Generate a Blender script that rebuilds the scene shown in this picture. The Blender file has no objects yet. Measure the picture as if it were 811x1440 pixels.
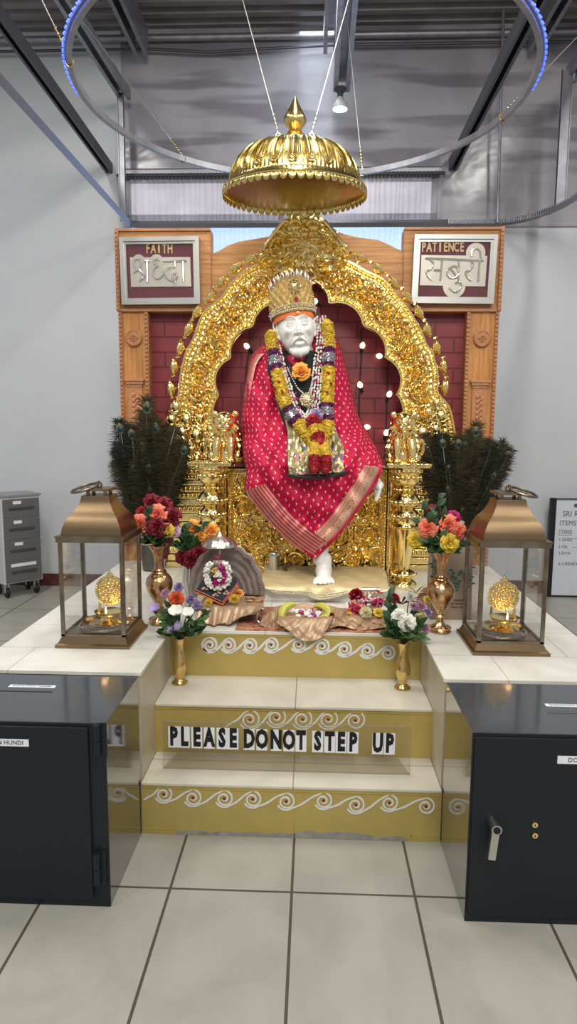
import bpy, bmesh, math, random
from mathutils import Vector, Matrix
from math import sin, cos, pi, sqrt, radians, atan2, exp
S = bpy.context.scene
COL = S.collection
random.seed(7)

# ------------------------------------------------------------------ camera
FPX, PITCH, YAW, ROLL, EYE = 923.4, 0.129924, 0.0370877, 0.00644895, Vector((0, 0, 1.5))
_f = Vector((-sin(YAW)*cos(PITCH), cos(YAW)*cos(PITCH), -sin(PITCH)))
_r0 = Vector((cos(YAW), sin(YAW), 0)); _u0 = _r0.cross(_f)
_r = _r0*cos(ROLL) + _u0*sin(ROLL); _u = -_r0*sin(ROLL) + _u0*cos(ROLL)
cd = bpy.data.cameras.new('camera'); cam = bpy.data.objects.new('camera', cd); COL.objects.link(cam)
cd.sensor_fit = 'VERTICAL'; cd.sensor_height = 36; cd.sensor_width = 36*811/1440; cd.lens = FPX/1440*36
m = Matrix((( _r.x, _u.x, -_f.x), (_r.y, _u.y, -_f.y), (_r.z, _u.z, -_f.z))).to_4x4(); m.translation = EYE
cam.matrix_world = m; cd.clip_start = .05; S.camera = cam

def aty(px, py, Y):
    d = _r*((px-405.5)/FPX) - _u*((py-720)/FPX) + _f
    return EYE + d*(Y/d.y)
def atz(px, py, Z):
    d = _r*((px-405.5)/FPX) - _u*((py-720)/FPX) + _f
    return EYE + d*((Z-1.5)/d.z)

# ------------------------------------------------------------------ world, lights, exposure
S.view_settings.view_transform = 'Standard'; S.view_settings.look = 'None'
S.view_settings.exposure = 0.22; S.view_settings.gamma = 1; S.view_settings.use_curve_mapping = False
S.cycles.use_denoising = True
S.cycles.max_bounces = 10; S.cycles.transparent_max_bounces = 16; S.cycles.glossy_bounces = 5
S.cycles.caustics_reflective = False; S.cycles.caustics_refractive = False
S.cycles.sample_clamp_indirect = 6
w = bpy.data.worlds.new('World'); S.world = w; w.use_nodes = True
bg = w.node_tree.nodes['Background']; bg.inputs[0].default_value = (.93, .95, 1, 1); bg.inputs[1].default_value = .40

def area(loc, size, power, col=(1, 1, 1), target=None, sy=None):
    l = bpy.data.lights.new('unseen_overhead_lamp', 'AREA'); l.energy = power; l.color = col; l.size = size  # unseen area lights overhead, standing in for the lights of the room
    if sy: l.shape = 'RECTANGLE'; l.size_y = sy
    o = bpy.data.objects.new('unseen_overhead_lamp', l); COL.objects.link(o); o.location = loc
    if target: o.rotation_euler = (Vector(target)-Vector(loc)).to_track_quat('-Z', 'Y').to_euler()
    return o
for x in (-2.6, 0, 2.6):
    area((x, .3, 4.5), .3, 30, (1, .97, .92), sy=1.4)
    area((x*.8, 3.0, 4.6), .25, 26 if x == 0 else 58, (1, .98, .95), sy=1.2)
area((0.4, -.9, 4.3), 1.4, 95, (1, .95, .87), target=(0, 3.8, 1.3))  # added fill light aimed at the altar from behind the camera
for x in (-1.3, 1.2):  # two spots added so the gold sparkles, not fixtures of the room
    l = bpy.data.lights.new('added_spot', 'SPOT'); l.energy = 70; l.color = (1, .9, .72); l.spot_size = radians(42); l.spot_blend = .6; l.shadow_soft_size = .05
    o = bpy.data.objects.new('added_spot', l); COL.objects.link(o); o.location = (x, 1.6, 4.3)
    o.rotation_euler = (Vector((0, 4, 1.5))-Vector(o.location)).to_track_quat('-Z', 'Y').to_euler()
area((0, 5.2, 4.5), .3, 14, (.8, .87, 1), target=(0, 5.9, 2.5), sy=2.5)

# ------------------------------------------------------------------ materials
def N(nt, typ, **kw):
    n = nt.nodes.new(typ)
    for k, v in kw.items():
        if k.startswith('i_'): n.inputs[k[2:].replace('_', ' ')].default_value = v
        else: setattr(n, k, v)
    return n
def c4(c): return (c[0], c[1], c[2], 1)
def M(name, col, rough=.5, metal=0, var=None, bump=None, coat=0, spec=.5, emis=None, trans=0, alpha=1, ior=1.45, sheen=0):
    """var=(colour2, noise scale[, detail, distortion]); bump=(kind, scale, strength, distance[, stretch])"""
    mt = bpy.data.materials.new(name); mt.use_nodes = True; nt = mt.node_tree
    b = nt.nodes['Principled BSDF']
    b.inputs['Base Color'].default_value = c4(col); b.inputs['Roughness'].default_value = rough
    b.inputs['Metallic'].default_value = metal; b.inputs['Specular IOR Level'].default_value = spec
    b.inputs['Coat Weight'].default_value = coat; b.inputs['Coat Roughness'].default_value = .08
    b.inputs['Transmission Weight'].default_value = trans; b.inputs['Alpha'].default_value = alpha; b.inputs['IOR'].default_value = ior
    b.inputs['Sheen Weight'].default_value = sheen
    if emis: b.inputs['Emission Color'].default_value = c4(emis[0]); b.inputs['Emission Strength'].default_value = emis[1]
    tc = N(nt, 'ShaderNodeTexCoord'); L = nt.links.new
    if var:
        n = N(nt, 'ShaderNodeTexNoise', i_Scale=var[1], i_Detail=var[2] if len(var) > 2 else 4, i_Distortion=var[3] if len(var) > 3 else 0)
        L(tc.outputs['Object'], n.inputs['Vector'])
        r = N(nt, 'ShaderNodeValToRGB'); r.color_ramp.elements[0].position = .35; r.color_ramp.elements[1].position = .65
        r.color_ramp.elements[0].color = c4(col); r.color_ramp.elements[1].color = c4(var[0])
        L(n.outputs['Fac'], r.inputs[0]); L(r.outputs[0], b.inputs['Base Color'])
    if bump:
        kind, sc_, st, di = bump[:4]
        mp = N(nt, 'ShaderNodeMapping'); L(tc.outputs['Object'], mp.inputs['Vector'])
        mp.inputs['Scale'].default_value = bump[4] if len(bump) > 4 else (1, 1, 1)
        if kind == 'noise': n = N(nt, 'ShaderNodeTexNoise', i_Scale=sc_, i_Detail=3.0, i_Distortion=.6); out = n.outputs['Fac']
        elif kind == 'swirl': n = N(nt, 'ShaderNodeTexNoise', i_Scale=sc_, i_Detail=1.0, i_Distortion=3.0); out = n.outputs['Fac']
        elif kind == 'voro': n = N(nt, 'ShaderNodeTexVoronoi', i_Scale=sc_); out = n.outputs['Distance']
        else: n = N(nt, 'ShaderNodeTexWave', i_Scale=sc_, i_Distortion=2.0, i_Detail=2.0); out = n.outputs['Fac']
        L(mp.outputs[0], n.inputs['Vector'])
        bp = N(nt, 'ShaderNodeBump'); bp.inputs['Strength'].default_value = st; bp.inputs['Distance'].default_value = di
        L(out, bp.inputs['Height']); L(bp.outputs[0], b.inputs['Normal'])
    return mt

def brick_mat(name, c1, c2, mortar, sw, sh, msize, rough, axes='xy', offset=.5, bump=.3, vein=None, shift=(0, 0), spec=.5):
    mt = bpy.data.materials.new(name); mt.use_nodes = True; nt = mt.node_tree; b = nt.nodes['Principled BSDF']; L = nt.links.new
    tc = N(nt, 'ShaderNodeTexCoord'); sp = N(nt, 'ShaderNodeSeparateXYZ'); cb = N(nt, 'ShaderNodeCombineXYZ')
    L(tc.outputs['Object'], sp.inputs[0]); ax = dict(x=0, y=1, z=2)
    for k in (0, 1):
        a = N(nt, 'ShaderNodeMath', operation='ADD'); a.inputs[1].default_value = shift[k]
        L(sp.outputs[ax[axes[k]]], a.inputs[0]); L(a.outputs[0], cb.inputs[k])
    bk = N(nt, 'ShaderNodeTexBrick', offset=offset, i_Scale=1.0, i_Mortar_Size=msize, i_Mortar_Smooth=.2, i_Bias=0.0, i_Brick_Width=sw, i_Row_Height=sh)
    bk.inputs['Color1'].default_value = c4(c1); bk.inputs['Color2'].default_value = c4(c2); bk.inputs['Mortar'].default_value = c4(mortar)
    L(cb.outputs[0], bk.inputs['Vector'])
    out = bk.outputs['Color']
    n = N(nt, 'ShaderNodeTexNoise', i_Scale=3.0, i_Detail=8.0, i_Distortion=1.6); L(tc.outputs['Object'], n.inputs['Vector'])
    mx = N(nt, 'ShaderNodeMix', data_type='RGBA', blend_type='MULTIPLY'); mx.inputs[0].default_value = 1
    rp = N(nt, 'ShaderNodeValToRGB'); v = vein or .85
    rp.color_ramp.elements[0].position = .3; rp.color_ramp.elements[0].color = (v, v, v, 1); rp.color_ramp.elements[1].position = .6; rp.color_ramp.elements[1].color = (1, 1, 1, 1)
    L(n.outputs['Fac'], rp.inputs[0]); L(out, mx.inputs[6]); L(rp.outputs[0], mx.inputs[7]); L(mx.outputs[2], b.inputs['Base Color'])
    b.inputs['Roughness'].default_value = rough; b.inputs['Specular IOR Level'].default_value = spec
    iv = N(nt, 'ShaderNodeMath', operation='SUBTRACT'); iv.inputs[0].default_value = 1; L(bk.outputs['Fac'], iv.inputs[1])
    bp = N(nt, 'ShaderNodeBump'); bp.inputs['Strength'].default_value = bump; bp.inputs['Distance'].default_value = .004
    L(iv.outputs[0], bp.inputs['Height']); L(bp.outputs[0], b.inputs['Normal'])
    return mt

GOLD = (.95, .74, .31)
m_gold = M('gold', GOLD, .16, 1, bump=('swirl', 26, .35, .006))
m_gold_rel = M('gold_relief', GOLD, .2, 1, bump=('swirl', 30, .28, .005))
m_gold_sm = M('gold_polished', (.96, .74, .31), .12, 1)
m_gold_can = M('canopy_gold', (.72, .57, .22), .24, 1, bump=('noise', 60, .1, .002))
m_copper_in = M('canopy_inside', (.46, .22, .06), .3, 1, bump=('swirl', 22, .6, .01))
m_wood = M('oak', (.50, .215, .058), .58, 0, var=((.61, .29, .095), 9, 6, 1.2), bump=('wave', 14, .12, .002, (1, 1, .15)))
def grain(name, sc, dark, light):
    mt = M(name, light, .5); nt = mt.node_tree; b = nt.nodes['Principled BSDF']; L = nt.links.new
    tc = N(nt, 'ShaderNodeTexCoord'); mp = N(nt, 'ShaderNodeMapping'); mp.inputs['Scale'].default_value = sc; L(tc.outputs['Object'], mp.inputs[0])
    n = N(nt, 'ShaderNodeTexNoise', i_Scale=1.0, i_Detail=5.0, i_Roughness=.65, i_Distortion=.5); L(mp.outputs[0], n.inputs['Vector'])
    r = N(nt, 'ShaderNodeValToRGB'); r.color_ramp.elements[0].position = .36; r.color_ramp.elements[0].color = c4(dark); r.color_ramp.elements[1].position = .60; r.color_ramp.elements[1].color = c4(light)
    L(n.outputs['Fac'], r.inputs[0]); L(r.outputs[0], b.inputs['Base Color']); return mt
m_woodv = grain('oak_vertical_grain', (55, 10, 3), (.38, .155, .040), (.60, .275, .085)); m_woodh = grain('oak_horizontal_grain', (3, 10, 50), (.40, .17, .05), (.62, .30, .105))
m_wood_d = M('oak_trim', (.52, .24, .11), .4, var=((.42, .19, .08), 40))
m_woodcarve = M('oak_carved', (.50, .21, .10), .4, bump=('swirl', 30, .5, .006))
m_brick = brick_mat('burgundy_brick', (.26, .030, .036), (.24, .027, .033), (.12, .010, .013), .245, .095, .005, .45, 'xz', shift=(5, .03), bump=.8)
m_wall = M('painted_wall', (.565, .58, .605), .5, var=((.60, .615, .64), 1.2, 3, .8), spec=.3)
m_deck = M('steel_deck', (.22, .21, .21), .5, .3, var=((.28, .27, .27), 5))
m_beam = M('dark_steel', (.09, .09, .10), .45, .5)
m_strut = M('galvanised_steel', (.36, .36, .38), .4, .6, var=((.28, .28, .30), 12))
m_rail = M('rail_steel', (.27, .27, .30), .38, .7)
m_floor = brick_mat('floor_tile', (.39, .38, .325), (.37, .36, .31), (.09, .075, .055), .8, .397, .005, .33, 'yx', offset=.0, vein=.84, shift=(.8*7-1.953, 3.97+.054), bump=.4)
m_plat = brick_mat('platform_tile', (.78, .76, .67), (.75, .73, .645), (.42, .40, .34), .6, .3, .002, .3, 'xy', vein=.84, shift=(5, 3.8), bump=.15)
m_tread = brick_mat('tread_tile', (.64, .60, .49), (.63, .59, .48), (.35, .30, .22), .6, .6, .003, .35, 'xy', offset=0, vein=.84, shift=(.6*5+.06, 1.2), bump=.15)
m_cheek = brick_mat('cheek_tile', (.50, .44, .32), (.52, .46, .34), (.45, .42, .35), .6, 1, .002, .35, 'yz', vein=.8, shift=(5.05, 5), bump=.1)
m_rgold = M('gold_painted_riser', (.49, .37, .11), .42, .15, var=((.42, .325, .10), 6, 6), bump=('noise', 90, .15, .002))
m_rgold2 = M('riser_gold_edge', (.62, .47, .13), .3, .5)
m_chalk = M('white_paint', (.72, .72, .70), .7, bump=('noise', 120, .3, .002))
m_dotr = M('red_dot', (.22, .02, .02), .6)
m_burg = M('burgundy_tile', (.085, .02, .025), .3, var=((.14, .04, .04), 14))
m_safe = M('black_enamel', (.006, .009, .013), .45, 0, bump=('noise', 8, .05, .01))
m_safe_top = M('black_gloss', (.05, .058, .068), .16, 0, coat=.5)
m_safe_side = M('black_gloss_side', (.02, .022, .024), .1, .0, coat=1, spec=.9)
m_safe_door = M('black_door', (.005, .008, .012), .5, 0)
m_steel = M('brushed_steel', (.62, .61, .58), .28, 1)
m_silver = M('silver', (.66, .62, .56), .3, 1, bump=('swirl', 30, .35, .004))
m_silver_d = M('aged_silver', (.50, .43, .39), .42, .65, var=((.36, .28, .25), 12), bump=('swirl', 30, .2, .002))
m_bronze = M('brushed_bronze', (.25, .17, .095), .34, 1, bump=('noise', 30, .12, .002, (1, 1, 12)))
m_bronze_s = M('worn_bronze_frame', (.30, .25, .18), .36, 1, var=((.20, .15, .10), 18))
m_brass = M('brass', (.72, .50, .20), .2, 1, bump=('swirl', 40, .25, .003))
m_brass_e = M('engraved_brass', (.66, .47, .22), .2, 1, var=((.42, .19, .12), 14, 2, 1), bump=('swirl', 50, .4, .003))
m_glass = M('clear_glass', (1, 1, 1), .0, 0, trans=1, ior=1.01, alpha=.28, spec=.6)
def glass_mat(name, tint, refl=.9):
    mt = bpy.data.materials.new(name); mt.use_nodes = True; nt = mt.node_tree; nt.nodes.clear(); L = nt.links.new
    o = N(nt, 'ShaderNodeOutputMaterial'); mx = N(nt, 'ShaderNodeMixShader'); t = N(nt, 'ShaderNodeBsdfTransparent'); g = N(nt, 'ShaderNodeBsdfGlossy'); f = N(nt, 'ShaderNodeLayerWeight', i_Blend=.5)
    t.inputs[0].default_value = c4(tint); g.inputs['Roughness'].default_value = .02; g.inputs['Color'].default_value = (refl, refl, refl, 1)
    pw = N(nt, 'ShaderNodeMath', operation='POWER'); pw.inputs[1].default_value = 4; ad = N(nt, 'ShaderNodeMath', operation='MULTIPLY_ADD'); ad.inputs[1].default_value = .8; ad.inputs[2].default_value = .04
    L(f.outputs['Facing'], pw.inputs[0]); L(pw.outputs[0], ad.inputs[0])
    L(ad.outputs[0], mx.inputs[0]); L(t.outputs[0], mx.inputs[1]); L(g.outputs[0], mx.inputs[2]); L(mx.outputs[0], o.inputs[0]); return mt
m_glass = glass_mat('clear_glass', (.99, .99, .99)); m_acryl = glass_mat('clear_acrylic', (.93, .92, .90))
m_white = M('white_label', (.78, .79, .82), .5)
m_black = M('black_ink', (.006, .006, .006), .5)
m_marble = M('white_marble', (.84, .83, .80), .32, var=((.79, .78, .75), 8))
m_red_v = M('burgundy_velvet', (.13, .008, .018), .7, sheen=.3)
m_leaf = M('leaf', (.035, .085, .022), .42, var=((.02, .05, .016), 30))
m_leaf2 = M('leaf_light', (.09, .16, .05), .45)
m_stem = M('stem', (.05, .09, .025), .6)
m_bulb = M('warm_bulb', (1, .9, .7), .3, emis=((1, .80, .50), 3.2))
m_cord = M('dark_green_cord', (.02, .025, .02), .6)
m_robe = M('black_velvet', (.006, .012, .011), .8, sheen=.2)
m_silk = M('bronze_silk', (.40, .255, .15), .36, .25, var=((.52, .35, .21), 9, 2), bump=('noise', 10, .35, .015))
m_cream = M('cream_gold_cloth', (.72, .58, .32), .42, .2, bump=('noise', 14, .5, .02))
def flower(n, c, c2=None): return M(n, c, .55, var=(c2 or tuple(x*.7 for x in c), 40, 2))
f_dred = flower('dark_red_petal', (.22, .005, .018)); f_red = flower('red_petal', (.42, .012, .03)); f_coral = flower('coral_petal', (.80, .16, .09), (.85, .26, .16))
f_yel = flower('yellow_petal', (.80, .56, .06)); f_white = flower('white_petal', (.82, .81, .74), (.75, .74, .66)); f_pink = flower('pink_petal', (.74, .46, .58)); f_lil = flower('lilac_petal', (.52, .40, .66))
f_org = flower('orange_petal', (.82, .30, .05), (.86, .42, .08)); f_mag = flower('magenta_petal', (.50, .015, .17)); f_orange_red = flower('orange_red_petal', (.72, .10, .03))
f_pyel = flower('pale_yellow_petal', (.80, .74, .42))

# ------------------------------------------------------------------ mesh building
class MB:
    def __init__(s): s.v = []; s.f = []
    def add(s, vs, fs, mat=None):
        b = len(s.v)
        s.v.extend([(mat @ Vector(p)) if mat else Vector(p) for p in vs]); s.f.extend([tuple(i+b for i in f) for f in fs]); return s
    def box(s, x0, x1, y0, y1, z0, z1, bev=0, mat=None):
        if bev <= 0:
            vs = [(x, y, z) for z in (z0, z1) for y in (y0, y1) for x in (x0, x1)]
            fs = [(0, 2, 3, 1), (4, 5, 7, 6), (0, 1, 5, 4), (2, 6, 7, 3), (0, 4, 6, 2), (1, 3, 7, 5)]
            return s.add(vs, fs, mat)
        bm = bmesh.new(); bmesh.ops.create_cube(bm, size=1)
        for q in bm.verts: q.co = Vector(((x0+x1)/2+q.co.x*(x1-x0), (y0+y1)/2+q.co.y*(y1-y0), (z0+z1)/2+q.co.z*(z1-z0)))
        bmesh.ops.bevel(bm, geom=bm.edges[:], offset=bev, segments=2, profile=.6, affect='EDGES')
        bm.verts.index_update()
        s.add([q.co.copy() for q in bm.verts], [[q.index for q in f.verts] for f in bm.faces], mat); bm.free(); return s
    def grid(s, fn, nu, nv, cu=False, cv=False, mat=None):
        vs = [fn(i/(nu if cu else nu-1), j/(nv if cv else nv-1)) for j in range(nv) for i in range(nu)]
        fs = []
        for j in range(nv if cv else nv-1):
            for i in range(nu if cu else nu-1):
                a = j*nu+i; b = j*nu+(i+1) % nu; c = ((j+1) % nv)*nu+(i+1) % nu; d = ((j+1) % nv)*nu+i
                fs.append((a, b, c, d))
        return s.add(vs, fs, mat)
    def lathe(s, prof, c=(0, 0, 0), n=32, sx=1, sy=1, rip=None, mat=None):
        c = Vector(c); m_ = len(prof)
        vs = []; fs = []
        for j, (r, z) in enumerate(prof):
            for i in range(n):
                a = 2*pi*i/n; rr = r*(1+(rip(a, j/(m_-1), z) if rip else 0))
                vs.append(c+Vector((rr*cos(a)*sx, rr*sin(a)*sy, z)))
        for j in range(m_-1):
            for i in range(n): fs.append((j*n+i, j*n+(i+1) % n, (j+1)*n+(i+1) % n, (j+1)*n+i))
        if prof[0][0] > 1e-5: fs.append(tuple(range(n))[::-1])
        if prof[-1][0] > 1e-5: fs.append(tuple((m_-1)*n+i for i in range(n)))
        return s.add(vs, fs, mat)
    def tube(s, pts, r, n=8, closed=False, sc=None, mat=None):
        pts = [Vector(p) for p in pts]; k = len(pts)
        rs = r if isinstance(r, (list, tuple)) else [r]*k
        vs = []; fs = []; up = None
        for i, p in enumerate(pts):
            if closed: t = pts[(i+1) % k]-pts[i-1]
            else: t = pts[min(i+1, k-1)]-pts[max(i-1, 0)]
            t = t.normalized() if t.length > 1e-9 else Vector((0, 0, 1))
            if up is None: up = Vector((0, 0, 1)) if abs(t.z) < .9 else Vector((0, 1, 0))
            a = t.cross(up)
            if a.length < 1e-6: a = t.cross(Vector((1, 0, 0)))
            a.normalize(); b = a.cross(t).normalized(); up = b
            for q in range(n):
                th = 2*pi*q/n; vs.append(p+(a*cos(th)*(sc[0] if sc else 1)+b*sin(th)*(sc[1] if sc else 1))*rs[i])
        for i in range(k if closed else k-1):
            for q in range(n):
                fs.append((i*n+q, i*n+(q+1) % n, ((i+1) % k)*n+(q+1) % n, ((i+1) % k)*n+q))
        if not closed: fs.append(tuple(range(n))[::-1]); fs.append(tuple((k-1)*n+q for q in range(n)))
        return s.add(vs, fs, mat)
    def sph(s, c, r, nu=16, nv=10, mat=None, fn=None):
        r = (r, r, r) if not hasattr(r, '__len__') else r; c = Vector(c); vs = [c+Vector((0, 0, -r[2]))]; fs = []
        for j in range(1, nv):
            t = -pi/2+pi*j/nv
            for i in range(nu):
                a = 2*pi*i/nu; d = Vector((cos(t)*cos(a), cos(t)*sin(a), sin(t))); k = fn(d) if fn else 1
                vs.append(c+Vector((d.x*r[0]*k, d.y*r[1]*k, d.z*r[2]*k)))
        vs.append(c+Vector((0, 0, r[2]))); top = len(vs)-1
        for i in range(nu):
            fs.append((0, 1+(i+1) % nu, 1+i)); fs.append((top, 1+(nv-2)*nu+i, 1+(nv-2)*nu+(i+1) % nu))
            for j in range(nv-2): fs.append((1+j*nu+i, 1+j*nu+(i+1) % nu, 1+(j+1)*nu+(i+1) % nu, 1+(j+1)*nu+i))
        return s.add(vs, fs, mat)
    def prism(s, poly, y0, y1, mat=None):
        n = len(poly); vs = [(p[0], y0, p[1]) for p in poly]+[(p[0], y1, p[1]) for p in poly]
        a = sum(poly[i][0]*poly[(i+1) % n][1]-poly[(i+1) % n][0]*poly[i][1] for i in range(n))
        fs = [tuple(range(n)), tuple(range(2*n-1, n-1, -1))]+[(i, i+n, (i+1) % n+n, (i+1) % n) for i in range(n)]
        if a < 0: fs = [f[::-1] for f in fs]
        return s.add(vs, fs, mat)

def build(name, mb, mat, parent=None, smooth=True, world=True, uv=None):
    me = bpy.data.meshes.new(name); me.from_pydata([tuple(v) for v in mb.v], [], mb.f); me.validate(); me.update()
    if smooth:
        me.shade_smooth()
        try: me.set_sharp_from_angle(angle=radians(42))
        except Exception: pass
    me.materials.append(mat)
    if uv:
        l = me.uv_layers.new(name='UVMap'); ids = [0]*len(me.loops); me.loops.foreach_get('vertex_index', ids)
        l.data.foreach_set('uv', [c for i in ids for c in uv[i]])
    o = bpy.data.objects.new(name, me); COL.objects.link(o)
    if parent:
        o.parent = parent
        if world:
            r = parent
            off = Vector(r.location)
            while r.parent: r = r.parent; off += Vector(r.location)
            o.location = -off
    return o
def tag(o, label, cat, group=None):
    o['label'] = label; o['category'] = cat
    if group: o['group'] = group
    return o
def thing(name, label, cat, loc=(0, 0, 0), rot=(0, 0, 0), group=None):
    o = bpy.data.objects.new(name, None); COL.objects.link(o); o.empty_display_size = .05
    o.location = loc; o.rotation_euler = rot; return tag(o, label, cat, group)
def struct(name, mb, mat, smooth=False, parent=None):
    o = build(name, mb, mat, parent, smooth=smooth)
    if not parent: o['kind'] = 'structure'
    return o
def dup(root, loc=None, rot=None, label=None, group=None, scale=None):
    r = root.copy(); COL.objects.link(r)
    if loc is not None: r.location = loc
    if rot is not None: r.rotation_euler = rot
    if scale is not None: r.scale = (scale,)*3
    if label: r['label'] = label
    if group: r['group'] = group
    for ch in list(root.children):
        c = ch.copy(); COL.objects.link(c); c.parent = r
        for g in ch.children:
            d = g.copy(); COL.objects.link(d); d.parent = c
    return r
def lerp(a, b, t): return a+(b-a)*t
def interp(tab, x):
    if x <= tab[0][0]: return tab[0][1]
    for (a, b), (c, d) in zip(tab, tab[1:]):
        if x <= c: return b+(d-b)*(x-a)/(c-a)
    return tab[-1][1]
def catmull(pts, n=8, closed=False):
    P = [Vector(p) for p in pts]; out = []; k = len(P)
    for i in range(k if closed else k-1):
        a = P[(i-1) % k] if (closed or i > 0) else P[0]*2-P[1]; b = P[i]; c = P[(i+1) % k]
        d = P[(i+2) % k] if (closed or i+2 < k) else P[-1]*2-P[-2]
        for j in range(n):
            t = j/n; out.append(.5*((2*b)+(c-a)*t+(2*a-5*b+4*c-d)*t*t+(3*b-a-3*c+d)*t**3))
    if not closed: out.append(P[-1])
    return out
def text(name, body, mat, loc, size, parent=None, sx=1, bold=0, depth=.001, rot=(pi/2, 0, 0), align='CENTER', world=True):
    cu = bpy.data.curves.new(name, 'FONT'); cu.body = body; cu.size = size; cu.align_x = align; cu.align_y = 'CENTER'; cu.extrude = depth; cu.offset = bold; cu.resolution_u = 2
    tmp = bpy.data.objects.new('t', cu); COL.objects.link(tmp)
    bpy.context.view_layer.update()
    me = bpy.data.meshes.new_from_object(tmp.evaluated_get(bpy.context.evaluated_depsgraph_get()))
    bpy.data.objects.remove(tmp)
    mt = Matrix.Translation(Vector(loc)) @ Matrix.Rotation(rot[2], 4, 'Z') @ Matrix.Rotation(rot[0], 4, 'X') @ Matrix.Diagonal((sx, 1, 1, 1))
    me.transform(mt); me.name = name; me.materials.clear(); me.materials.append(mat)
    o = bpy.data.objects.new(name, me); COL.objects.link(o)
    if parent:
        o.parent = parent
        if world:
            r = parent; off = Vector(r.location)
            while r.parent: r = r.parent; off += Vector(r.location)
            o.location = -off
    return o

# ------------------------------------------------------------------ setting
WY = 5.95; ZP = .615
struct('floor', MB().box(-5.5, 5.5, -3, WY+.1, -.06, 0), m_floor)
# back wall with the window opening
wx0, wx1, wz0, wz1 = -1.67, 1.04, 2.35, 3.64
mb = MB().box(-5.5, wx0, WY, WY+.12, 0, 4.9).box(wx1, 5.5, WY, WY+.12, 0, 4.9).box(wx0, wx1, WY, WY+.12, 0, wz0).box(wx0, wx1, WY, WY+.12, wz1, 4.9)
struct('wall_back', mb, m_wall)
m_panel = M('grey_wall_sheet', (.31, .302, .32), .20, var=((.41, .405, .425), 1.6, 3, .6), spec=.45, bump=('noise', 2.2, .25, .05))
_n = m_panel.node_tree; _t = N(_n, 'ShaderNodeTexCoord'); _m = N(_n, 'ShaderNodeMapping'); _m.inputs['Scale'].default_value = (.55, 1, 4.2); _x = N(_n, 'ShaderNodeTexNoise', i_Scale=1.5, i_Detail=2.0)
_q = N(_n, 'ShaderNodeValToRGB'); _q.color_ramp.elements[0].position = .42; _q.color_ramp.elements[0].color = (.62, .60, .62, 1); _q.color_ramp.elements[1].position = .52; _q.color_ramp.elements[1].color = (1, 1, 1, 1)  # darker horizontal bands: beam reflections painted into the sheet colour
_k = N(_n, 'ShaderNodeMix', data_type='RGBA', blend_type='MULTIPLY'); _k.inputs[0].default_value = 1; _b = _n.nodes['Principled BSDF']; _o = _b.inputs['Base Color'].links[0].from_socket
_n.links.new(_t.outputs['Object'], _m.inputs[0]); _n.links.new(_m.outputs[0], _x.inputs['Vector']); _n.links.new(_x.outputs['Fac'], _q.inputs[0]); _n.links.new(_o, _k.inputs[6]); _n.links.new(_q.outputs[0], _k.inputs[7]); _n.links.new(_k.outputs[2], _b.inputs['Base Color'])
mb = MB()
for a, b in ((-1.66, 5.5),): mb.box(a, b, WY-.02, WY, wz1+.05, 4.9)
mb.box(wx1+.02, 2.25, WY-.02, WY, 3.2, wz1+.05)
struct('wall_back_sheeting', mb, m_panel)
struct('baseboard_back', MB().box(-5.5, 5.5, WY-.012, WY+.0, 0, .115), m_burg)
# corrugated deck, ribs running left to right
prof = []; y = 1.0; 
while y < WY+.1:
    prof += [(y, 4.84), (y+.06, 4.84), (y+.075, 4.79), (y+.135, 4.79), (y+.15, 4.84)]; y += .15
n = len(prof); mb = MB(); mb.add([(-5.5, p[0], p[1]) for p in prof]+[(5.5, p[0], p[1]) for p in prof], [(i, i+1, i+1+n, i+n) for i in range(n-1)])
mb.box(-5.5, 5.5, 1, WY+.1, 4.845, 4.9)
struct('ceiling', mb, m_deck)
# window: frame, glass, sky-lit pane
g = thing('window_1', 'high window behind the altar with sheer curtain over it', 'window', (0, WY, 0)); del g['label'], g['category']; g['kind'] = 'structure'
mb = MB()
for z in (wz0, 2.95, 3.28, wz1-.05): mb.box(wx0, wx1, WY+.04, WY+.08, z, z+.05)
for x in (wx0, -.33, wx1-.05): mb.box(x, x+.05, WY+.04, WY+.08, wz0, wz1)
build('window_frame', mb, M('window_frame', (.45, .45, .46), .5), g, smooth=False)
m_sky = M('bright_sky_pane', (.3, .35, .4), .2, emis=((.42, .62, 1), 2.0))
m_sky2 = M('dim_upper_pane', (.3, .32, .34), .3, emis=((.78, .76, .82), .80))
build('lower_pane', MB().box(wx0, wx1, WY+.055, WY+.06, wz0, 3.32), m_sky, g, smooth=False)
build('upper_pane', MB().box(wx0, wx1, WY+.055, WY+.06, 3.33, wz1), m_sky2, g, smooth=False)
# light leak gap above curtain
# curtain
m_sheer = M('sheer_curtain', (.50, .47, .51), .8, alpha=.55, var=((.34, .31, .35), 5))
t = thing('sheer_curtain', 'sheer grey gathered curtain hanging over the high window', 'curtain', (-.3, WY-.06, 3.6))
def curt(u, v):
    x = wx0-.01+u*(wx1-wx0+.03); z = wz1-.035-v*1.2
    a = .006+.012*v
    return (x+.01*sin(u*90+3*v), WY-.045+a*sin(u*2*pi*62+1.5*sin(u*37)+sin(v*3+u*20)), z)
build('curtain_fabric', MB().grid(curt, 560, 14), m_sheer, t)
build('curtain_rod', MB().tube([(wx0-.04, WY-.06, wz1-.02), (wx1+.04, WY-.06, wz1-.02)], .014), m_beam, t)
build('gathered_heading', MB().grid(lambda u, v: (wx0+u*(wx1-wx0), WY-.06+.008*sin(u*2*pi*85), wz1-.005-v*.05), 600, 3), M('curtain_heading', (.07, .065, .07), .9), t)

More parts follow.
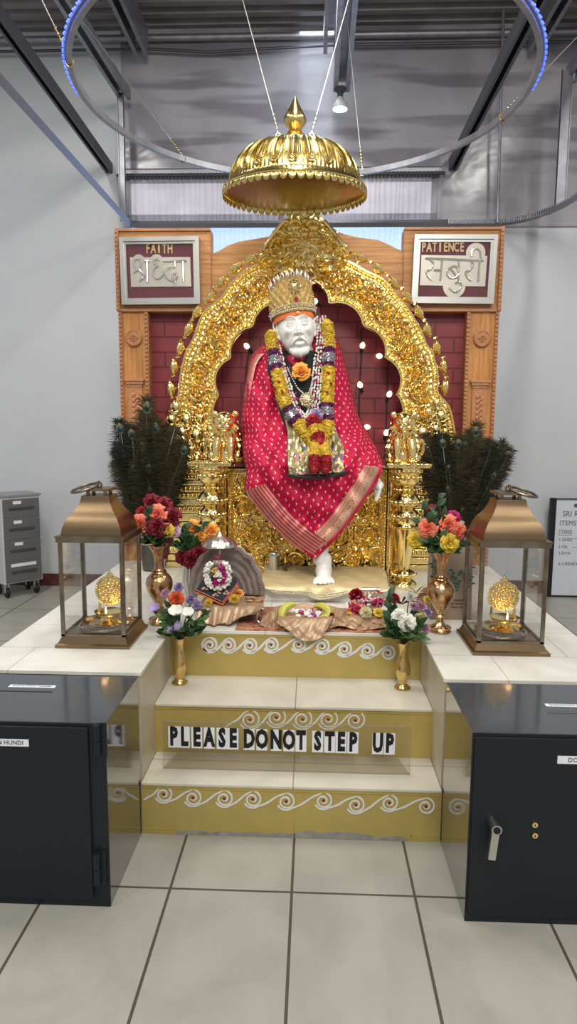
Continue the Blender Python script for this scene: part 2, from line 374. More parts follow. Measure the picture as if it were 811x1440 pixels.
# beams and struts
def channel(name, label, a, b, w_, h_, mat, cat='beam', slots=False):
    a = Vector(a); b = Vector(b); d = (b-a); L_ = d.length
    q = d.to_track_quat('Y', 'Z').to_matrix().to_4x4(); q.translation = a
    mb = MB().box(-w_/2, w_/2, 0, L_, h_*.5, h_*.5+.006, mat=q).box(-w_/2, -w_/2+.006, 0, L_, -h_/2, h_/2, mat=q).box(w_/2-.006, w_/2, 0, L_, -h_/2, h_/2, mat=q)
    mb.box(-w_/2, -w_/2+w_*.28, 0, L_, -h_/2-.006, -h_/2, mat=q).box(w_/2-w_*.28, w_/2, 0, L_, -h_/2-.006, -h_/2, mat=q)
    o = build(name, mb, mat, smooth=False); tag(o, label, cat); return o
ZR = 3.2
channel('steel_channel', 'long dark steel channel running back high on the left', atz(0, 12, 3.7)+Vector((0, -1.2, 0)), (atz(148, 230, 3.7).x, WY, 3.7), .06, .07, m_beam)
channel('steel_channel', 'long dark steel channel running back high on the right', atz(735, 30, 3.7)+Vector((0, -1.2, 0)), (atz(640, 225, 3.7).x, WY, 3.7), .07, .08, m_beam)
pa = atz(173, 130, 4.2); channel('strut_channel', 'pale galvanised strut at top left, above the vertical hanger post', (pa.x-.1, 2.2, 4.2), (pa.x, pa.y+.05, 4.2), .10, .06, m_strut)
pc = atz(480, 122, 4.2); channel('strut_channel', 'galvanised strut holding the lit bulb at top centre', (pc.x-.02, 2.2, 4.2), (pc.x, pc.y, 4.2), .13, .07, m_strut)
pe = atz(800, 110, 4.2); channel('strut_channel', 'galvanised strut at the top right corner above the right hanger post', (pe.x-.1, 2.2, 4.2), (pe.x, pe.y, 4.2), .1, .07, m_strut)
# secondary joists
for k, (x, lab) in enumerate(((-1.45, 'sloping steel joist near the ceiling at top left'), (.1, 'steel joist near the ceiling left of the lit bulb'), (1.75, 'wide steel joist near the ceiling at top right'))):
    channel('steel_joist', lab, (x, 3.2, 4.62), (x, WY-.14, 4.62), .11, .2, m_strut)
for zz, lab in ((4.70, 'long grey steel pipe along the top of the back wall'),):
    tag(build('steel_pipe', MB().tube([(-5, WY-.06, zz), (5, WY-.06, zz)], .028, 10), m_strut), lab, 'pipe')
tag(build('conduit', MB().tube([(-5, WY-.08, 4.60), (-1.4, WY-.09, 4.60), (-.9, WY-.09, 4.57), (.1, WY-.09, 4.61), (5, WY-.09, 4.61)], .012, 8), m_beam), 'thin dark conduit sagging under the long pipe on the back wall', 'conduit')
# hanger posts
def post(label, x, y, z0, z1, w_):
    mb = MB().box(x-w_/2, x+w_/2, y-.006, y+.006, z0, z1).box(x-w_/2, x-w_/2+.006, y-.02, y+.02, z0, z1).box(x+w_/2-.006, x+w_/2, y-.02, y+.02, z0, z1)
    tag(build('hanger_post', mb, m_strut, smooth=False), label, 'post')
post('vertical galvanised hanger post left of the curtained window', atz(169, 300, ZR).x-.03, 5.72, ZR, 4.2, .05)
post('vertical galvanised hanger post at the far right edge', aty(792, 200, 5.45).x, 5.45, ZR, 4.2, .075)
tag(build('threaded_rod', MB().tube([(aty(703, 120, 5.75).x, 5.75, 4.8), (aty(700, 300, 5.75).x, 5.75, ZR-.02)], .012, 8), m_strut), 'thin vertical steel rod right of the curtained window', 'rod')
# curtain track around the altar
path = [(-1.57, 1.6, ZR), (-1.58, 5.70, ZR), (-1.58, 5.81, ZR), (-1.50, 5.83, ZR), (1.45, 5.83, ZR)]
for k in range(9):
    a = pi/2*k/8; path.append((1.45+.48*sin(a), 5.83-.75*(1-cos(a)), ZR))
path.append((1.95, 3.0, ZR))
mb = MB().tube(path, .03, 4)
for k in range(70):
    x = 1.1+.012*k
    if x < 1.9: 
        yy = 5.81 if x < 1.45 else 5.81-.75*(1-sqrt(max(0, 1-((x-1.45)/.48)**2)))
        mb.box(x, x+.006, yy-.035, yy-.03, ZR-.02, ZR+.02)
t = build('curtain_track', mb, m_rail, smooth=False); tag(t, 'long grey metal track running around the altar just under the window', 'track')
# ------------------------------------------------------------------ altar platform with three steps
X0, X1 = -.616, .476           # stair well
YS = (2.236, 2.46, 2.756); ZS = (.205, .410, ZP)
OX0, OX1 = -1.245, 1.135
st = thing('altar_platform', 'x', 'x', (0, 0, 0)); del st['label'], st['category']; st['kind'] = 'structure'
PB = 4.55
mb = MB().box(OX0, X0, 2.255, PB, 0, ZP-.012).box(X1, OX1, 2.255, PB, 0, ZP-.012).box(X0, X1, YS[2]+.01, PB, 0, ZP-.012)
build('platform_body', mb, m_cheek, st, smooth=False)
mb = MB().box(OX0, X0+.004, 2.25, PB, ZP-.012, ZP).box(X1-.004, OX1, 2.25, PB, ZP-.012, ZP).box(X0+.004, X1-.004, YS[2]-.006, PB, ZP-.012, ZP)
build('platform_tiles', mb, m_plat, st, smooth=False)
for k in (0, 1):
    build('step_tread', MB().box(X0+.001, X1-.001, YS[k]-.006, YS[k+1]+.02, ZS[k]-.012, ZS[k], bev=.003), m_tread, st, smooth=False)
m_grey = M('bare_cement', (.33, .32, .29), .8, var=((.22, .21, .19), 30))
m_edge = M('riser_edge_gold', (.60, .44, .12), .3, .5)
def ribbon(mb, pts, wdt, Y, th=.0015):
    pts = [Vector(p) for p in pts]; k = len(pts); vs = []; fs = []
    for i, p in enumerate(pts):
        t = (pts[min(i+1, k-1)]-pts[max(i-1, 0)]).normalized(); nrm = Vector((-t.y, t.x))
        ww = wdt*(1+.10*sin(i*.55)+.06*sin(i*.21))*.5*min(1, .45+.18*i, .45+.18*(k-1-i))
        for sgn in (1, -1):
            q = p+nrm*ww*sgn; vs += [(q.x, Y-th, q.y), (q.x, Y, q.y)]
    for i in range(k-1):
        a = i*4; b = a+4
        fs += [(a, a+2, b+2, b), (a, b, b+1, a+1), (a+2, a+3, b+3, b+2)]
    mb.add(vs, fs)
def waves(cs, Yr, r, flip, wdt, turns=1.75, tail=True):
    """painted running-scroll border from pixel centres on the riser plane Yr"""
    P = [aty(cx, cy, Yr) for cx, cy in cs]; P = [Vector((p.x, p.z)) for p in P]; mb = MB(); dm = MB()
    for i, c in enumerate(P):
        sp = []
        nn = 64
        for k in range(nn+1):
            t = k/nn; a = -2*pi*turns*t*flip + (pi*.5 if flip > 0 else pi*.5)
            rr = r*(.12+.88*(1-t)) if flip > 0 else r*(.12+.88*(1-t))
            sp.append(c+Vector((cos(a), sin(a)))*rr)
        # sp starts at the top outside and winds in; tail leads away from the top to the foot of the neighbour
        if tail:
            top = sp[0]
            if i == 0:
                if len(P) == 9 and abs(cs[0][0]-295) < 1: st_pts = None
                else: st_pts = [c+Vector((-r*2.3, -r*.75)), c+Vector((-r*1.7, -r*.35))]
            else:
                n0 = P[i-1]; st_pts = [n0+Vector((cos(q), sin(q)))*r*1.0 for q in [radians(d_) for d_ in (205, 225, 245, 265, 285, 305)]]
            if st_pts is None: cur = [c+Vector((cos(q), sin(q)))*r for q in [radians(d_) for d_ in (250, 230, 210, 190, 170, 150, 130, 110, 92)]]
            else:
                e0 = st_pts[-1]; cur = catmull(st_pts+[lerp(e0, top, .33)+Vector((0, -r*.10)), lerp(e0, top, .66)+Vector((0, r*.08)), top], 6)
            ribbon(mb, cur, wdt, Yr)
        ribbon(mb, sp, wdt, Yr)
        ribbon(mb, [P[i]+Vector((cos(a), sin(a)))*r*.95 for a in [(-pi/2-.6*k/8*pi*0 - k*.22) for k in range(9)]], wdt, Yr) if False else None
        dm.lathe([(0, 0), (.0065, .001), (.005, .0025), (0, .003)], (0, 0, 0), 8, mat=Matrix.Translation((c.x, Yr, c.y)) @ Matrix.Rotation(pi/2, 4, 'X'))
    return mb, dm
rows = [
 (0, [(230, 1117), (271, 1122), (315, 1123), (355, 1124), (402, 1127), (454.5, 1126), (500, 1132), (547, 1129), (598.6, 1134)], .036, .0062),
 (1, [(351, 1012), (388, 1009), (425, 1011.6), (461, 1011.6), (499, 1013)], .045, .0060),
 (2, [(295, 907), (321, 907.5), (351, 908), (381, 907), (419.5, 906.5), (452.7, 909), (484, 913), (516, 915), (545, 918.6)], .036, .0095)]
for k, cs, r, wd in rows:
    y = YS[k]; z0 = 0 if k == 0 else ZS[k-1]; z1 = ZS[k]-.012
    rs = build('gold_riser', MB().box(X0, X1, y, y+.02, z0, z1), m_rgold, st, smooth=False)
    e = MB().box(X0, X1, y-.002, y, z1-.012, z1)
    for x in ([-.055] if k else [-.055, X0+.125, X1-.105]): e.box(x, x+.003, y-.001, y, z0, z1)
    if k == 0: e.box(X0, X0+.125, y-.001, y, .02, .026).box(X1-.105, X1, y-.001, y, .02, .026)
    build('gold_edge', e, m_edge, rs, smooth=False)
    if k == 0:
        poly = [(X0+.13, .002)]+[(X0+.13+.0415*i, .010+.010*abs(sin(i*1.9+.5))+(.012 if 10 < i < 17 else 0)) for i in range(21)]+[(X1-.115, .002)]
        build('bare_patch', MB().prism(poly, y-.001, y), m_grey, rs, smooth=False)
    a, b = waves(cs, y, r*.92, 1, wd)
    o = build('scroll_border', a, m_chalk, rs, smooth=False); o['label'] = 'white painted running scroll border'
    o = build('red_dots', b, m_dotr, rs); o['label'] = 'dark red dots in the scroll centres'

# ------------------------------------------------------------------ wooden backdrop
BY = 4.21
bx0, bx1 = -1.236, 1.136
bd = thing('wooden_backdrop', 'tall oak backdrop with carved pillars and burgundy brick panel behind the gold throne', 'backdrop', (-.05, BY, ZP))
build('brick_panel', MB().box(bx0+.19, bx1-.20, BY+.07, BY+.12, ZP, 2.50), m_brick, bd, smooth=False)
for a, b in ((bx0, -.647), (.537, bx1)):
    h = build('header_panel', MB().box(a, b, BY-.01, BY+.12, 2.205, 2.70, bev=.004), m_woodh, bd, smooth=False)
    mb = MB(); x = a if a < -1 else b-.022
    mb.box(x, x+.022, BY-.028, BY-.01, 2.205, 2.70)
    for k in range(19): mb.box(x-.001, x+.016, BY-.034, BY-.02, 2.212+k*.0255, 2.212+k*.0255+.015)
    build('dentil_strip', mb, m_wood_d, h, smooth=False)
    mb = MB().box(a, b, BY-.022, BY-.01, 2.205, 2.222).box(a, b, BY-.022, BY-.01, 2.685, 2.70)
    build('edge_moulding', mb, m_wood_d, h, smooth=False)
# arched board between the headers
cx = -.05
top = [(-.647, 2.555), (-.60, 2.572), (-.54, 2.605), (-.47, 2.628), (-.38, 2.642), (-.27, 2.66), (-.16, 2.72), (-.05, 2.75), (.06, 2.72), (.17, 2.67), (.27, 2.648), (.38, 2.635), (.44, 2.61), (.49, 2.585), (.537, 2.565)]
arc = [(cx+.52*cos(a), 2.0+.45*sin(a)) for a in [pi*k/20 for k in range(21)]]
poly = top+[(.537, 2.205), (.49, 2.205)]+[p for p in arc if p[1] > 2.21]+[(-.59, 2.205), (-.647, 2.205)]
build('arched_board', MB().prism(poly, BY+.01, BY+.06), m_woodh, bd, smooth=False)
for sgn, a, b in ((-1, bx0+.008, bx0+.192), (1, bx1-.20, bx1-.008)):
    p = build('pillar', MB().box(a, b, BY, BY+.11, ZP, 2.205), m_woodv, bd, smooth=False)
    mb = MB()
    for x in (a-.002, b-.020):
        mb.box(x, x+.022, BY-.012, BY, ZP, 2.205)
        for k in range(62): mb.box(x+.001, x+.017, BY-.022, BY-.010, ZP+.01+k*.0256, ZP+.01+k*.0256+.014)
    build('dentil_strip', mb, m_wood_d, p, smooth=False)
    c = ((a+b)/2, BY, 2.045)
    mb = MB(); RM = Matrix.Translation(c) @ Matrix.Rotation(pi/2, 4, 'X')
    mb.lathe([(.054, 0), (.054, .012), (.050, .020), (.044, .022), (.040, .017), (0, .017)], (0, 0, 0), 32, mat=RM)
    for k in range(4):
        q = RM @ Matrix.Rotation(k*pi/2, 4, 'Z')
        mb.sph((.017, 0, .018), (.013, .006, .007), 8, 6, mat=q).sph((.011, .011, .018), (.008, .008, .006), 8, 6, mat=q)
    mb.sph((0, 0, .019), .007, 8, 6, mat=RM)
    build('carved_rosette', mb, m_wood_d, p)
    # recessed lower panel with capital
    m0 = (a+b)/2
    mb = MB().box(m0-.062, m0+.062, BY-.03, BY, 1.775, 1.79, bev=.003).box(m0-.055, m0+.055, BY-.024, BY, 1.757, 1.776, bev=.004).box(m0-.048, m0+.048, BY-.016, BY, 1.74, 1.76, bev=.003)
    mb.box(m0-.046, m0+.046, BY-.012, BY, ZP+.08, 1.742, bev=.003)
    build('capital', mb, m_wood_d, p, smooth=False)
    mb = MB()
    for k in range(26):
        z = 1.69-k*.033
        mb.sph((m0-.012, BY-.013, z), (.012, .006, .016), 8, 5).sph((m0+.012, BY-.013, z-.012), (.012, .006, .016), 8, 5).sph((m0, BY-.014, z+.008), (.007, .006, .009), 6, 5)
    build('carved_vine', mb, m_woodcarve, p)

# ------------------------------------------------------------------ framed signs
m_frame = M('aluminium_frame', (.48, .47, .44), .35, .85, bump=('noise', 20, .1, .002, (1, 1, 6)))
m_gletter = M('gold_letter', (.62, .42, .20), .45, .3)
m_emb = M('embossed_silver_plate', (.56, .52, .44), .42, .6, bump=('noise', 70, .25, .002))
m_emb2 = M('embossed_silver_stroke', (.74, .72, .66), .26, .9)
def sign(name, label, corners, org, sc, plate, bumps, strokes, word, wx, wy, wl):
    Y = BY-.055
    P = lambda zx, zy, y=Y: aty(org[0]+zx/sc, org[1]+zy/sc, y)
    c = [P(*q) for q in corners]; cc = sum(c, Vector())/4
    t = thing(name, label, 'sign', (cc.x, BY-.01, cc.z))
    def ring(outer, inner, y0, y1):
        vs = []
        for y in (y0, y1):
            vs += [(p.x, y, p.z) for p in outer]+[(p.x, y, p.z) for p in inner]
        fs = []
        for i in range(4):
            j = (i+1) % 4
            fs += [(i, j, j+4, i+4), (i+8, i+12, j+12, j+8), (i, i+8, j+8, j), (i+4, j+4, j+12, i+12)]
        return MB().add(vs, fs)
    inn = [lerp(p, cc, .15) for p in c]; inn = [Vector((cc.x+(p.x-cc.x)*.845, 0, cc.z+(p.z-cc.z)*.80)) for p in c]
    mid = [Vector((cc.x+(p.x-cc.x)*.90, 0, cc.z+(p.z-cc.z)*.875)) for p in c]
    mb = ring(c, mid, Y-.004, BY-.012); r2 = ring(mid, inn, Y+.006, BY-.012); mb.add(r2.v, r2.f)
    build('frame', mb, m_frame, t, smooth=False)
    build('velvet_backing', MB().prism([(p.x, p.z) for p in inn], Y+.02, Y+.026), m_red_v, t, smooth=False)
    mb = MB().prism([((P(*q, Y)).x, P(*q, Y).z) for q in plate], Y+.014, Y+.020)
    for bx, by, br in bumps:
        q = P(bx, by); r = br/sc*Y/FPX
        mb.prism([(q.x+r*cos(2*pi*k/24), q.z+r*sin(2*pi*k/24)) for k in range(24)], Y+.0145, Y+.0205)
    pl = build('embossed_plate', mb, m_emb, t, smooth=False)
    for s_ in strokes:
        closed = s_[0] == s_[-1] and len(s_) > 3
        mb = MB(); pts = catmull([P(*q, Y+.012) for q in (s_[:-1] if closed else s_)], 5, closed)
        mb.tube(pts, .0072, 7, closed)
        build('raised_stroke', mb, m_emb2, pl)
    x = wx
    lw = P(wl, 0).x-P(0, 0).x
    q = P(wx, wy)
    n = len(word)
    for i, ch in enumerate(word):
        p = P(wx+(i+.5)*wl/n, wy)
        text('letter', ch, m_gletter, (p.x, Y+.016, p.z), .078, t, sx=(.60 if ch != 'I' else .9), bold=.0022, depth=.002)
    gl = build('glass', MB().prism([(p.x, p.z) for p in inn], Y+.003, Y+.005), m_glass, t, smooth=False)
    return t
sign('framed_sign', 'silver-framed sign reading FAITH above silver Devanagari letters, on the left header', [(45, 85), (745, 75), (757, 670), (70, 677)], (160, 320), 6.24,
  [(135, 255), (665, 253), (676, 512), (145, 517)], [(212, 285, 52), (370, 290, 58)],
  [[(215, 378), (182, 340), (176, 300), (200, 272), (232, 285), (238, 320), (222, 352), (195, 376), (172, 396)], [(215, 360), (240, 392), (270, 415)], [(268, 293), (317, 293)], [(292, 293), (292, 480)], [(286, 405), (250, 440), (223, 470)], [(238, 432), (262, 452)],
   [(395, 288), (372, 270), (352, 288), (358, 318), (385, 332), (358, 350), (344, 390), (352, 430), (380, 447), (410, 435), (430, 408), (434, 375)],
   [(430, 294), (640, 292)], [(535, 295), (535, 342)], [(535, 345), (490, 345), (460, 375), (455, 410), (475, 448), (510, 463), (540, 452), (553, 420), (540, 398), (518, 408), (516, 436), (530, 465), (536, 492)], [(606, 295), (611, 475)]],
  'FAITH', 268, 182, 245)
sign('framed_sign', 'silver-framed sign reading PATIENCE above silver Devanagari letters, on the right header', [(50, 60), (782, 62), (740, 670), (18, 662)], (575, 320), 6.24,
  [(112, 235), (692, 243), (672, 512), (98, 502)], [(590, 215, 80), (400, 512, 94)],
  [[(140, 272), (400, 280), (655, 288)], [(188, 282), (212, 315), (195, 360), (150, 385)], [(150, 388), (168, 430), (202, 462)], [(215, 372), (275, 376)], [(290, 285), (274, 462)],
   [(435, 395), (420, 350), (385, 342), (345, 365), (335, 405), (360, 440), (400, 440), (430, 415), (435, 395)], [(436, 290), (432, 465)], [(365, 365), (412, 420)], [(405, 492), (438, 480), (455, 508), (442, 545), (402, 566), (350, 530)],
   [(540, 288), (558, 330), (532, 375), (490, 395)], [(495, 395), (515, 440), (547, 465)], [(617, 288), (605, 472)], [(550, 255), (548, 215), (572, 187), (605, 185), (624, 215), (630, 285)]],
  'PATIENCE', 108, 168, 385)

# ------------------------------------------------------------------ golden throne
TH = thing('golden_throne', 'ornate gold throne with cusped arch, lions and columns behind the white statue', 'throne', (-.06, 3.9, ZP))
AY = 4.06
def P2(px, py, Y=AY): p = aty(px, py, Y); return Vector((p.x, p.z))
outL = [(236, 640), (238, 600), (246, 575), (252.6, 556), (254, 538), (257, 521), (262, 500), (267, 489), (275, 473), (280, 458), (286, 444), (297, 432), (310, 422), (320, 409), (329.5, 396), (349, 380), (371, 372), (395, 368), (428, 366)]
inL = [(302, 640), (301, 600), (302, 579), (309, 555), (305, 537), (311, 521), (325, 505), (324.5, 489), (331, 476), (352, 464), (355, 449), (366, 438), (380, 431), (392, 428), (398, 415), (405, 405), (415, 399), (424, 396), (432, 395)]
outR = [(640, 640), (636, 600), (629, 572), (614, 553), (614, 537), (613, 521), (609, 506), (607, 497), (600, 488), (595, 478), (589, 464), (574, 438), (565, 426), (554, 414), (538, 395), (514, 383), (485, 368), (460, 366), (428, 366)]
inR = [(569, 640), (568, 600), (566, 575), (558, 554.5), (562, 537), (556, 520), (541, 504), (543, 489), (534, 473), (511, 460), (507, 443), (492, 428), (480, 427), (463, 426), (459, 414), (450, 404), (442, 399), (436, 396), (432, 395)]
def spiral_relief(x, z, cells, amp=1):
    """height of scroll-work: nearest medallion centre gives a spiral ridge, lobes between"""
    best = 1e9; bc = None
    for c in cells:
        d = (x-c[0])**2+(z-c[1])**2
        if d < best: best = d; bc = c
    dx, dz = x-bc[0], z-bc[1]; r = sqrt(best); a = atan2(dz, dx); R = bc[2]
    q = r/R
    if q < 1.0:
        h = .5+.5*cos(2*pi*(q*2.0)-bc[3]*a); h = h**.8*(1.15 if q < .75 else 1)
        h += .30*max(0, cos(6*a-bc[3]*q*8))*(q > .42)+.35*(q < .16)
        return h*(1 if q < .92 else (1-q)/.08*.6+.4)
    return .35+.35*sin(x*95+3*sin(z*60))*sin(z*88+2.5*sin(x*70))
def band(name, out, inn, sgn):
    def resamp(pts, n=400, fine=16):
        C = catmull([P2(*p).to_3d() for p in pts], fine); L = [0]
        for p, q in zip(C, C[1:]): L.append(L[-1]+(q-p).length)
        out_ = []; j = 0
        for i in range(n+1):
            t = L[-1]*i/n
            while j < len(L)-2 and L[j+1] < t: j += 1
            k_ = (t-L[j])/max(1e-9, L[j+1]-L[j]); out_.append(C[j].lerp(C[j+1], min(1, max(0, k_))))
        return out_
    O = resamp(out); I = resamp(inn, fine=3)
    n = len(O)-1; W = 52
    cells = []
    k = 6
    while k < n-4:
        c = O[k].lerp(I[k], .5); wdt = (O[k]-I[k]).length
        R = min(.062, wdt*.33)
        cells.append((c.x, c.y, R, 1 if (len(cells) % 2) else -1))
        acc = 0; 
        while k < n-1 and acc < R*2.05: acc += ((O[k+1]+I[k+1])/2-(O[k]+I[k])/2).length; k += 1
    # refine along
    sub = 1; LO = []; LI = []
    for i in range(n):
        for j in range(sub): LO.append(O[i].lerp(O[i+1], j/sub)); LI.append(I[i].lerp(I[i+1], j/sub))
    LO.append(O[n]); LI.append(I[n]); m_ = len(LO)
    def fn(u, v):
        i = round(u*(m_-1)); p = LI[i].lerp(LO[i], v)
        s_ = i*.42
        if v < .035 or v > .965: d = .0
        elif v < .10: d = .030+.006*sin(s_*2)
        elif v < .14: d = .010
        elif v > .90: d = .030+.006*sin(s_*2.4)
        elif v > .86: d = .012
        elif v > .80: d = .024+.005*sin(s_*1.7)
        elif v > .77: d = .010
        else:
            vv = (v-.14)/.63
            d = .010+.030*spiral_relief(p.x, p.y, cells)*min(1, min(vv, 1-vv)*9)
        return (p.x, AY-.012-d, p.y)
    mb = MB(); mb.grid(fn, m_, W)
    # rim sides and back
    for Ls, f in ((LO, 0), (LI, 1)):
        vs = []; 
        for p in Ls: vs += [(p.x, AY-.012, p.y), (p.x, AY+.05, p.y)]
        fs = [(2*i, 2*i+1, 2*i+3, 2*i+2) for i in range(len(Ls)-1)]
        mb.add(vs, fs)
    vs = []
    for a, b in zip(LO, LI): vs += [(a.x, AY+.05, a.y), (b.x, AY+.05, b.y)]
    mb.add(vs, [(2*i, 2*i+2, 2*i+3, 2*i+1) for i in range(m_-1)])
    o = build(name, mb, m_gold_rel, TH)
    # medallion rings
    mr = MB()
    for c in cells:
        pts = []; rs = []; a0 = c[0]*13+c[1]*7
        for k in range(40):
            t_ = k/39; a = a0+c[3]*t_*2*pi*1.75; rr = c[2]*(1.08-.86*t_**.9); pts.append((c[0]+rr*cos(a), AY-.047-.008*t_, c[1]+rr*sin(a))); rs.append(.0058*(1-.45*t_))
        mr.tube(pts, rs, 6)
        for k in range(8):
            t_ = .12+.10*k; a = a0+c[3]*t_*2*pi*1.75; rr = c[2]*(1.08-.86*t_**.9); a2 = a+c[3]*1.1*(1 if k % 2 else -.6)
            x, z = c[0]+rr*cos(a), c[1]+rr*sin(a)
            mr.tube([(x+q*.022*cos(a2+c[3]*q), AY-.048-.006*sin(pi*q), z+q*.022*sin(a2+c[3]*q)) for q in (0, .35, .7, 1)], [.003, .0072, .0055, .0015], 6)
        mr.sph((c[0], AY-.055, c[1]), (.011, .010, .011), 8, 6)
    build('scroll_carving', mr, m_gold_sm, o)
    # beaded rims
    for Ls, rr, nm in ((LI, .0085, 'inner_rim'), (LO, .0085, 'outer_rim')):
        build(nm, MB().tube([(p.x, AY-.03, p.y) for p in Ls], rr, 6), m_gold_sm, o)
    return LO
def arcs(c, bul, n=7):
    out_ = []
    for (a, b), h in zip(zip(c, c[1:]), bul):
        a = Vector(a); b = Vector(b); d = b-a; nr = Vector((d.y, -d.x)).normalized()
        if (a+b).dot(nr)/2 < Vector((433, 545)).dot(nr): nr = -nr
        for k in range(n):
            t = k/n; out_.append(tuple(a+d*t+nr*h*4*t*(1-t)))
    out_.append(tuple(c[-1])); return out_
inR = arcs([(572, 645), (564, 600), (558, 555), (541.5, 503), (511, 459), (463, 427), (433, 393)], [0, 5, 12, 11, 13, 8])
inL = [(866-x, y+1) for x, y in inR]
LL = band('arch_left_half', outL, inL, -1); LR = band('arch_right_half', outR, inR, 1)
# crest: lion-mask face with scrolls
cr = [(362, 377), (358, 366), (366, 356), (370, 345), (380, 338), (382, 328), (394, 320), (402, 311), (412, 304), (428, 298), (446, 303), (458, 311), (466, 321), (477, 329), (481, 341), (490, 350), (492, 362), (490, 372), (470, 388), (450, 396), (432, 398), (412, 397), (390, 388)]
pc_ = [P2(*p) for p in cr]; cc = P2(428, 352)
mb = MB(); nR = 18; C2 = catmull([p.to_3d() for p in pc_], 6, True); nA = len(C2)
cells = [(P2(*p).x, P2(*p).y, .062, s_) for p, s_ in (((392, 350), 1), ((465, 350), -1), ((403, 382), -1), ((456, 382), 1), ((378, 366), 1), ((478, 366), -1))]
vs = [];
for j in range(nR+1):
    for i in range(nA):
        q = C2[i].lerp(cc.to_3d(), j/nR); d = .02+.05*(1-(1-j/nR)**2)+.028*spiral_relief(q.x, q.y, cells)*(j > 0)
        vs.append((q.x, AY+.03 if j == 0 else AY-.03-d, q.y))
fs = [(j*nA+i, j*nA+(i+1) % nA, (j+1)*nA+(i+1) % nA, (j+1)*nA+i) for j in range(nR) for i in range(nA)]
mb.add(vs, fs)
crest = build('crest', mb, m_gold_rel, TH)
mb = MB()
for sx_ in (-1, 1):
    c = P2(428+sx_*12, 327)
    mb.sph((c.x, AY-.10, c.y), (.030, .024, .026), 14, 10)                      # eyes
    mb.tube([(c.x+.036*cos(a), AY-.11, c.y+.036*sin(a)) for a in [pi*k/10 for k in range(11)]], .010, 8)
    c = P2(428+sx_*14, 344); mb.sph((c.x, AY-.10, c.y), (.035, .03, .018), 14, 8)      # cheeks
    for k in range(5): c = P2(428+sx_*(5+k*5), 357+abs(k-2)); mb.tube([(c.x, AY-.10, c.y+.014), (c.x+sx_*.003, AY-.105, c.y-.016)], [.008, .002], 6)
    mb.tube(catmull([tuple([P2(428+sx_*a, b).x, AY-.085, P2(428+sx_*a, b).y]) for a, b in ((20, 350), (34, 340), (44, 345), (46, 358), (38, 370), (26, 374), (20, 366), (28, 362))], 6), .010, 8)
    mb.tube(catmull([tuple([P2(428+sx_*a, b).x, AY-.075, P2(428+sx_*a, b).y]) for a, b in ((14, 322), (26, 316), (36, 326), (44, 336), (54, 350), (60, 362))], 6), .011, 8)
c = P2(428, 338); mb.sph((c.x, AY-.12, c.y), (.022, .03, .024), 12, 8)
c = P2(428, 312); mb.lathe([(.03, 0), (.034, .02), (.02, .04), (.006, .06), (0, .065)], (c.x, AY-.06, c.y), 12)
build('mask_face', mb, m_gold_sm, crest)
# lotus buds on stems along the outer rim
bud = None
def bud_mesh():
    mb = MB()
    mb.lathe([(0, -.02), (.012, -.015), (.026, 0), (.034, .014), (.036, .022), (.030, .022), (.022, .014), (0, .012)], (0, 0, 0), 16, sx=1.6, sy=.7, rip=lambda a, t, z: .06*cos(9*a))
    for k in range(-3, 4): mb.sph((k*.012, -.006, .018+.004*(3-abs(k))), (.008, .014, .013), 8, 6)
    mb.tube([(-.056, 0, .006), (-.066, -.004, .020), (-.060, -.006, .030)], [.012, .008, .003], 6)
    mb.tube([(0, 0, -.018), (0, 0, -.045)], .0038, 6)
    return mb
budsL = [(290, 768), (303, 673), (329, 592), (365, 510), (402, 436), (463, 370), (510, 306), (570, 247), (642, 207)]
bl = [(150+x/3.12, 300+y/3.12) for x, y in budsL]
br = [(400+x/2.534, 300+y/2.534) for x, y in [(265, 162), (330, 202), (385, 252), (431, 300), (474, 355), (503, 415), (537, 478), (560, 547), (566, 617)]]
cen = P2(428, 530)
first = None
for px, py in bl+br:
    p = P2(px, py); d = (p-cen); ang = atan2(d.x, d.y)
    if first is None:
        first = build('lotus_bud', bud_mesh(), m_gold_sm, TH, world=False); o = first
    else:
        o = first.copy(); COL.objects.link(o); o.parent = TH
    o.location = Vector((p.x, AY+.01, p.y))-Vector(TH.location); o.rotation_euler = (0, ang, 0); o.scale = (.92,)*3

# figure clusters at the arch feet
def cluster(name, pts, Y):
    mb = MB(); rnd = random.Random(5)
    for (px, py, r) in pts:
        p = P2(px, py, Y); mb.sph((p.x, Y, p.y), (r, r*.8, r*1.1), 14, 10, fn=lambda d: 1+.10*sin(9*d.x+3)*sin(8*d.z))
        for k in range(4):
            a = rnd.uniform(0, 2*pi); mb.tube(catmull([(p.x+r*.9*cos(a+q*.6), Y-r*.5, p.y+r*(.9+.25*q)*sin(a+q*.6)) for q in range(4)], 4), .006, 6)
    return build(name, mb, m_gold_rel, TH)
cluster('arch_foot_carving', [(247, 572, .036), (241, 590, .034), (262, 590, .04), (282, 588, .034), (256, 608, .04), (276, 612, .045), (296, 604, .03), (248, 625, .04), (268, 632, .045), (290, 630, .045), (254, 643, .04), (276, 646, .035)], AY-.03)
cluster('arch_foot_carving', [(614, 567, .032), (620, 585, .036), (602, 580, .036), (586, 588, .034), (612, 604, .038), (594, 610, .045), (620, 622, .04), (600, 632, .045), (580, 628, .04), (610, 642, .04)], AY-.03)

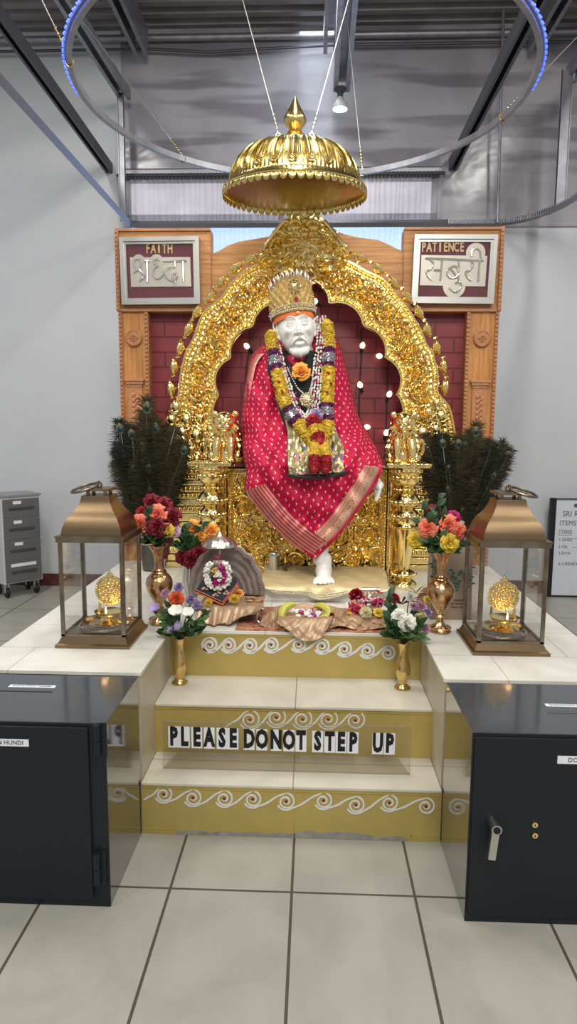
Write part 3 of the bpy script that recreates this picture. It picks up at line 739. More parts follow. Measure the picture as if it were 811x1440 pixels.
# pedestals under the arch
def pedestal(x0, x1):
    mb = MB(); yb = 4.19; yf = 4.02
    tab = [(ZP, .655, 0), (.655, .70, .012), (.70, .75, .022), (.75, .80, .045), (.80, .90, .075), (.90, .955, .07), (.955, 1.0, .058), (1.0, 1.045, .066), (1.045, 1.085, .055), (1.085, 1.13, .062), (1.13, 1.165, .052), (1.165, 1.20, .05), (1.20, 1.235, .025), (1.235, 1.27, .008)]
    for a, b, i in tab:
        mb.box(x0+i, x1-i, yf+i*.8, yb, a, b-.004, bev=.006)
    p = build('pedestal', mb, m_gold_rel, TH, smooth=False)
    mb = MB()
    for z, i, r in ((.725, .022, .012), (.978, .05, .012), (1.065, .05, .012), (1.105, .058, .012), (1.18, .05, .010), (1.218, .018, .012), (1.252, .004, .008)):
        n = int((x1-x0-2*i)/(r*2.2))
        for k in range(n): mb.sph((x0+i+r+k*(x1-x0-2*i-2*r)/(max(1, n-1)), yf+i*.8, z), (r, r*.9, r*1.25), 8, 6)
    build('moulding_carving', mb, m_gold_sm, p)
pedestal(-.925, -.47); pedestal(.40, .80)
# seat front panel with scroll relief, framed by beaded strips
px0, px1, pz0, pz1, PYp = -.50, .43, .63, 1.262, 3.78
rnd = random.Random(11); cells = []
for j in range(4):
    for i in range(6):
        cells.append((px0+.085+i*.165+(.07 if j % 2 else 0)+rnd.uniform(-.015, .015), pz0+.095+j*.148+rnd.uniform(-.014, .014), .060+rnd.uniform(0, .022), 1 if (i+j) % 2 else -1))
def pf(u, v):
    x = px0+u*(px1-px0); z = pz0+v*(pz1-pz0); e = min((x-px0), (px1-x), (z-pz0), (pz1-z))
    if e < .004: d = 0
    elif e < .012: d = .014
    elif e < .024: d = .014+.006*sin((x+z)*330)
    elif e < .030: d = .012
    elif e < .040: d = .002
    else:
        d = .004+.026*spiral_relief(x, z, cells)
    return (x, PYp-d, z)
mb = MB().grid(pf, 250, 168); mb.box(px0, px1, PYp, PYp+.05, pz0, pz1)
pn = build('seat_panel', mb, m_gold_rel, TH)
mb = MB()
for c in cells:
    sg = c[3]
    pts = []
    for k in range(26):
        t = k/25; a = sg*(t*2*pi*1.35)+c[0]*9; r = c[2]*(1.0-.8*t); 
        x, z = c[0]+r*cos(a), c[1]+r*sin(a)
        if px0+.045 < x < px1-.045 and pz0+.045 < z < pz1-.045: pts.append((x, PYp-.030, z))
    if len(pts) > 4: mb.tube(pts, [.0085*(1-.6*i/len(pts)) for i in range(len(pts))], 6)
    for k in range(7):          # leaves curling off the scroll
        a = sg*(k*.9)+c[0]*9; r = c[2]*(1.0-.07*k); x, z = c[0]+r*cos(a), c[1]+r*sin(a); a2 = a+sg*.9
        q = [(x+t_*.034*cos(a2+sg*t_*1.3), PYp-.03-.006*sin(pi*t_), z+t_*.034*sin(a2+sg*t_*1.3)) for t_ in (0, .35, .7, 1)]
        if all(px0+.045 < p_[0] < px1-.045 and pz0+.045 < p_[2] < pz1-.045 for p_ in q): mb.tube(q, [.004, .0095, .007, .002], 6)
build('scroll_carving', mb, m_gold_sm, pn)
build('seat', MB().box(px0, px1, PYp, 4.15, 1.15, 1.262, bev=.01), m_gold, TH, smooth=False)
for x in (-.553, .428):
    mb = MB().box(x, x+.055, PYp-.05, PYp+.03, ZP, 1.28, bev=.004)
    for k in range(44):
        z = ZP+.012+k*.0150
        mb.sph((x+.028, PYp-.053, z), (.008, .006, .0075), 6, 5)
    for dx in (.006, .049): mb.tube([(x+dx, PYp-.053, ZP), (x+dx, PYp-.053, 1.28)], .005, 6)
    build('beaded_pilaster', mb, m_gold_sm, TH)
# columns: turned balusters with square cap, lion on top
CY = 3.62
def column(pxc):
    b = aty(pxc, 740, CY)
    x = b.x; r = .0039
    prof = [(.070, ZP), (.074, ZP+.015), (.066, ZP+.03), (.045, ZP+.045), (.060, ZP+.06), (.066, ZP+.072), (.058, ZP+.085), (.034, ZP+.10), (.032, ZP+.12), (.038, ZP+.14), (.046, .80), (.056, .86), (.066, .92), (.070, .945), (.078, .95), (.080, .958), (.070, .966),
            (.066, .975), (.072, .99), (.074, 1.01), (.066, 1.035), (.050, 1.05), (.046, 1.057), (.060, 1.065), (.075, 1.075), (.082, 1.085), (.079, 1.105), (.062, 1.13), (.048, 1.145), (.055, 1.15), (.062, 1.16), (.055, 1.17), (.047, 1.177), (.060, 1.187), (.078, 1.205), (.083, 1.225), (.074, 1.24), (.080, 1.245), (.083, 1.255), (.080, 1.282)]
    c = build('column', MB().lathe(prof, (x, CY, 0), 40), m_gold_sm, TH)
    mb = MB()
    for z, rr, n, rz in ((1.01, .072, 14, .016), (1.09, .080, 18, .012), (1.16, .060, 14, .008), (1.225, .080, 16, .014), (1.262, .083, 20, .010), (.955, .080, 24, .006), (ZP+.072, .066, 18, .008)):
        for k in range(n):
            a = 2*pi*k/n; mb.sph((x+rr*cos(a), CY+rr*sin(a), z), (.011, .011, rz), 6, 5)
    build('column_carving', mb, m_gold, c)
    build('cap_plate', MB().box(x-.115, x+.115, CY-.10, CY+.10, 1.282, 1.290, bev=.002).box(x-.12, x+.12, CY-.105, CY+.105, 1.290, 1.306, bev=.004), m_gold, c, smooth=False)
    return x
def lion(x, sgn):
    z0 = 1.306; mb = MB(); y = CY
    mb.lathe([(.085, 0), (.088, .02), (.080, .05), (.078, .10), (.082, .14), (.078, .175), (.060, .20), (.03, .215)], (x, y+.02, z0), 28, sx=1, sy=.9, rip=lambda a, t, z: .05*cos(14*a+20*t))
    # mane tufts
    for j in range(5):
        n = 16-j
        for k in range(n):
            a = 2*pi*k/n+j*.4; rr = .078-.006*j; zz = z0+.085+j*.032
            mb.tube([(x+rr*cos(a)*.95, y+.012+rr*sin(a)*.9, zz+.022), (x+(rr+.010)*cos(a), y+.012+(rr+.010)*sin(a)*.95, zz-.004), (x+(rr+.004)*cos(a), y+.012+(rr+.004)*sin(a)*.95, zz-.026)], [.006, .011, .003], 6)
    # front legs and paws
    for s_ in (-1, 1):
        mb.tube([(x+s_*.036, y-.055, z0+.12), (x+s_*.040, y-.078, z0+.06), (x+s_*.042, y-.080, z0+.015)], [.03, .021, .018], 10)
        mb.sph((x+s_*.042, y-.092, z0+.014), (.024, .030, .015), 12, 8)
        for q in (-1, 0, 1): mb.sph((x+s_*.042+q*.013, y-.116, z0+.010), (.008, .010, .010), 6, 5)
        mb.sph((x+s_*.070, y+.0, z0+.03), (.034, .05, .034), 12, 8)
    mb.tube(catmull([(x-sgn*.06, y+.07, z0+.02), (x-sgn*.115, y+.06, z0+.05), (x-sgn*.11, y+.05, z0+.12), (x-sgn*.085, y+.05, z0+.10)], 5), .011, 8)
    l = build('lion', mb, m_gold, TH)
    mb = MB(); hz = z0+.213; hx = x+sgn*.004; hy = y-.03
    mb.sph((hx, hy, hz), (.066, .060, .060), 20, 14)
    mb.sph((hx, hy-.055, hz-.018), (.034, .030, .026), 14, 10)
    mb.sph((hx, hy-.084, hz-.006), (.014, .010, .009), 10, 8)
    mb.sph((hx, hy-.055, hz-.046), (.026, .022, .012), 12, 8)
    mb.tube([(hx-.024, hy-.072, hz-.030), (hx, hy-.084, hz-.024), (hx+.024, hy-.072, hz-.030)], .004, 6)
    for s_ in (-1, 1):
        mb.sph((hx+s_*.026, hy-.050, hz+.014), (.012, .010, .010), 10, 8)
        mb.tube([(hx+s_*.012, hy-.058, hz+.026), (hx+s_*.028, hy-.054, hz+.034), (hx+s_*.044, hy-.040, hz+.024)], .006, 6)
        mb.sph((hx+s_*.056, hy-.004, hz+.044), (.019, .012, .019), 12, 8)
        mb.sph((hx+s_*.020, hy-.074, hz-.024), (.016, .012, .013), 10, 8)
    for k in range(11):
        a = -pi*.10-pi*.80*k/10; mb.tube([(hx+.056*cos(a), hy-.03, hz+.056*sin(a)), (hx+.078*cos(a), hy-.035, hz+.078*sin(a)-.006)], [.012, .004], 6)
    build('lion_head', mb, m_gold_sm, l)
xl = column(299); lion(aty(317, 640, CY).x, 1)
xr = column(569); lion(aty(566, 640, CY).x, -1)
# ------------------------------------------------------------------ statue
SX, SY = -.085, 3.66
ST = thing('seated_statue', 'life-size white marble seated statue in red shawl and gold crown on the gold throne', 'statue', (SX, SY, 1.262))
body = MB()
def limb(pts, rs, n=14): 
    c = catmull(pts, 5); k = len(c); R = [interp([(i*5, r) for i, r in enumerate(rs)], j) for j in range(k)]
    body.tube(c, R, n)
    body.sph(c[0], R[0], 14, 10); body.sph(c[-1], R[-1], 14, 10)
limb([(SX, 3.80, 1.36), (SX, 3.80, 1.52), (SX, 3.77, 1.66), (SX, 3.75, 1.76)], [.16, .15, .17, .15])
limb([(SX-.13, 3.77, 1.74), (SX+.13, 3.77, 1.74)], [.085, .085])
limb([(SX+.0, 3.73, 1.78), (SX+.015, 3.69, 1.92)], [.062, .06])
limb([(SX-.17, 3.77, 1.74), (SX-.22, 3.74, 1.56), (SX-.20, 3.62, 1.42)], [.062, .052, .042]); limb([(SX+.17, 3.77, 1.74), (SX+.22, 3.74, 1.57), (SX+.24, 3.60, 1.42)], [.062, .052, .042])
limb([(SX+.08, 3.76, 1.35), (SX+.10, 3.52, 1.33), (SX+.13, 3.44, 1.26)], [.10, .085, .07]); limb([(SX+.13, 3.44, 1.26), (SX+.14, 3.45, 1.0), (SX+.125, 3.43, .80)], [.07, .056, .038])
limb([(SX-.09, 3.76, 1.37), (SX-.13, 3.52, 1.38), (SX-.10, 3.47, 1.30)], [.10, .085, .07]); limb([(SX-.10, 3.47, 1.28), (SX+.12, 3.47, 1.20), (SX+.32, 3.48, 1.19)], [.065, .055, .036])
# planted foot
fx = aty(455, 800, 3.38).x; fz = .695
mb2 = body
limb([(fx+.004, 3.44, .80), (fx+.002, 3.435, .765), (fx, 3.43, .735)], [.040, .042, .046])
body.sph((fx, 3.46, .722), (.038, .045, .034), 16, 12)
limb([(fx, 3.42, .737), (fx+.002, 3.37, .722), (fx+.004, 3.325, .710)], [.044, .040, .022])
body.sph((fx+.003, 3.345, .712), (.050, .048, .020), 18, 12)
for k, (dx, ln, r) in enumerate(((-.042, .050, .0140), (-.016, .054, .0105), (.006, .050, .0100), (.027, .041, .0094), (.046, .029, .0088))):
    y0 = 3.325; body.tube([(fx+dx*.9, y0+.02, .712), (fx+dx*1.02, y0-ln*.45, .712), (fx+dx*1.08, y0-ln*.85, .706)], [r*.95, r*1.0, r*.85], 10)
    body.sph((fx+dx*1.08, y0-ln*.85, .706), (r, r*1.1, r*.85), 10, 8)
# crossed foot, toes hanging at the shawl edge
q = aty(527, 683, 3.42)
limb([(q.x-.06, 3.47, q.z+.02), (q.x-.01, 3.455, q.z+.015), (q.x+.022, 3.43, q.z-.0)], [.036, .036, .026])
for k, (dx, dz) in enumerate(((.026, .022), (.020, .004), (.012, -.012), (.004, -.026), (-.006, -.038))):
    body.tube([(q.x+.012+dx*.2, 3.44, q.z+dz*.6), (q.x+.016+dx*.6, 3.42, q.z+dz-.014), (q.x+.010+dx*.6, 3.405, q.z+dz-.036)], [.013, .0125, .010], 8)
    body.sph((q.x+.010+dx*.6, 3.405, q.z+dz-.036), .0102, 8, 6)
b = build('body', body, m_marble, ST)
md = b.modifiers.new('remesh', 'REMESH'); md.mode = 'VOXEL'; md.voxel_size = .0045; md.use_smooth_shade = True
md = b.modifiers.new('smooth', 'SMOOTH'); md.factor = .5; md.iterations = 1
# head
HC = aty(416, 462, 3.62); HC = Vector((HC.x, 3.64, HC.z))
HR = Matrix.Translation(HC) @ Matrix.Rotation(radians(-7), 4, 'Y') @ Matrix.Rotation(radians(6), 4, 'Z') @ Matrix.Rotation(radians(-4), 4, 'X')
def gs(x, z, cx, cz, sx, sz): return exp(-((x-cx)/sx)**2-((z-cz)/sz)**2)
def headfn(u, v):
    th = -pi/2+pi*v; a = 2*pi*u
    d = Vector((cos(th)*sin(a), -cos(th)*cos(a), sin(th)))   # u=0 faces the viewer (-y)
    x, y, z = d.x*.100, d.y*.112, d.z*.165
    jaw = max(0, -z/.165); x *= 1-.30*jaw**1.5; 
    if y < 0: y *= 1-.10*jaw**2
    f = max(0, -d.y)**.6 if d.y < 0 else 0
    ax = abs(x); p = 0
    p += .006*gs(ax, z, .035, .036, .026, .012)               # brow
    p += .006*gs(x, z, 0, .075, .06, .03)
    p -= .013*gs(ax, z, .038, .010, .022, .018)               # socket
    p += .010*gs(x, z, 0, -.036, .016, .026)+.006*gs(x, z, 0, -.004, .012, .030)
    p += .012*gs(ax, z, .058, -.030, .020, .018)              # cheekbone
    p -= .010*gs(ax, z, .058, -.068, .018, .022)              # hollow cheek
    p -= .004*abs(sin((ax-.030)*160))*gs(ax, z, .036, -.052, .010, .024)
    p += .013*gs(ax, z, .022, -.075, .026, .011)+.006*gs(ax, z, .044, -.090, .012, .016)   # moustache
    p -= .004*gs(x, z, 0, -.122, .020, .006)
    p += .016*gs(x, z, 0, -.137, .032, .016)-.005*gs(x, z, 0, -.117, .022, .005)
    p += .002*sin(x*520)*gs(x, z, 0, -.140, .05, .02)+.0016*sin(ax*420+z*200)*gs(ax, z, .03, -.078, .03, .010)
    p -= .0022*gs(x, z, 0, .070, .05, .0028)+.0022*gs(x, z, 0, .084, .05, .0028)
    return HR @ Vector((x, y-p*1.35*f, z))
hm = MB().grid(headfn, 150, 120, cu=True)
hm.sph((0, -.070, -.136), (.050, .034, .026), 20, 12, mat=HR)
for s_ in (-1, 1):   # ears, lids, brows, moustache, cheeks
    out_ = catmull([(s_*.094, -.012, .020), (s_*.106, -.004, .042), (s_*.116, .010, .045), (s_*.117, .022, .024), (s_*.108, .014, -.010), (s_*.100, .002, -.040), (s_*.093, -.008, -.044), (s_*.092, -.010, -.024)], 5)
    hm.tube(out_, .0060, 8, mat=HR)
    hm.sph((s_*.100, .006, .010), (.010, .018, .034), 12, 8, mat=HR).sph((s_*.097, -.002, -.036), (.009, .011, .014), 10, 8, mat=HR)
    hm.sph((s_*.038, -.0955, .008), (.0165, .0125, .0085), 16, 10, mat=HR)                                        # eyeball
    hm.tube(catmull([(s_*.018, -.103, .006), (s_*.027, -.1115, .0155), (s_*.039, -.112, .018), (s_*.051, -.106, .013), (s_*.060, -.095, .004)], 5), [.0022]+[.0034]*19+[.0022], 8, mat=HR)   # upper lid
    hm.tube(catmull([(s_*.020, -.103, .003), (s_*.030, -.1075, -.002), (s_*.041, -.107, -.0035), (s_*.055, -.098, .001)], 5), .0026, 8, mat=HR)   # lower lid
    hm.tube(catmull([(s_*.024, -.102, -.009), (s_*.038, -.106, -.0135), (s_*.052, -.098, -.008)], 5), .0030, 6, mat=HR)
    hm.tube(catmull([(s_*.010, -.116, .030), (s_*.024, -.116, .040), (s_*.042, -.110, .043), (s_*.062, -.092, .032)], 5), [.0038]*8+[.0034]*5+[.002]*3, 8, mat=HR)   # brow
    hm.sph((s_*.0165, -.121, -.046), (.0085, .010, .0085), 10, 8, mat=HR)                                          # nostril wing
    hm.tube(catmull([(s_*.022, -.113, -.040), (s_*.034, -.107, -.056), (s_*.044, -.098, -.078), (s_*.045, -.090, -.100)], 5), [.003]*8+[.0036]*5+[.003]*3, 8, mat=HR)   # nasolabial fold
    for q in range(5):   # moustache strands
        hm.tube(catmull([(s_*.004, -.122, -.064-.0012*q), (s_*.018, -.121, -.067-.003*q), (s_*.033, -.111, -.078-.003*q), (s_*.043, -.100, -.096-.002*q)], 5), [.0042]*10+[.0036]*4+[.0018]*2, 6, mat=HR)
    for q in range(11):   # beard strands
        x_ = s_*(.002+.0050*q); b_ = .00035*q*q; hm.tube([(x_, -.098+b_, -.118+.0012*q), (x_*1.03, -.101+b_, -.136+.0014*q), (x_*1.0, -.096+b_, -.152+.0022*q), (x_*.86, -.084+b_, -.166+.0034*q)], [.0022, .0034, .0034, .0014], 6, mat=HR)
hm.tube([(0, -.112, .022), (0, -.122, 0), (0, -.136, -.026), (0, -.142, -.040)], [.0075, .0075, .0095, .0115], 12, mat=HR)      # nose bridge
hm.sph((0, -.138, -.045), (.0125, .0125, .0105), 14, 10, mat=HR)
hm.tube(catmull([(-.027, -.106, -.098), (-.012, -.117, -.0935), (0, -.118, -.0955), (.012, -.117, -.0935), (.027, -.106, -.098)], 5), [.002]+[.0045]*19+[.002], 8, mat=HR)
hm.tube(catmull([(-.024, -.106, -.0985), (-.012, -.115, -.1025), (0, -.1175, -.104), (.012, -.115, -.1025), (.024, -.106, -.0985)], 5), [.002]+[.0062]*19+[.002], 8, mat=HR)
for q in (0, 1, 2): hm.tube(catmull([(-.055, -.088, .062+q*.016), (-.02, -.108, .066+q*.016), (.02, -.108, .066+q*.016), (.055, -.088, .062+q*.016)], 5), .0026, 6, mat=HR)
head = build('head', hm, m_marble, ST)
md = head.modifiers.new('remesh', 'REMESH'); md.mode = 'VOXEL'; md.voxel_size = .0017; md.use_smooth_shade = True
md = head.modifiers.new('smooth', 'SMOOTH'); md.factor = .5; md.iterations = 7
# turban band + crown
m_turb = M('orange_cloth', (.80, .20, .05), .7, bump=('wave', 40, .3, .002))
ctop = Matrix.Translation(aty(411, 452, 3.62)+Vector((0, .02, 0))) @ Matrix.Rotation(radians(-6), 4, 'Y') @ Matrix.Rotation(radians(10), 4, 'Z')
ctop = Matrix.Translation((HC.x-.013, 3.645, aty(411, 450, 3.62).z)) @ Matrix.Rotation(radians(-8), 4, 'Y') @ Matrix.Rotation(radians(12), 4, 'Z')
def band_(u, v):
    a = 2*pi*u; dip = -.012*(1-max(0, -cos(a)*-1))
    z = lerp(-.012, .045, v)+.014*max(0, cos(a))
    r = 1.0+.02*sin(pi*v)
    return ctop @ Vector((.108*r*sin(a), -.116*r*cos(a), z))
build('turban_band', MB().grid(band_, 60, 8, cu=True), m_turb, ST)
m_crown = M('crown_filigree', (.72, .52, .20), .32, 1, bump=('swirl', 110, 1.0, .006))
m_gem = M('ruby_gem', (.30, .005, .02), .12, .2, coat=1); m_dia = M('clear_gem', (.75, .76, .78), .15, .6, coat=1); m_pearl = M('pearl_bead', (.74, .70, .62), .3, .1)
def crown_top(a): return .075+.105*max(0, cos(a*.5))**1.6 if True else 0
def crfn(u, v):
    a = 2*pi*u-pi; h = crown_top(a); z = .018+.012*cos(a)+v*(h)
    r = 1.06+.06*sin(min(1, v)*pi*.5)-.20*max(0, v-.45)**1.3
    rr = .006*sin(a*22)*sin(v*22)*(.15 < v < .92)
    return ctop @ Vector(((.110*r+rr)*sin(a), -(.118*r+rr)*cos(a), z))
cm = MB().grid(crfn, 140, 36, cu=True)
cm.sph((0, 0, .095), (.100, .105, .075), 24, 14, mat=ctop)
crown = build('crown', cm, m_crown, ST); crown['label'] = 'tall gold filigree crown with gems'
def cpt(a, v, out=.004): 
    p = ctop.inverted() @ crfn((a+pi)/(2*pi), v); n_ = Vector((p.x, p.y, 0)).normalized(); return p+n_*out
mb = MB(); mg = MB(); md_ = MB()
for k in range(-6, 7):
    a = k*.235; p = cpt(a, 1.0, .002)
    tip = .030 if k == 0 else .024
    Mx = ctop @ Matrix.Translation(p) @ Matrix.Rotation(a*1.0, 4, 'Z')
    mb.lathe([(0, -.008), (.010, 0), (.011, .010), (.006, .022), (.0015, tip+.006), (0, tip+.008)], (0, 0, 0), 10, sy=.5, mat=Mx)
    (mg if k % 2 == 0 else md_).sph((0, -.006, .006), (.0055, .004, .0095), 8, 6, mat=Mx)
for v, n, r in ((.05, 60, .0038), (.20, 60, .0038)):
    for k in range(n): a = 2*pi*k/n-pi; mb.sph(cpt(a, v), r, 6, 5, mat=ctop)
for k in range(34): md_.sph(cpt(2*pi*k/34-pi, .125), (.006, .006, .005), 6, 5, mat=ctop)
for k in range(20):
    a = 2*pi*k/20; p = cpt(.0+.23*cos(a), .66+.19*sin(a), .008); (mg if k % 2 else md_).sph(p, .0042, 6, 5, mat=ctop)
p = cpt(0, .30, .010); mg.add([p+Vector(q) for q in ((0, 0, .017), (-.014, .002, 0), (0, 0, -.017), (.014, .002, 0), (0, -.008, 0))], [(0, 1, 4), (1, 2, 4), (2, 3, 4), (3, 0, 4)], ctop)
build('pearl_points', mb, m_pearl, crown); build('red_gems', mg, m_gem, crown); build('clear_gems', md_, m_dia, crown)
mo = MB()
mo.sph(cpt(0, .66, .004), (.017, .008, .024), 16, 10, mat=ctop); build('oval_medallion', mo, m_gold_sm, crown)
mo = MB(); p = cpt(0, -.06, .006); mo.sph(p, .007, 8, 6, mat=ctop); build('hanging_pearl', mo, m_pearl, crown)

# cloth depth of the figure's front at height z
BASE = [(.80, 3.385), (.95, 3.37), (1.10, 3.36), (1.22, 3.35), (1.30, 3.365), (1.38, 3.42), (1.46, 3.50), (1.60, 3.575), (1.74, 3.60), (1.86, 3.66), (1.95, 3.72)]
def bz(z): return interp(BASE, z)
def onfront(px, py, off=0.0, extra=lambda p: 0):
    Y = 3.5
    for _ in range(6):
        p = aty(px, py, Y); s_ = (p.x+.09)/.36; Y = bz(p.z)+.10*s_*s_-off+extra(p)
    return aty(px, py, Y)
# shawl material: pink red with small cream crescents in UV space
def crescent_mat():
    mt = bpy.data.materials.new('crimson_shawl'); mt.use_nodes = True; nt = mt.node_tree; b = nt.nodes['Principled BSDF']; L = nt.links.new
    uv = N(nt, 'ShaderNodeUVMap'); sp = N(nt, 'ShaderNodeSeparateXYZ'); L(uv.outputs[0], sp.inputs[0])
    def mth(op, a, b_=None, c=None):
        n = N(nt, 'ShaderNodeMath', operation=op)
        for i, q in enumerate((a, b_, c)):
            if q is None: continue
            if isinstance(q, (int, float)): n.inputs[i].default_value = q
            else: L(q, n.inputs[i])
        return n.outputs[0]
    cell = .047
    v = mth('DIVIDE', sp.outputs[1], cell*.62); row = mth('FLOOR', v); fv = mth('SUBTRACT', mth('FRACT', v), .5)
    par = mth('MULTIPLY', mth('MODULO', row, 2.0), .5)
    u = mth('ADD', mth('DIVIDE', sp.outputs[0], cell), par); fu = mth('SUBTRACT', mth('FRACT', u), .5)
    du = mth('MULTIPLY', fu, cell); dv = mth('MULTIPLY', fv, cell*.62)
    def circ(ou, r):
        d = mth('SQRT', mth('ADD', mth('POWER', mth('ADD', du, ou), 2.0), mth('POWER', dv, 2.0))); return mth('LESS_THAN', d, r)
    m_ = mth('MULTIPLY', circ(0.0, .0066), mth('SUBTRACT', 1.0, circ(.0028, .0048)))
    mx = N(nt, 'ShaderNodeMix', data_type='RGBA'); mx.inputs[6].default_value = (.47, .007, .048, 1); mx.inputs[7].default_value = (.80, .62, .52, 1); L(m_, mx.inputs[0]); L(mx.outputs[2], b.inputs['Base Color'])
    b.inputs['Roughness'].default_value = .55; b.inputs['Specular IOR Level'].default_value = .2
    return mt
m_shawl = crescent_mat()
SL = [(382, 478), (356, 497), (347, 525), (342, 560), (338, 600), (341, 640), (346, 665), (345, 690), (362, 715), (388, 745), (414, 768), (438, 785)]
SR = [(458, 466), (476, 482), (489, 525), (497, 560), (507, 590), (521, 615), (532, 636), (538, 657), (529, 680), (508, 712), (482, 748), (447, 783)]
NS = len(SL)-1
CL = catmull([(a, b, 0) for a, b in SL], 10); CR = catmull([(a, b, 0) for a, b in SR], 10)
def foldd(px, py, w_):
    return .011*sin(px*.21+py*.05+2*sin(py*.03))*w_+.009*sin(px*.11-py*.15+1.5*sin(px*.05))*w_+.004*sin((px+py)*.33)*w_*max(0, min(1, (py-690)/40))
def shawl_pt(u, v, off=0.0):
    i = v*(len(CL)-1); j = min(int(i), len(CL)-2); t = i-j
    a = CL[j].lerp(CL[j+1], t); b = CR[j].lerp(CR[j+1], t)
    px = lerp(a.x, b.x, u); py = lerp(a.y, b.y, u)
    py += (0 if v < .58 else 0)
    s_ = abs(2*u-1); vv = v*NS
    wrap = .24 if vv < 5 else lerp(.24, .03, min(1, (vv-5)/2.2))
    ed = wrap*(1-sqrt(max(0, 1-s_**5)))
    Y = 3.5
    for _ in range(5):
        p = aty(px, py, Y)
        knee = -.045*exp(-((px-500)/34)**2-((py-628)/38)**2)-.05*exp(-((px-375)/36)**2-((py-632)/40)**2)-.02*exp(-((px-455)/30)**2)*min(1, max(0, (py-650)/70))
        arm = -.05*exp(-((px-362)/22)**2)*max(0, 1-abs(py-575)/60)-.03*exp(-((px-494)/16)**2)*max(0, 1-abs(py-560)/60)
        Y = bz(p.z)+ed+knee+arm+foldd(px, py, 1)-off
    return aty(px, py, Y)
nu, nv = 120, 200
mb = MB().grid(lambda u, v: shawl_pt(u, v), nu, nv)
# uv in metres by running length
uvs = [None]*(nu*nv); P = mb.v
for j in range(nv):
    mid = nu//2; 
    vl = 0 if j == 0 else uvs[(j-1)*nu+mid][1]-(P[j*nu+mid]-P[(j-1)*nu+mid]).length
    acc = 0; row = [0]*nu
    for i in range(1, nu): acc += (P[j*nu+i]-P[j*nu+i-1]).length; row[i] = acc
    for i in range(nu): uvs[j*nu+i] = (row[i]-row[mid]+2, vl if True else 0)
shawl = build('shawl', mb, m_shawl, ST, uv=uvs); md = shawl.modifiers.new('thickness', 'SOLIDIFY'); md.thickness = .006; md.offset = 1
shawl['label'] = 'crimson shawl with small cream crescents'
# borders of the shawl: left one striped, right one patterned
def strip_mat(name, cols, scale, noise=False):
    mt = bpy.data.materials.new(name); mt.use_nodes = True; nt = mt.node_tree; b = nt.nodes['Principled BSDF']; L = nt.links.new
    uv = N(nt, 'ShaderNodeUVMap'); sp = N(nt, 'ShaderNodeSeparateXYZ'); L(uv.outputs[0], sp.inputs[0])
    r = N(nt, 'ShaderNodeValToRGB'); r.color_ramp.interpolation = 'CONSTANT'
    e = r.color_ramp.elements
    while len(e) > 1: e.remove(e[-1])
    e[0].position = 0; e[0].color = c4(cols[0][1])
    for p_, c_ in cols[1:]: q_ = e.new(p_); q_.color = c4(c_)
    L(sp.outputs[1], r.inputs[0]); out = r.outputs[0]
    if noise:
        vo = N(nt, 'ShaderNodeTexVoronoi', i_Scale=1.0); mp = N(nt, 'ShaderNodeMapping'); mp.inputs['Scale'].default_value = (46, 7, 1); L(uv.outputs[0], mp.inputs[0]); L(mp.outputs[0], vo.inputs['Vector'])
        lt = N(nt, 'ShaderNodeMath', operation='LESS_THAN'); lt.inputs[1].default_value = .27; L(vo.outputs['Distance'], lt.inputs[0])
        a_ = N(nt, 'ShaderNodeMath', operation='COMPARE'); a_.inputs[1].default_value = .45; a_.inputs[2].default_value = .17; L(sp.outputs[1], a_.inputs[0])
        ml = N(nt, 'ShaderNodeMath', operation='MULTIPLY'); L(lt.outputs[0], ml.inputs[0]); L(a_.outputs[0], ml.inputs[1])
        r2 = N(nt, 'ShaderNodeValToRGB'); r2.color_ramp.interpolation = 'CONSTANT'; r2.color_ramp.elements[0].color = (.55, .02, .06, 1); r2.color_ramp.elements[1].position = .72; r2.color_ramp.elements[1].color = (.03, .05, .05, 1)
        s2 = N(nt, 'ShaderNodeSeparateColor'); L(vo.outputs['Color'], s2.inputs[0]); L(s2.outputs[0], r2.inputs[0])
        mx = N(nt, 'ShaderNodeMix', data_type='RGBA'); L(ml.outputs[0], mx.inputs[0]); L(out, mx.inputs[6]); L(r2.outputs[0], mx.inputs[7]); out = mx.outputs[2]
    L(out, b.inputs['Base Color']); b.inputs['Roughness'].default_value = .42; b.inputs['Metallic'].default_value = .15
    return mt
PK, DK, CRM, RD, CR2 = (.62, .20, .17), (.26, .005, .03), (.66, .38, .27), (.60, .014, .07), (.60, .24, .17)
st_l = []
for k in range(7): st_l += [(k/7, PK), (k/7+.095, DK)]
m_bl = strip_mat('striped_border', st_l, 1); m_br = strip_mat('patterned_border', [(0, RD), (.18, CR2), (.27, CRM), (.62, CRM), (.64, CR2), (.72, CRM), (.80, CR2), (.86, CRM), (.92, CR2)], 1, True)
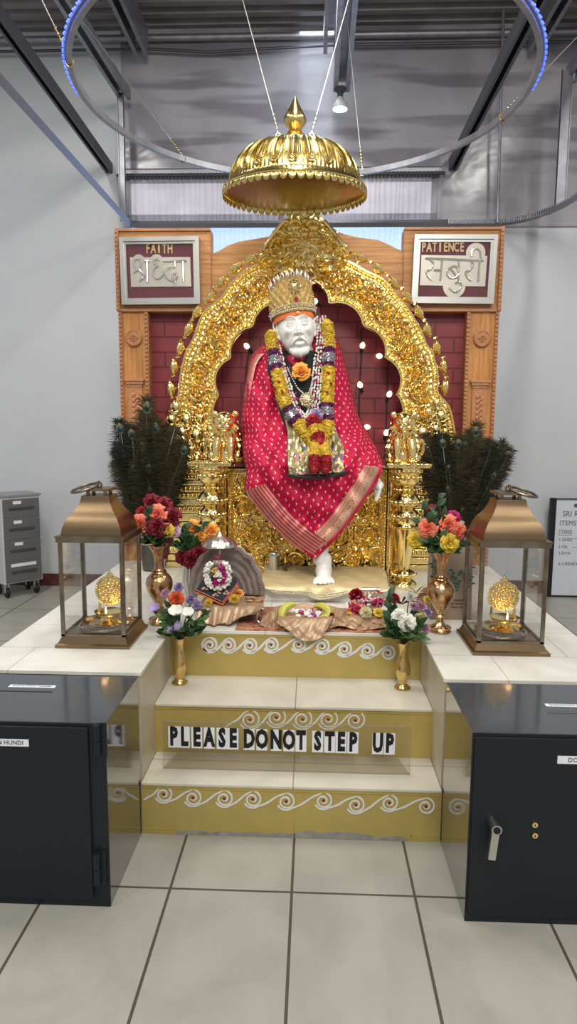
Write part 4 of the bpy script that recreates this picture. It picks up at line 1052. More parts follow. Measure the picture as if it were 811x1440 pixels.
def hem(name, side, mat, wpx, v0, v1, lab):
    # strip running along the hem, from the edge inward by wpx pixels-equivalent of the drape
    E_ = CL if side < 0 else CR; n = 70; W = 14
    vs = []; uv = []
    for i in range(n+1):
        v = v0+(v1-v0)*i/n; q = v*(len(E_)-1); j = min(int(q), len(E_)-2); e = E_[j].lerp(E_[j+1], q-j)
        tdir = (E_[min(j+2, len(E_)-1)]-E_[max(j-1, 0)]).normalized(); nrm = Vector((-tdir.y, tdir.x, 0)); 
        if nrm.y > 0: nrm = -nrm
        for k in range(W+1):
            t = k/W; c = e+nrm*wpx*t
            Y = 3.5
            s_ = 0
            for _ in range(5):
                p = aty(c.x, c.y, Y)
                ed = .03*(1-t)**5
                Y = bz(p.z)+ed-.02*exp(-((c.x-455)/30)**2)*min(1, max(0, (c.y-650)/70))-.045*exp(-((c.x-500)/34)**2-((c.y-628)/38)**2)-.05*exp(-((c.x-375)/36)**2-((c.y-632)/40)**2)+foldd(c.x, c.y, 1)-(.0085 if side > 0 else .0115)
            vs.append(aty(c.x, c.y, Y)); uv.append((i/n, t if side < 0 else t))
    fs = [(i*(W+1)+k, i*(W+1)+k+1, (i+1)*(W+1)+k+1, (i+1)*(W+1)+k) for i in range(n) for k in range(W)]
    o = build(name, MB().add(vs, fs), mat, shawl, uv=uv); o['label'] = lab
hem('striped_hem', -1, m_bl, 31, 7/NS, 1.0, 'pink striped hem of the shawl'); hem('patterned_hem', 1, m_br, 27, 7.0/NS, .985, 'cream patterned hem of the shawl')
# pale edge running up the left shoulder
mb = MB(); pts = []
ed = [(374, 489), (362, 498), (354, 510), (350, 525), (346, 545), (344, 560)]
L1 = [onfront(a-1, b, -.06) for a, b in ed]; L2 = [onfront(a+6, b+2, .012) for a, b in ed]
L1 = catmull(L1, 5); L2 = catmull(L2, 5)
mb.add(L1+L2, [(i, i+1, i+1+len(L1), i+len(L1)) for i in range(len(L1)-1)])
o = build('shoulder_trim', mb, M('cream_pink_trim', (.62, .36, .28), .45, .2, var=((.66, .14, .14), 60)), shawl); md = o.modifiers.new('t', 'SOLIDIFY'); md.thickness = .004
# black tunic at the chest and its gold flowered skirt panel
def patch(name, Lp, Rp, off, mat, nu=26, nv=40, curve=.012, uvf=True, parent=ST):
    A = catmull([(a, b, 0) for a, b in Lp], 8); B = catmull([(a, b, 0) for a, b in Rp], 8); n = min(len(A), len(B))
    def fn(u, v):
        q = v*(n-1); j = min(int(q), n-2); a = A[j].lerp(A[j+1], q-j); b = B[j].lerp(B[j+1], q-j)
        px, py = lerp(a.x, b.x, u), lerp(a.y, b.y, u)
        return onfront(px, py, off-curve*(2*u-1)**4*2+foldd(px, py, -.5), lambda p: -.0)
    mb = MB().grid(fn, nu, nv); o = build(name, mb, mat, parent, uv=[(p.x, p.z-(p.y-3.4)*.5) for p in mb.v]); md = o.modifiers.new('t', 'SOLIDIFY'); md.thickness = .006; md.offset = 1; return o
patch('tunic', [(395, 493), (378, 497), (376, 520), (384, 550), (394, 585), (404, 612)], [(440, 493), (456, 497), (459, 520), (459, 550), (458, 585), (462, 612)], .045, m_robe)
o = patch('red_collar', [(402, 500), (403, 506), (409, 514)], [(431, 496), (430, 503), (426, 512)], .062, m_shawl, 10, 12); o['label'] = 'crimson cloth at the neck'
def brocade():
    mt = M('gold_brocade', (.36, .30, .15), .38, .45); nt = mt.node_tree; b = nt.nodes['Principled BSDF']; L = nt.links.new
    uv = N(nt, 'ShaderNodeUVMap'); vo = N(nt, 'ShaderNodeTexVoronoi', i_Scale=78.0); L(uv.outputs[0], vo.inputs['Vector'])
    lt = N(nt, 'ShaderNodeMath', operation='LESS_THAN'); lt.inputs[1].default_value = .52; L(vo.outputs['Distance'], lt.inputs[0])
    r2 = N(nt, 'ShaderNodeValToRGB'); r2.color_ramp.interpolation = 'CONSTANT'; e = r2.color_ramp.elements
    cols = [(.62, .56, .36), (.10, .07, .22), (.62, .56, .36), (.50, .10, .26), (.32, .25, .12), (.05, .05, .04), (.66, .60, .44), (.60, .50, .16)]
    e[0].color = c4(cols[0]); e[1].position = .14; e[1].color = c4(cols[1])
    for i, c in enumerate(cols[2:]): q_ = e.new(.27+i*.12); q_.color = c4(c)
    s2 = N(nt, 'ShaderNodeSeparateColor'); L(vo.outputs['Color'], s2.inputs[0]); L(s2.outputs[0], r2.inputs[0])
    sp = N(nt, 'ShaderNodeSeparateXYZ'); L(uv.outputs[0], sp.inputs[0])
    zz = N(nt, 'ShaderNodeMapRange'); zz.inputs[1].default_value = 1.52; zz.inputs[2].default_value = 1.36; zz.inputs[3].default_value = .25; zz.inputs[4].default_value = 1.0; L(sp.outputs[1], zz.inputs[0])
    no = N(nt, 'ShaderNodeTexNoise', i_Scale=20.0); L(uv.outputs[0], no.inputs['Vector'])
    g1 = N(nt, 'ShaderNodeMath', operation='LESS_THAN'); L(no.outputs['Fac'], g1.inputs[0]); L(zz.outputs[0], g1.inputs[1])
    ml = N(nt, 'ShaderNodeMath', operation='MULTIPLY'); L(lt.outputs[0], ml.inputs[0]); L(g1.outputs[0], ml.inputs[1])
    mx = N(nt, 'ShaderNodeMix', data_type='RGBA'); L(ml.outputs[0], mx.inputs[0]); mx.inputs[6].default_value = (.22, .175, .08, 1); L(r2.outputs[0], mx.inputs[7]); L(mx.outputs[2], b.inputs['Base Color'])
    return mt
m_broc = brocade()
o = patch('brocade_panel', [(396, 578), (401, 592), (404, 610), (404, 635), (405, 655), (406, 669)], [(452, 583), (466, 590), (474, 608), (482, 625), (487, 645), (490, 664)], .072, m_broc, 40, 50, curve=.0); o['label'] = 'gold brocade panel with small flowers'
mb = MB().tube([onfront(a, b, .074) for a, b in [(404, 668), (420, 671), (445, 672), (470, 669), (491, 663)]], .008, 8); build('black_hem', mb, m_robe, ST)

# ------------------------------------------------------------------ garlands and necklaces
def sprig(mb, c, r, rnd, n=5):
    for _ in range(n):
        d = Vector((rnd.gauss(0, 1), rnd.gauss(0, 1), rnd.gauss(0, 1))).normalized(); a = d.orthogonal().normalized(); b = d.cross(a)
        t = c+d*r; w_ = r*.42
        mb.add([c+a*w_*.3, t*.5+c*.5+a*w_, t+a*w_*.3, t-a*w_*.3, t*.5+c*.5-a*w_, c-a*w_*.3], [(0, 1, 2, 3, 4, 5)])
def rope(path_px, off, secs, R, step=.0065, seed=1, parent=None, per=None):
    """flower rope: path in pixels on the figure front, secs = [(end fraction, name, material)]"""
    rnd = random.Random(seed); pts = catmull([onfront(a, b, off) if not isinstance(a, Vector) else a for a, b in path_px], 10)
    L = [0]
    for p, q in zip(pts, pts[1:]): L.append(L[-1]+(q-p).length)
    tot = L[-1]; mbs = {}
    s_ = 0; j = 0; cores = {}
    while s_ < tot:
        while L[j+1] < s_: j += 1
        p = pts[j].lerp(pts[j+1], (s_-L[j])/max(1e-6, L[j+1]-L[j])); t = (pts[j+1]-pts[j]).normalized()
        for e, nm, mt in secs:
            if s_/tot <= e: break
        mb = mbs.setdefault(nm, (MB(), mt))[0]
        a = t.orthogonal().normalized(); b = t.cross(a)
        cores.setdefault(nm, []).append(p)
        for k in range(per or 20):
            th = rnd.uniform(0, 2*pi); rr = R*rnd.uniform(.80, 1.0); c = p+(a*cos(th)+b*sin(th))*rr
            o_ = (c-p).normalized(); x = (o_+Vector((rnd.gauss(0, .5), rnd.gauss(0, .5), rnd.gauss(0, .5)))).normalized(); y = x.cross(t).normalized(); z = x.cross(y)
            l_ = R*.24; w_ = R*.15
            mb.add([c-x*l_*.5, c+y*w_, c+z*w_*.8, c-y*w_, c-z*w_*.8, c+x*l_], [(0, 1, 2), (0, 2, 3), (0, 3, 4), (0, 4, 1), (5, 2, 1), (5, 3, 2), (5, 4, 3), (5, 1, 4)])
        mb.sph(p, R*.80, 10, 6)
        s_ += step
    return mbs
G1 = thing('flower_garland', 'thick yellow, purple and silver flower garland around the statue neck', 'garland', tuple(onfront(432, 560, .1)))
m_silv = M('silver_foil', (.50, .50, .54), .35, .7); f_pur = flower('purple_petal', (.09, .01, .07), (.14, .02, .10)); f_gred = flower('garland_red', (.38, .01, .02))
Yl, Pu, Si, Re = ('yellow_flowers', f_yel), ('purple_flowers', f_pur), ('silver_bands', m_silv), ('red_flowers', f_gred)
def secs(L): return [(e,)+x for e, x in L]
parts = {}
def merge(d):
    for k, (mb, mt) in d.items():
        if k in parts: parts[k][0].add(mb.v, mb.f)
        else: parts[k] = (mb, mt)
Rg = .034
merge(rope([(381, 470), (384, 495), (389, 520), (394, 545), (402, 568), (411, 585), (424, 602), (440, 620), (446, 630)], .085, secs([(.14, Yl), (.20, Pu), (.27, Si), (.31, Pu), (.60, Yl), (.645, Pu), (.70, Si), (.74, Pu), (.97, Yl), (1, Re)]), Rg, seed=2))
merge(rope([(459, 455), (462, 480), (462, 505), (461, 530), (460, 555), (459, 575), (460, 595), (456, 612), (448, 626)], .085, secs([(.20, Yl), (.25, Pu), (.33, Si), (.37, Pu), (.63, Yl), (.67, Pu), (.74, Si), (.78, Pu), (1, Yl)]), Rg, seed=3))
merge(rope([(440, 590), (443, 603), (447, 615), (449, 622)], .13, secs([(.30, Re), (.66, Yl), (1.0, Re)]), Rg*1.12, seed=4))
merge(rope([(445, 622), (442, 640), (442, 660)], .115, secs([(.58, Yl), (1, Re)]), Rg*.84, seed=5))
merge(rope([(453, 622), (458, 640), (458, 660)], .115, secs([(.58, Yl), (1, Re)]), Rg*.84, seed=6))
rnd = random.Random(4)
for a, b in ((384, 520), (391, 537), (386, 547), (397, 552), (461, 524), (465, 541), (460, 552)):
    for k in range(12): sprig(parts['red_flowers'][0], onfront(a, b, .118)+Vector((rnd.gauss(0, .004), 0, rnd.gauss(0, .004))), .008, rnd, 2)
for k, (mb, mt) in parts.items():
    build(k, mb, mt, G1, smooth=False)
# white bud garland with pink roses
G2 = thing('bud_garland', 'string of white buds with pink petals hanging inside the yellow garland', 'garland', tuple(onfront(430, 540, .08)))
wb = MB(); pk = MB(); rnd = random.Random(9)
for pts, rows_ in (([(389, 475), (394, 497), (399, 518), (406, 540), (413, 562), (422, 580), (432, 588)], 2), ([(452, 447), (452, 470), (449, 500), (446, 525), (444, 550), (441, 572), (434, 588)], 4)):
    c = catmull([onfront(a, b, .078) for a, b in pts], 12)
    for i, p in enumerate(c):
        if i % 2: continue
        for r_ in range(rows_):
            o_ = (r_-(rows_-1)/2)*.0145
            wb.sph(p+Vector((o_+rnd.gauss(0, .0015), rnd.gauss(0, .003)-.004, rnd.gauss(0, .003))), (.0062, .0062, .0085), 6, 5)
        if i % 6 == 0:
            for q in range(4): sprig(pk, p+Vector((rnd.gauss(0, .012), -.012, rnd.gauss(0, .006))), .010, rnd, 4)
build('white_buds', wb, f_white, G2); build('pink_petals', pk, flower('rose_pink', (.60, .03, .16)), G2, smooth=False)
# flowers and pendant on the chest
def rose(name, mat, R=.03, leafmat=None, seed=0, n=22, parent=None, open_=.9):
    """layered rose bloom opening along +z, base at the origin"""
    rnd = random.Random(seed); mb = MB(); k = 0
    for ring_, cnt, r0, h, tilt in ((0, 3, .16, .98, .03), (1, 4, .32, .96, .12), (2, 5, .52, .88, .28), (3, 6, .74, .74, .55), (4, 7, 1.0, .56, .85*open_)):
        for i in range(cnt):
            h = h*rnd.uniform(.93, 1.07); tl_ = rnd.uniform(.0, .22); tilt = tilt+rnd.uniform(-.05, .10)*tilt
            a0 = 2*pi*i/cnt+ring_*.7+rnd.uniform(-.3, .3); sp = 2*pi/cnt*1.3
            def fn(u, v, a0=a0, r0=r0, h=h, tilt=tilt, sp=sp, tl_=tl_):
                a = a0+(u-.5)*sp*(1-.18*v); rr = R*(r0*(.35+.65*v**.7)+tilt*.30*v*v); z = R*(1.1*h*v**.9)-R*tilt*.35*v**3
                e = 1-.30*(2*u-1)**2*v+tl_*v*(2*u-1)*.5; rr *= 1+.06*sin(u*9+a0)*v; return (rr*cos(a), rr*sin(a), z*e+.1*R)
            mb.grid(fn, 6, 5)
    mb.sph((0, 0, R*.5), (R*.2, R*.2, R*.45), 8, 6)
    o = build(name, mb, mat, parent, world=False)
    md = o.modifiers.new('t', 'SOLIDIFY'); md.thickness = R*.035
    return o
def face(o, loc, d):
    o.location = loc; o.rotation_euler = Vector(d).to_track_quat('Z', 'Y').to_euler(); return o
o = rose('rose', f_org, .040, seed=3); face(o, onfront(423, 524, .085), (.05, -1, .25)); tag(o, 'large orange rose pinned at the statue chest below the chin', 'rose')
m_pend = M('pendant_gold', (.66, .56, .36), .3, .9, bump=('swirl', 90, .8, .004))
PN = thing('pendant_necklace', 'gold chain necklace with a round filigree pendant on the statue chest', 'necklace', tuple(onfront(432, 562, .11)))
mb = MB(); c = onfront(431, 562, .118); RM = Matrix.Translation(c) @ Matrix.Rotation(pi/2, 4, 'X')
mb.lathe([(.036, -.004), (.038, 0), (.034, .006), (.026, .004), (.020, .010), (.008, .012), (0, .014)], (0, 0, 0), 28, mat=RM, rip=lambda a, t, z: .05*cos(8*a))
for k in range(12): a = 2*pi*k/12; mb.sph((.027*cos(a), .027*sin(a), .007), .005, 6, 5, mat=RM)
build('pendant', mb, m_pend, PN)
mb = MB()
for pts in ([(404, 517), (410, 530), (418, 545), (426, 553)], [(441, 505), (440, 525), (438, 540), (434, 552)]):
    for p in catmull([onfront(a, b, .088) for a, b in pts], 5): mb.sph(p, .0042, 6, 5)
build('chain', mb, m_pearl, PN)
o = rose('orchid', f_lil, .030, seed=8); face(o, onfront(444, 583, .118), (.1, -1, -.3)); tag(o, 'lilac orchid bloom hanging below the gold pendant', 'orchid')
# ------------------------------------------------------------------ canopy
CZ = 2.70; CYc = 3.60; CX = aty(414, 277, CYc).x; CR_ = .365
t = thing('hanging_canopy', 'gold fluted dome canopy with pointed finial hanging over the statue', 'canopy', (CX, CYc, CZ), rot=(radians(4), 0, 0))
def dome(prof, n, rip=None): return MB().lathe(prof, (0, 0, 0), n, rip=rip)
pr = []
for k in range(25):
    a = pi/2*k/24; r = CR_*(cos(a)**.62 if k < 24 else 0); z = .235*sin(a)**1.15
    pr.append((max(r, .001), z))
pr = [(CR_*1.0, 0), (CR_*.985, .008), (CR_*.95, .024), (CR_*.925, .036)]+[(r*.915, z*.86+.036) for r, z in pr[1:21]]
def flute(a, t_, z):
    s_ = ((a*24/(2*pi)) % 1)-.5         # 24 leaf panels, reeded
    return (.012*(1-4*s_*s_)+.0065*cos(a*96))*min(1, max(0, (z-.03)/.03))*(1 if z < .2 else .5)
top = build('dome', MB().lathe(pr+[(.10, .236), (.085, .240), (.06, .243), (0, .245)], (0, 0, 0), 768, rip=flute), m_gold_can, t, world=False)
pi_ = [(r*.972, z-.008) for r, z in pr[1:]]+[(0, .205)]
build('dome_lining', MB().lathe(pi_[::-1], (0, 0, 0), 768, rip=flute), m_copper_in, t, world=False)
mb = MB()
nS = 56
for k in range(nS):
    a0 = 2*pi*k/nS; hw = pi/nS
    def sc_(u, v):
        a = a0+(u-.5)*2*hw*.98; h = .030*sqrt(max(0, 1-(2*u-1)**2))*v
        r = CR_*(1.005+.03*v*.3+.012*sin(pi*v))
        return (r*cos(a), r*sin(a), .004-h-.004*v)
    mb.grid(sc_, 7, 5)
sc = build('scalloped_rim', mb, m_gold_can, t, world=False); md = sc.modifiers.new('t', 'SOLIDIFY'); md.thickness = .003
mb = MB().tube([((CR_+.004)*cos(2*pi*k/96), (CR_+.004)*sin(2*pi*k/96), .010) for k in range(96)], .006, 6, True)
for k in range(120): a = 2*pi*k/120; mb.sph(((CR_+.005)*cos(a), (CR_+.005)*sin(a), -.001), .0045, 5, 4)
build('beaded_band', mb, m_gold_sm, t, world=False)
mb = MB()
for k in range(24):       # raised leaf outlines on the dome
    a0 = 2*pi*k/24
    for wd_, lo_, rr_ in ((.118, 5.0, .0042), (.082, 6.2, .0032), (.046, 7.4, .0028)):
        pts = []
        for q in range(-9, 10):
            u_ = q/9; ang = a0+wd_*(1 if u_ > 0 else -1)*(abs(u_)**.45)*(1-.35*abs(u_)**2) if q else a0
            idx = lo_+13.0*abs(u_)**1.7*.9; i = min(int(idx), len(pr)-2); f = idx-i; r, z = pr[i][0]*(1-f)+pr[i+1][0]*f, pr[i][1]*(1-f)+pr[i+1][1]*f
            pts.append(((r*1.006+.0035)*cos(ang), (r*1.006+.0035)*sin(ang), z+.002))
        mb.tube(pts, rr_, 5)
build('leaf_relief', mb, m_gold_can, t, world=False)
m_fin = M('finial_gold', (.78, .56, .20), .22, 1)
build('finial', MB().lathe([(.085, .240), (.088, .250), (.05, .256), (.036, .264), (.034, .275), (.045, .283), (.036, .292), (.030, .300), (.040, .312), (.053, .328), (.058, .345), (.054, .362), (.042, .382), (.022, .418), (.006, .452), (0, .462)], (0, 0, 0), 40), m_fin, t, world=False)
mb = MB().tube([(-.09, 0, .262), (.09, 0, .262)], .008, 8)
build('cross_bar', mb, m_silver, t, world=False)
for s_ in (-1, 1):
    build('hook', MB().tube([(s_*(.085+.014*cos(a)), 0, .270+.018*sin(a)) for a in [2*pi*k/14 for k in range(14)]], .004, 6, True), m_steel, t, world=False)
    e = Vector((s_*.085, 0, .288)); wpx = (340, 0) if s_ < 0 else (492, 0)
    tp = aty(wpx[0], wpx[1], CYc+.02)-Vector((CX, CYc, CZ)); dr = (tp-e); tp = e+dr*((4.84-CZ-e.z)/dr.z)
    hk = build('wire', MB().tube([e, tp], .0028, 6), m_steel, t, world=False)
    mb = MB(); 
    for q in range(4): mb.sph(e+dr.normalized()*(.02+q*.022), (.005, .005, .011), 8, 6)
    build('turnbuckle', mb, m_steel, hk, world=False)

# ------------------------------------------------------------------ ring light
RZ, RR, RC = 3.2, 1.14, Vector((-.075, 3.625, 0))
t = thing('ring_light_frame', 'large round metal hoop with blue lights hanging around and above the gold canopy', 'hoop', (RC.x, RC.y, RZ))
mb = MB(); n = 160
pts = [(RR*cos(2*pi*k/n), RR*sin(2*pi*k/n), 0) for k in range(n)]
vs = []; fs = []
for k in range(n):
    a = 2*pi*k/n
    for dr, dz in ((-.012, -.017), (.012, -.017), (.012, .017), (-.012, .017)): vs.append(((RR+dr)*cos(a), (RR+dr)*sin(a), dz))
for k in range(n):
    for q in range(4): fs.append((k*4+q, k*4+(q+1) % 4, ((k+1) % n)*4+(q+1) % 4, ((k+1) % n)*4+q))
build('hoop', mb.add(vs, fs), m_strut, t, world=False, smooth=False)
m_led = M('blue_light', (.1, .15, .9), .4, emis=((.03, .07, 1), 3.2)); m_led0 = M('light_strip', (.30, .32, .42), .5)
def arc_(a0, a1, r, z, k=60): return [(r*cos(lerp(a0, a1, i/k)), r*sin(lerp(a0, a1, i/k)), z) for i in range(k+1)]
s0 = build('light_strip', MB().tube(arc_(pi+.35-.1, 2*pi-.15, RR+.016, .010), .009, 6), m_led0, t, world=False)
mb = MB(); 
for k in range(150):
    a = lerp(pi-.0, 2*pi+.0, k/149); 
    mb.sph(((RR+.026)*cos(a), (RR+.026)*sin(a), .008-.006*(k % 2)), (.0065, .0065, .0065), 5, 4)
build('blue_diodes', mb, m_led, s0, world=False)
l = bpy.data.lights.new('blue_glow', 'POINT'); 
bpy.data.lights.remove(l)
for (ax, ay), (bx, by) in (((94, 86), (59, 0)), ((256, 224), (133, 52)), ((512, 246), (490, 50)), ((714, 166), (811, 52))):
    e = atz(ax, ay, RZ); d_ = Vector((e.x-RC.x, e.y-RC.y)).normalized()*RR; e = Vector((RC.x+d_.x, RC.y+d_.y, RZ+.02))
    yy = e.y+(.0 if ax > 100 and ax < 600 else -.1)
    tp = aty(bx, by, yy); dr = tp-e; tp = e+dr*((4.82-e.z)/dr.z); o_ = Vector((RC.x, RC.y, RZ))
    wv = build('wire', MB().tube([e-o_, tp-o_], .0028, 6), m_steel, t, world=False)
    mb = MB()
    for q in range(5): mb.sph(e-o_+dr.normalized()*(.03+q*.022), (.006, .006, .012), 6, 5)
    mb.tube([e-o_+Vector((.018*cos(a), 0, -.02+.022*sin(a))) for a in [2*pi*k/12 for k in range(12)]], .004, 6, True)
    build('turnbuckle', mb, m_brass, wv, world=False)
# lit bulb under the centre strut
bp = aty(478, 150, 5.62)
t = thing('hanging_bulb', 'lit white reflector bulb hanging from the centre strut above the canopy', 'lamp', (bp.x, 5.62, bp.z))
build('lamp_holder', MB().lathe([(.022, .06), (.024, .10), (.045, .12), (.05, .135), (.02, .145), (.012, 4.2-bp.z-.045)], (0, 0, 0), 20), m_beam, t, world=False)
build('bulb_body', MB().lathe([(.058, -.02), (.060, -.005), (.050, .025), (.028, .05), (.022, .07)], (0, 0, 0), 24), M('bulb_glass', (.6, .6, .6), .25), t, world=False)
build('lit_lens', MB().lathe([(0, -.032), (.035, -.030), (.057, -.02)], (0, 0, 0), 24), M('lit_lens', (1, 1, 1), .4, emis=((1, 1, 1), 5)), t, world=False)
l = bpy.data.lights.new('bulb_light', 'SPOT'); l.energy = 10; l.spot_size = radians(120); l.shadow_soft_size = .04
o = bpy.data.objects.new('bulb_light', l); COL.objects.link(o); o.location = (bp.x, 5.62, bp.z-.05)

# ------------------------------------------------------------------ bulb strings on the brick panel
def bulb_string(label, path, bulbs):
    Y = BY+.055; p0 = aty(path[0][0], path[0][1], Y)
    t = thing('light_string', label, 'string lights', tuple(p0), group=None)
    pts = catmull([aty(a, b, Y) for a, b in path], 6)
    build('cord', MB().tube(pts, .0045, 6), m_cord, t)
    for (a, b, dx, dz) in bulbs:
        q = aty(a, b, Y-.012); o_ = Vector((dx, -.2, dz)).normalized(); M_ = Matrix.Translation(q) @ o_.to_track_quat('Z', 'Y').to_matrix().to_4x4()
        s_ = build('socket', MB().lathe([(.006, -.035), (.010, -.03), (.011, -.006), (.008, 0)], (0, 0, 0), 10, mat=M_), m_cord, t)
        build('bulb', MB().lathe([(.008, -.006), (.014, .004), (.017, .014), (.013, .026), (.005, .034), (0, .036)], (0, 0, 0), 12, mat=M_), m_bulb, s_)
bulb_string('dark cord of warm bulbs hanging on the brick left of the statue', [(351, 452), (350, 490), (346, 520), (344, 560), (342, 600), (341, 650)], [(349, 489, -.6, .6)])
bulb_string('dark cord of warm bulbs right beside the crown on the brick', [(447, 405), (448, 420), (452, 440), (453, 455)], [(445, 425, -.5, .3)])
bulb_string('dark cord of four warm bulbs hanging on the brick right of the statue', [(508, 462), (508, 500), (506, 540), (505, 580), (508, 600), (510, 640)], [(509, 489, .1, .8), (507, 544, -.2, .5), (513, 600, 1, -.15)])
bulb_string('dark cord of warm bulbs at the right inner edge of the gold arch', [(546, 495), (545, 520), (544, 560), (543, 600), (542, 640)], [(536, 501, -1, .1), (546, 557, .2, .5), (542, 611, .1, .4)])

# ------------------------------------------------------------------ footstool with cloth
fs0 = (-.26, .37); FY0, FY1, FZ = 3.24, 3.72, .693
t = build('footstool', MB().box(fs0[0]+.015, fs0[1]-.015, FY0+.02, FY1, ZP, FZ-.006, bev=.004), m_marble, None, smooth=False)
tag(t, 'low white marble footstool in front of the throne', 'footstool')
def cl(u, v):
    # top surface then front drop
    x = lerp(fs0[0]-.02, fs0[1]+.03, u)+.01*sin(v*7)
    if v < .72: y = lerp(FY1+.02, FY0+.0, v/.72); z = FZ+.003+.003*sin(x*40+y*22)
    else:
        k = (v-.72)/.28; drop = .030+.016*sin(x*11+1)+.008*sin(x*29)
        y = FY0-.004-.012*sin(k*pi/2)-.006*sin(x*60)*k; z = FZ-.002-drop*k
    return (x, y, z)
mb = MB().grid(cl, 90, 44); o = build('stool_cloth', mb, m_cream); md = o.modifiers.new('t', 'SOLIDIFY'); md.thickness = .003; tag(o, 'cream gold cloth with sequined edge covering the footstool', 'cloth')
mb = MB(); m_seq = M('sequins', (.62, .58, .44), .25, .8)
for k in range(150):
    u = k/149
    for r_ in (.995, .93, .87):
        p = Vector(cl(u, r_)); p.y -= .003; mb.sph(p, (.0038, .0025, .0038), 5, 4)
build('sequin_edge', mb, m_seq, o)
# tumbler and small bottle on the stool
c = aty(385, 802, 3.62); tz = FZ+.006
t = thing('tumbler', 'small silver tumbler with lid on the footstool', 'cup', (c.x, 3.62, tz))
build('tumbler_body', MB().lathe([(.028, 0), (.030, .004), (.031, .080), (.034, .084)], (0, 0, 0), 28), m_steel, t, world=False)
build('tumbler_lid', MB().lathe([(.036, .082), (.036, .094), (.033, .100), (.030, .096), (0, .096)], (0, 0, 0), 28), m_steel, t, world=False)
c = aty(401, 802, 3.60)
t = thing('attar_bottle', 'tiny dark brown bottle with gold cap beside the silver tumbler', 'bottle', (c.x, 3.60, tz))
build('bottle_body', MB().lathe([(.010, 0), (.011, .002), (.011, .04), (.006, .046)], (0, 0, 0), 14), M('amber_glass', (.10, .02, .01), .12, coat=1), t, world=False)
build('bottle_cap', MB().lathe([(.007, .045), (.007, .074), (0, .076)], (0, 0, 0), 12), m_gold_sm, t, world=False)

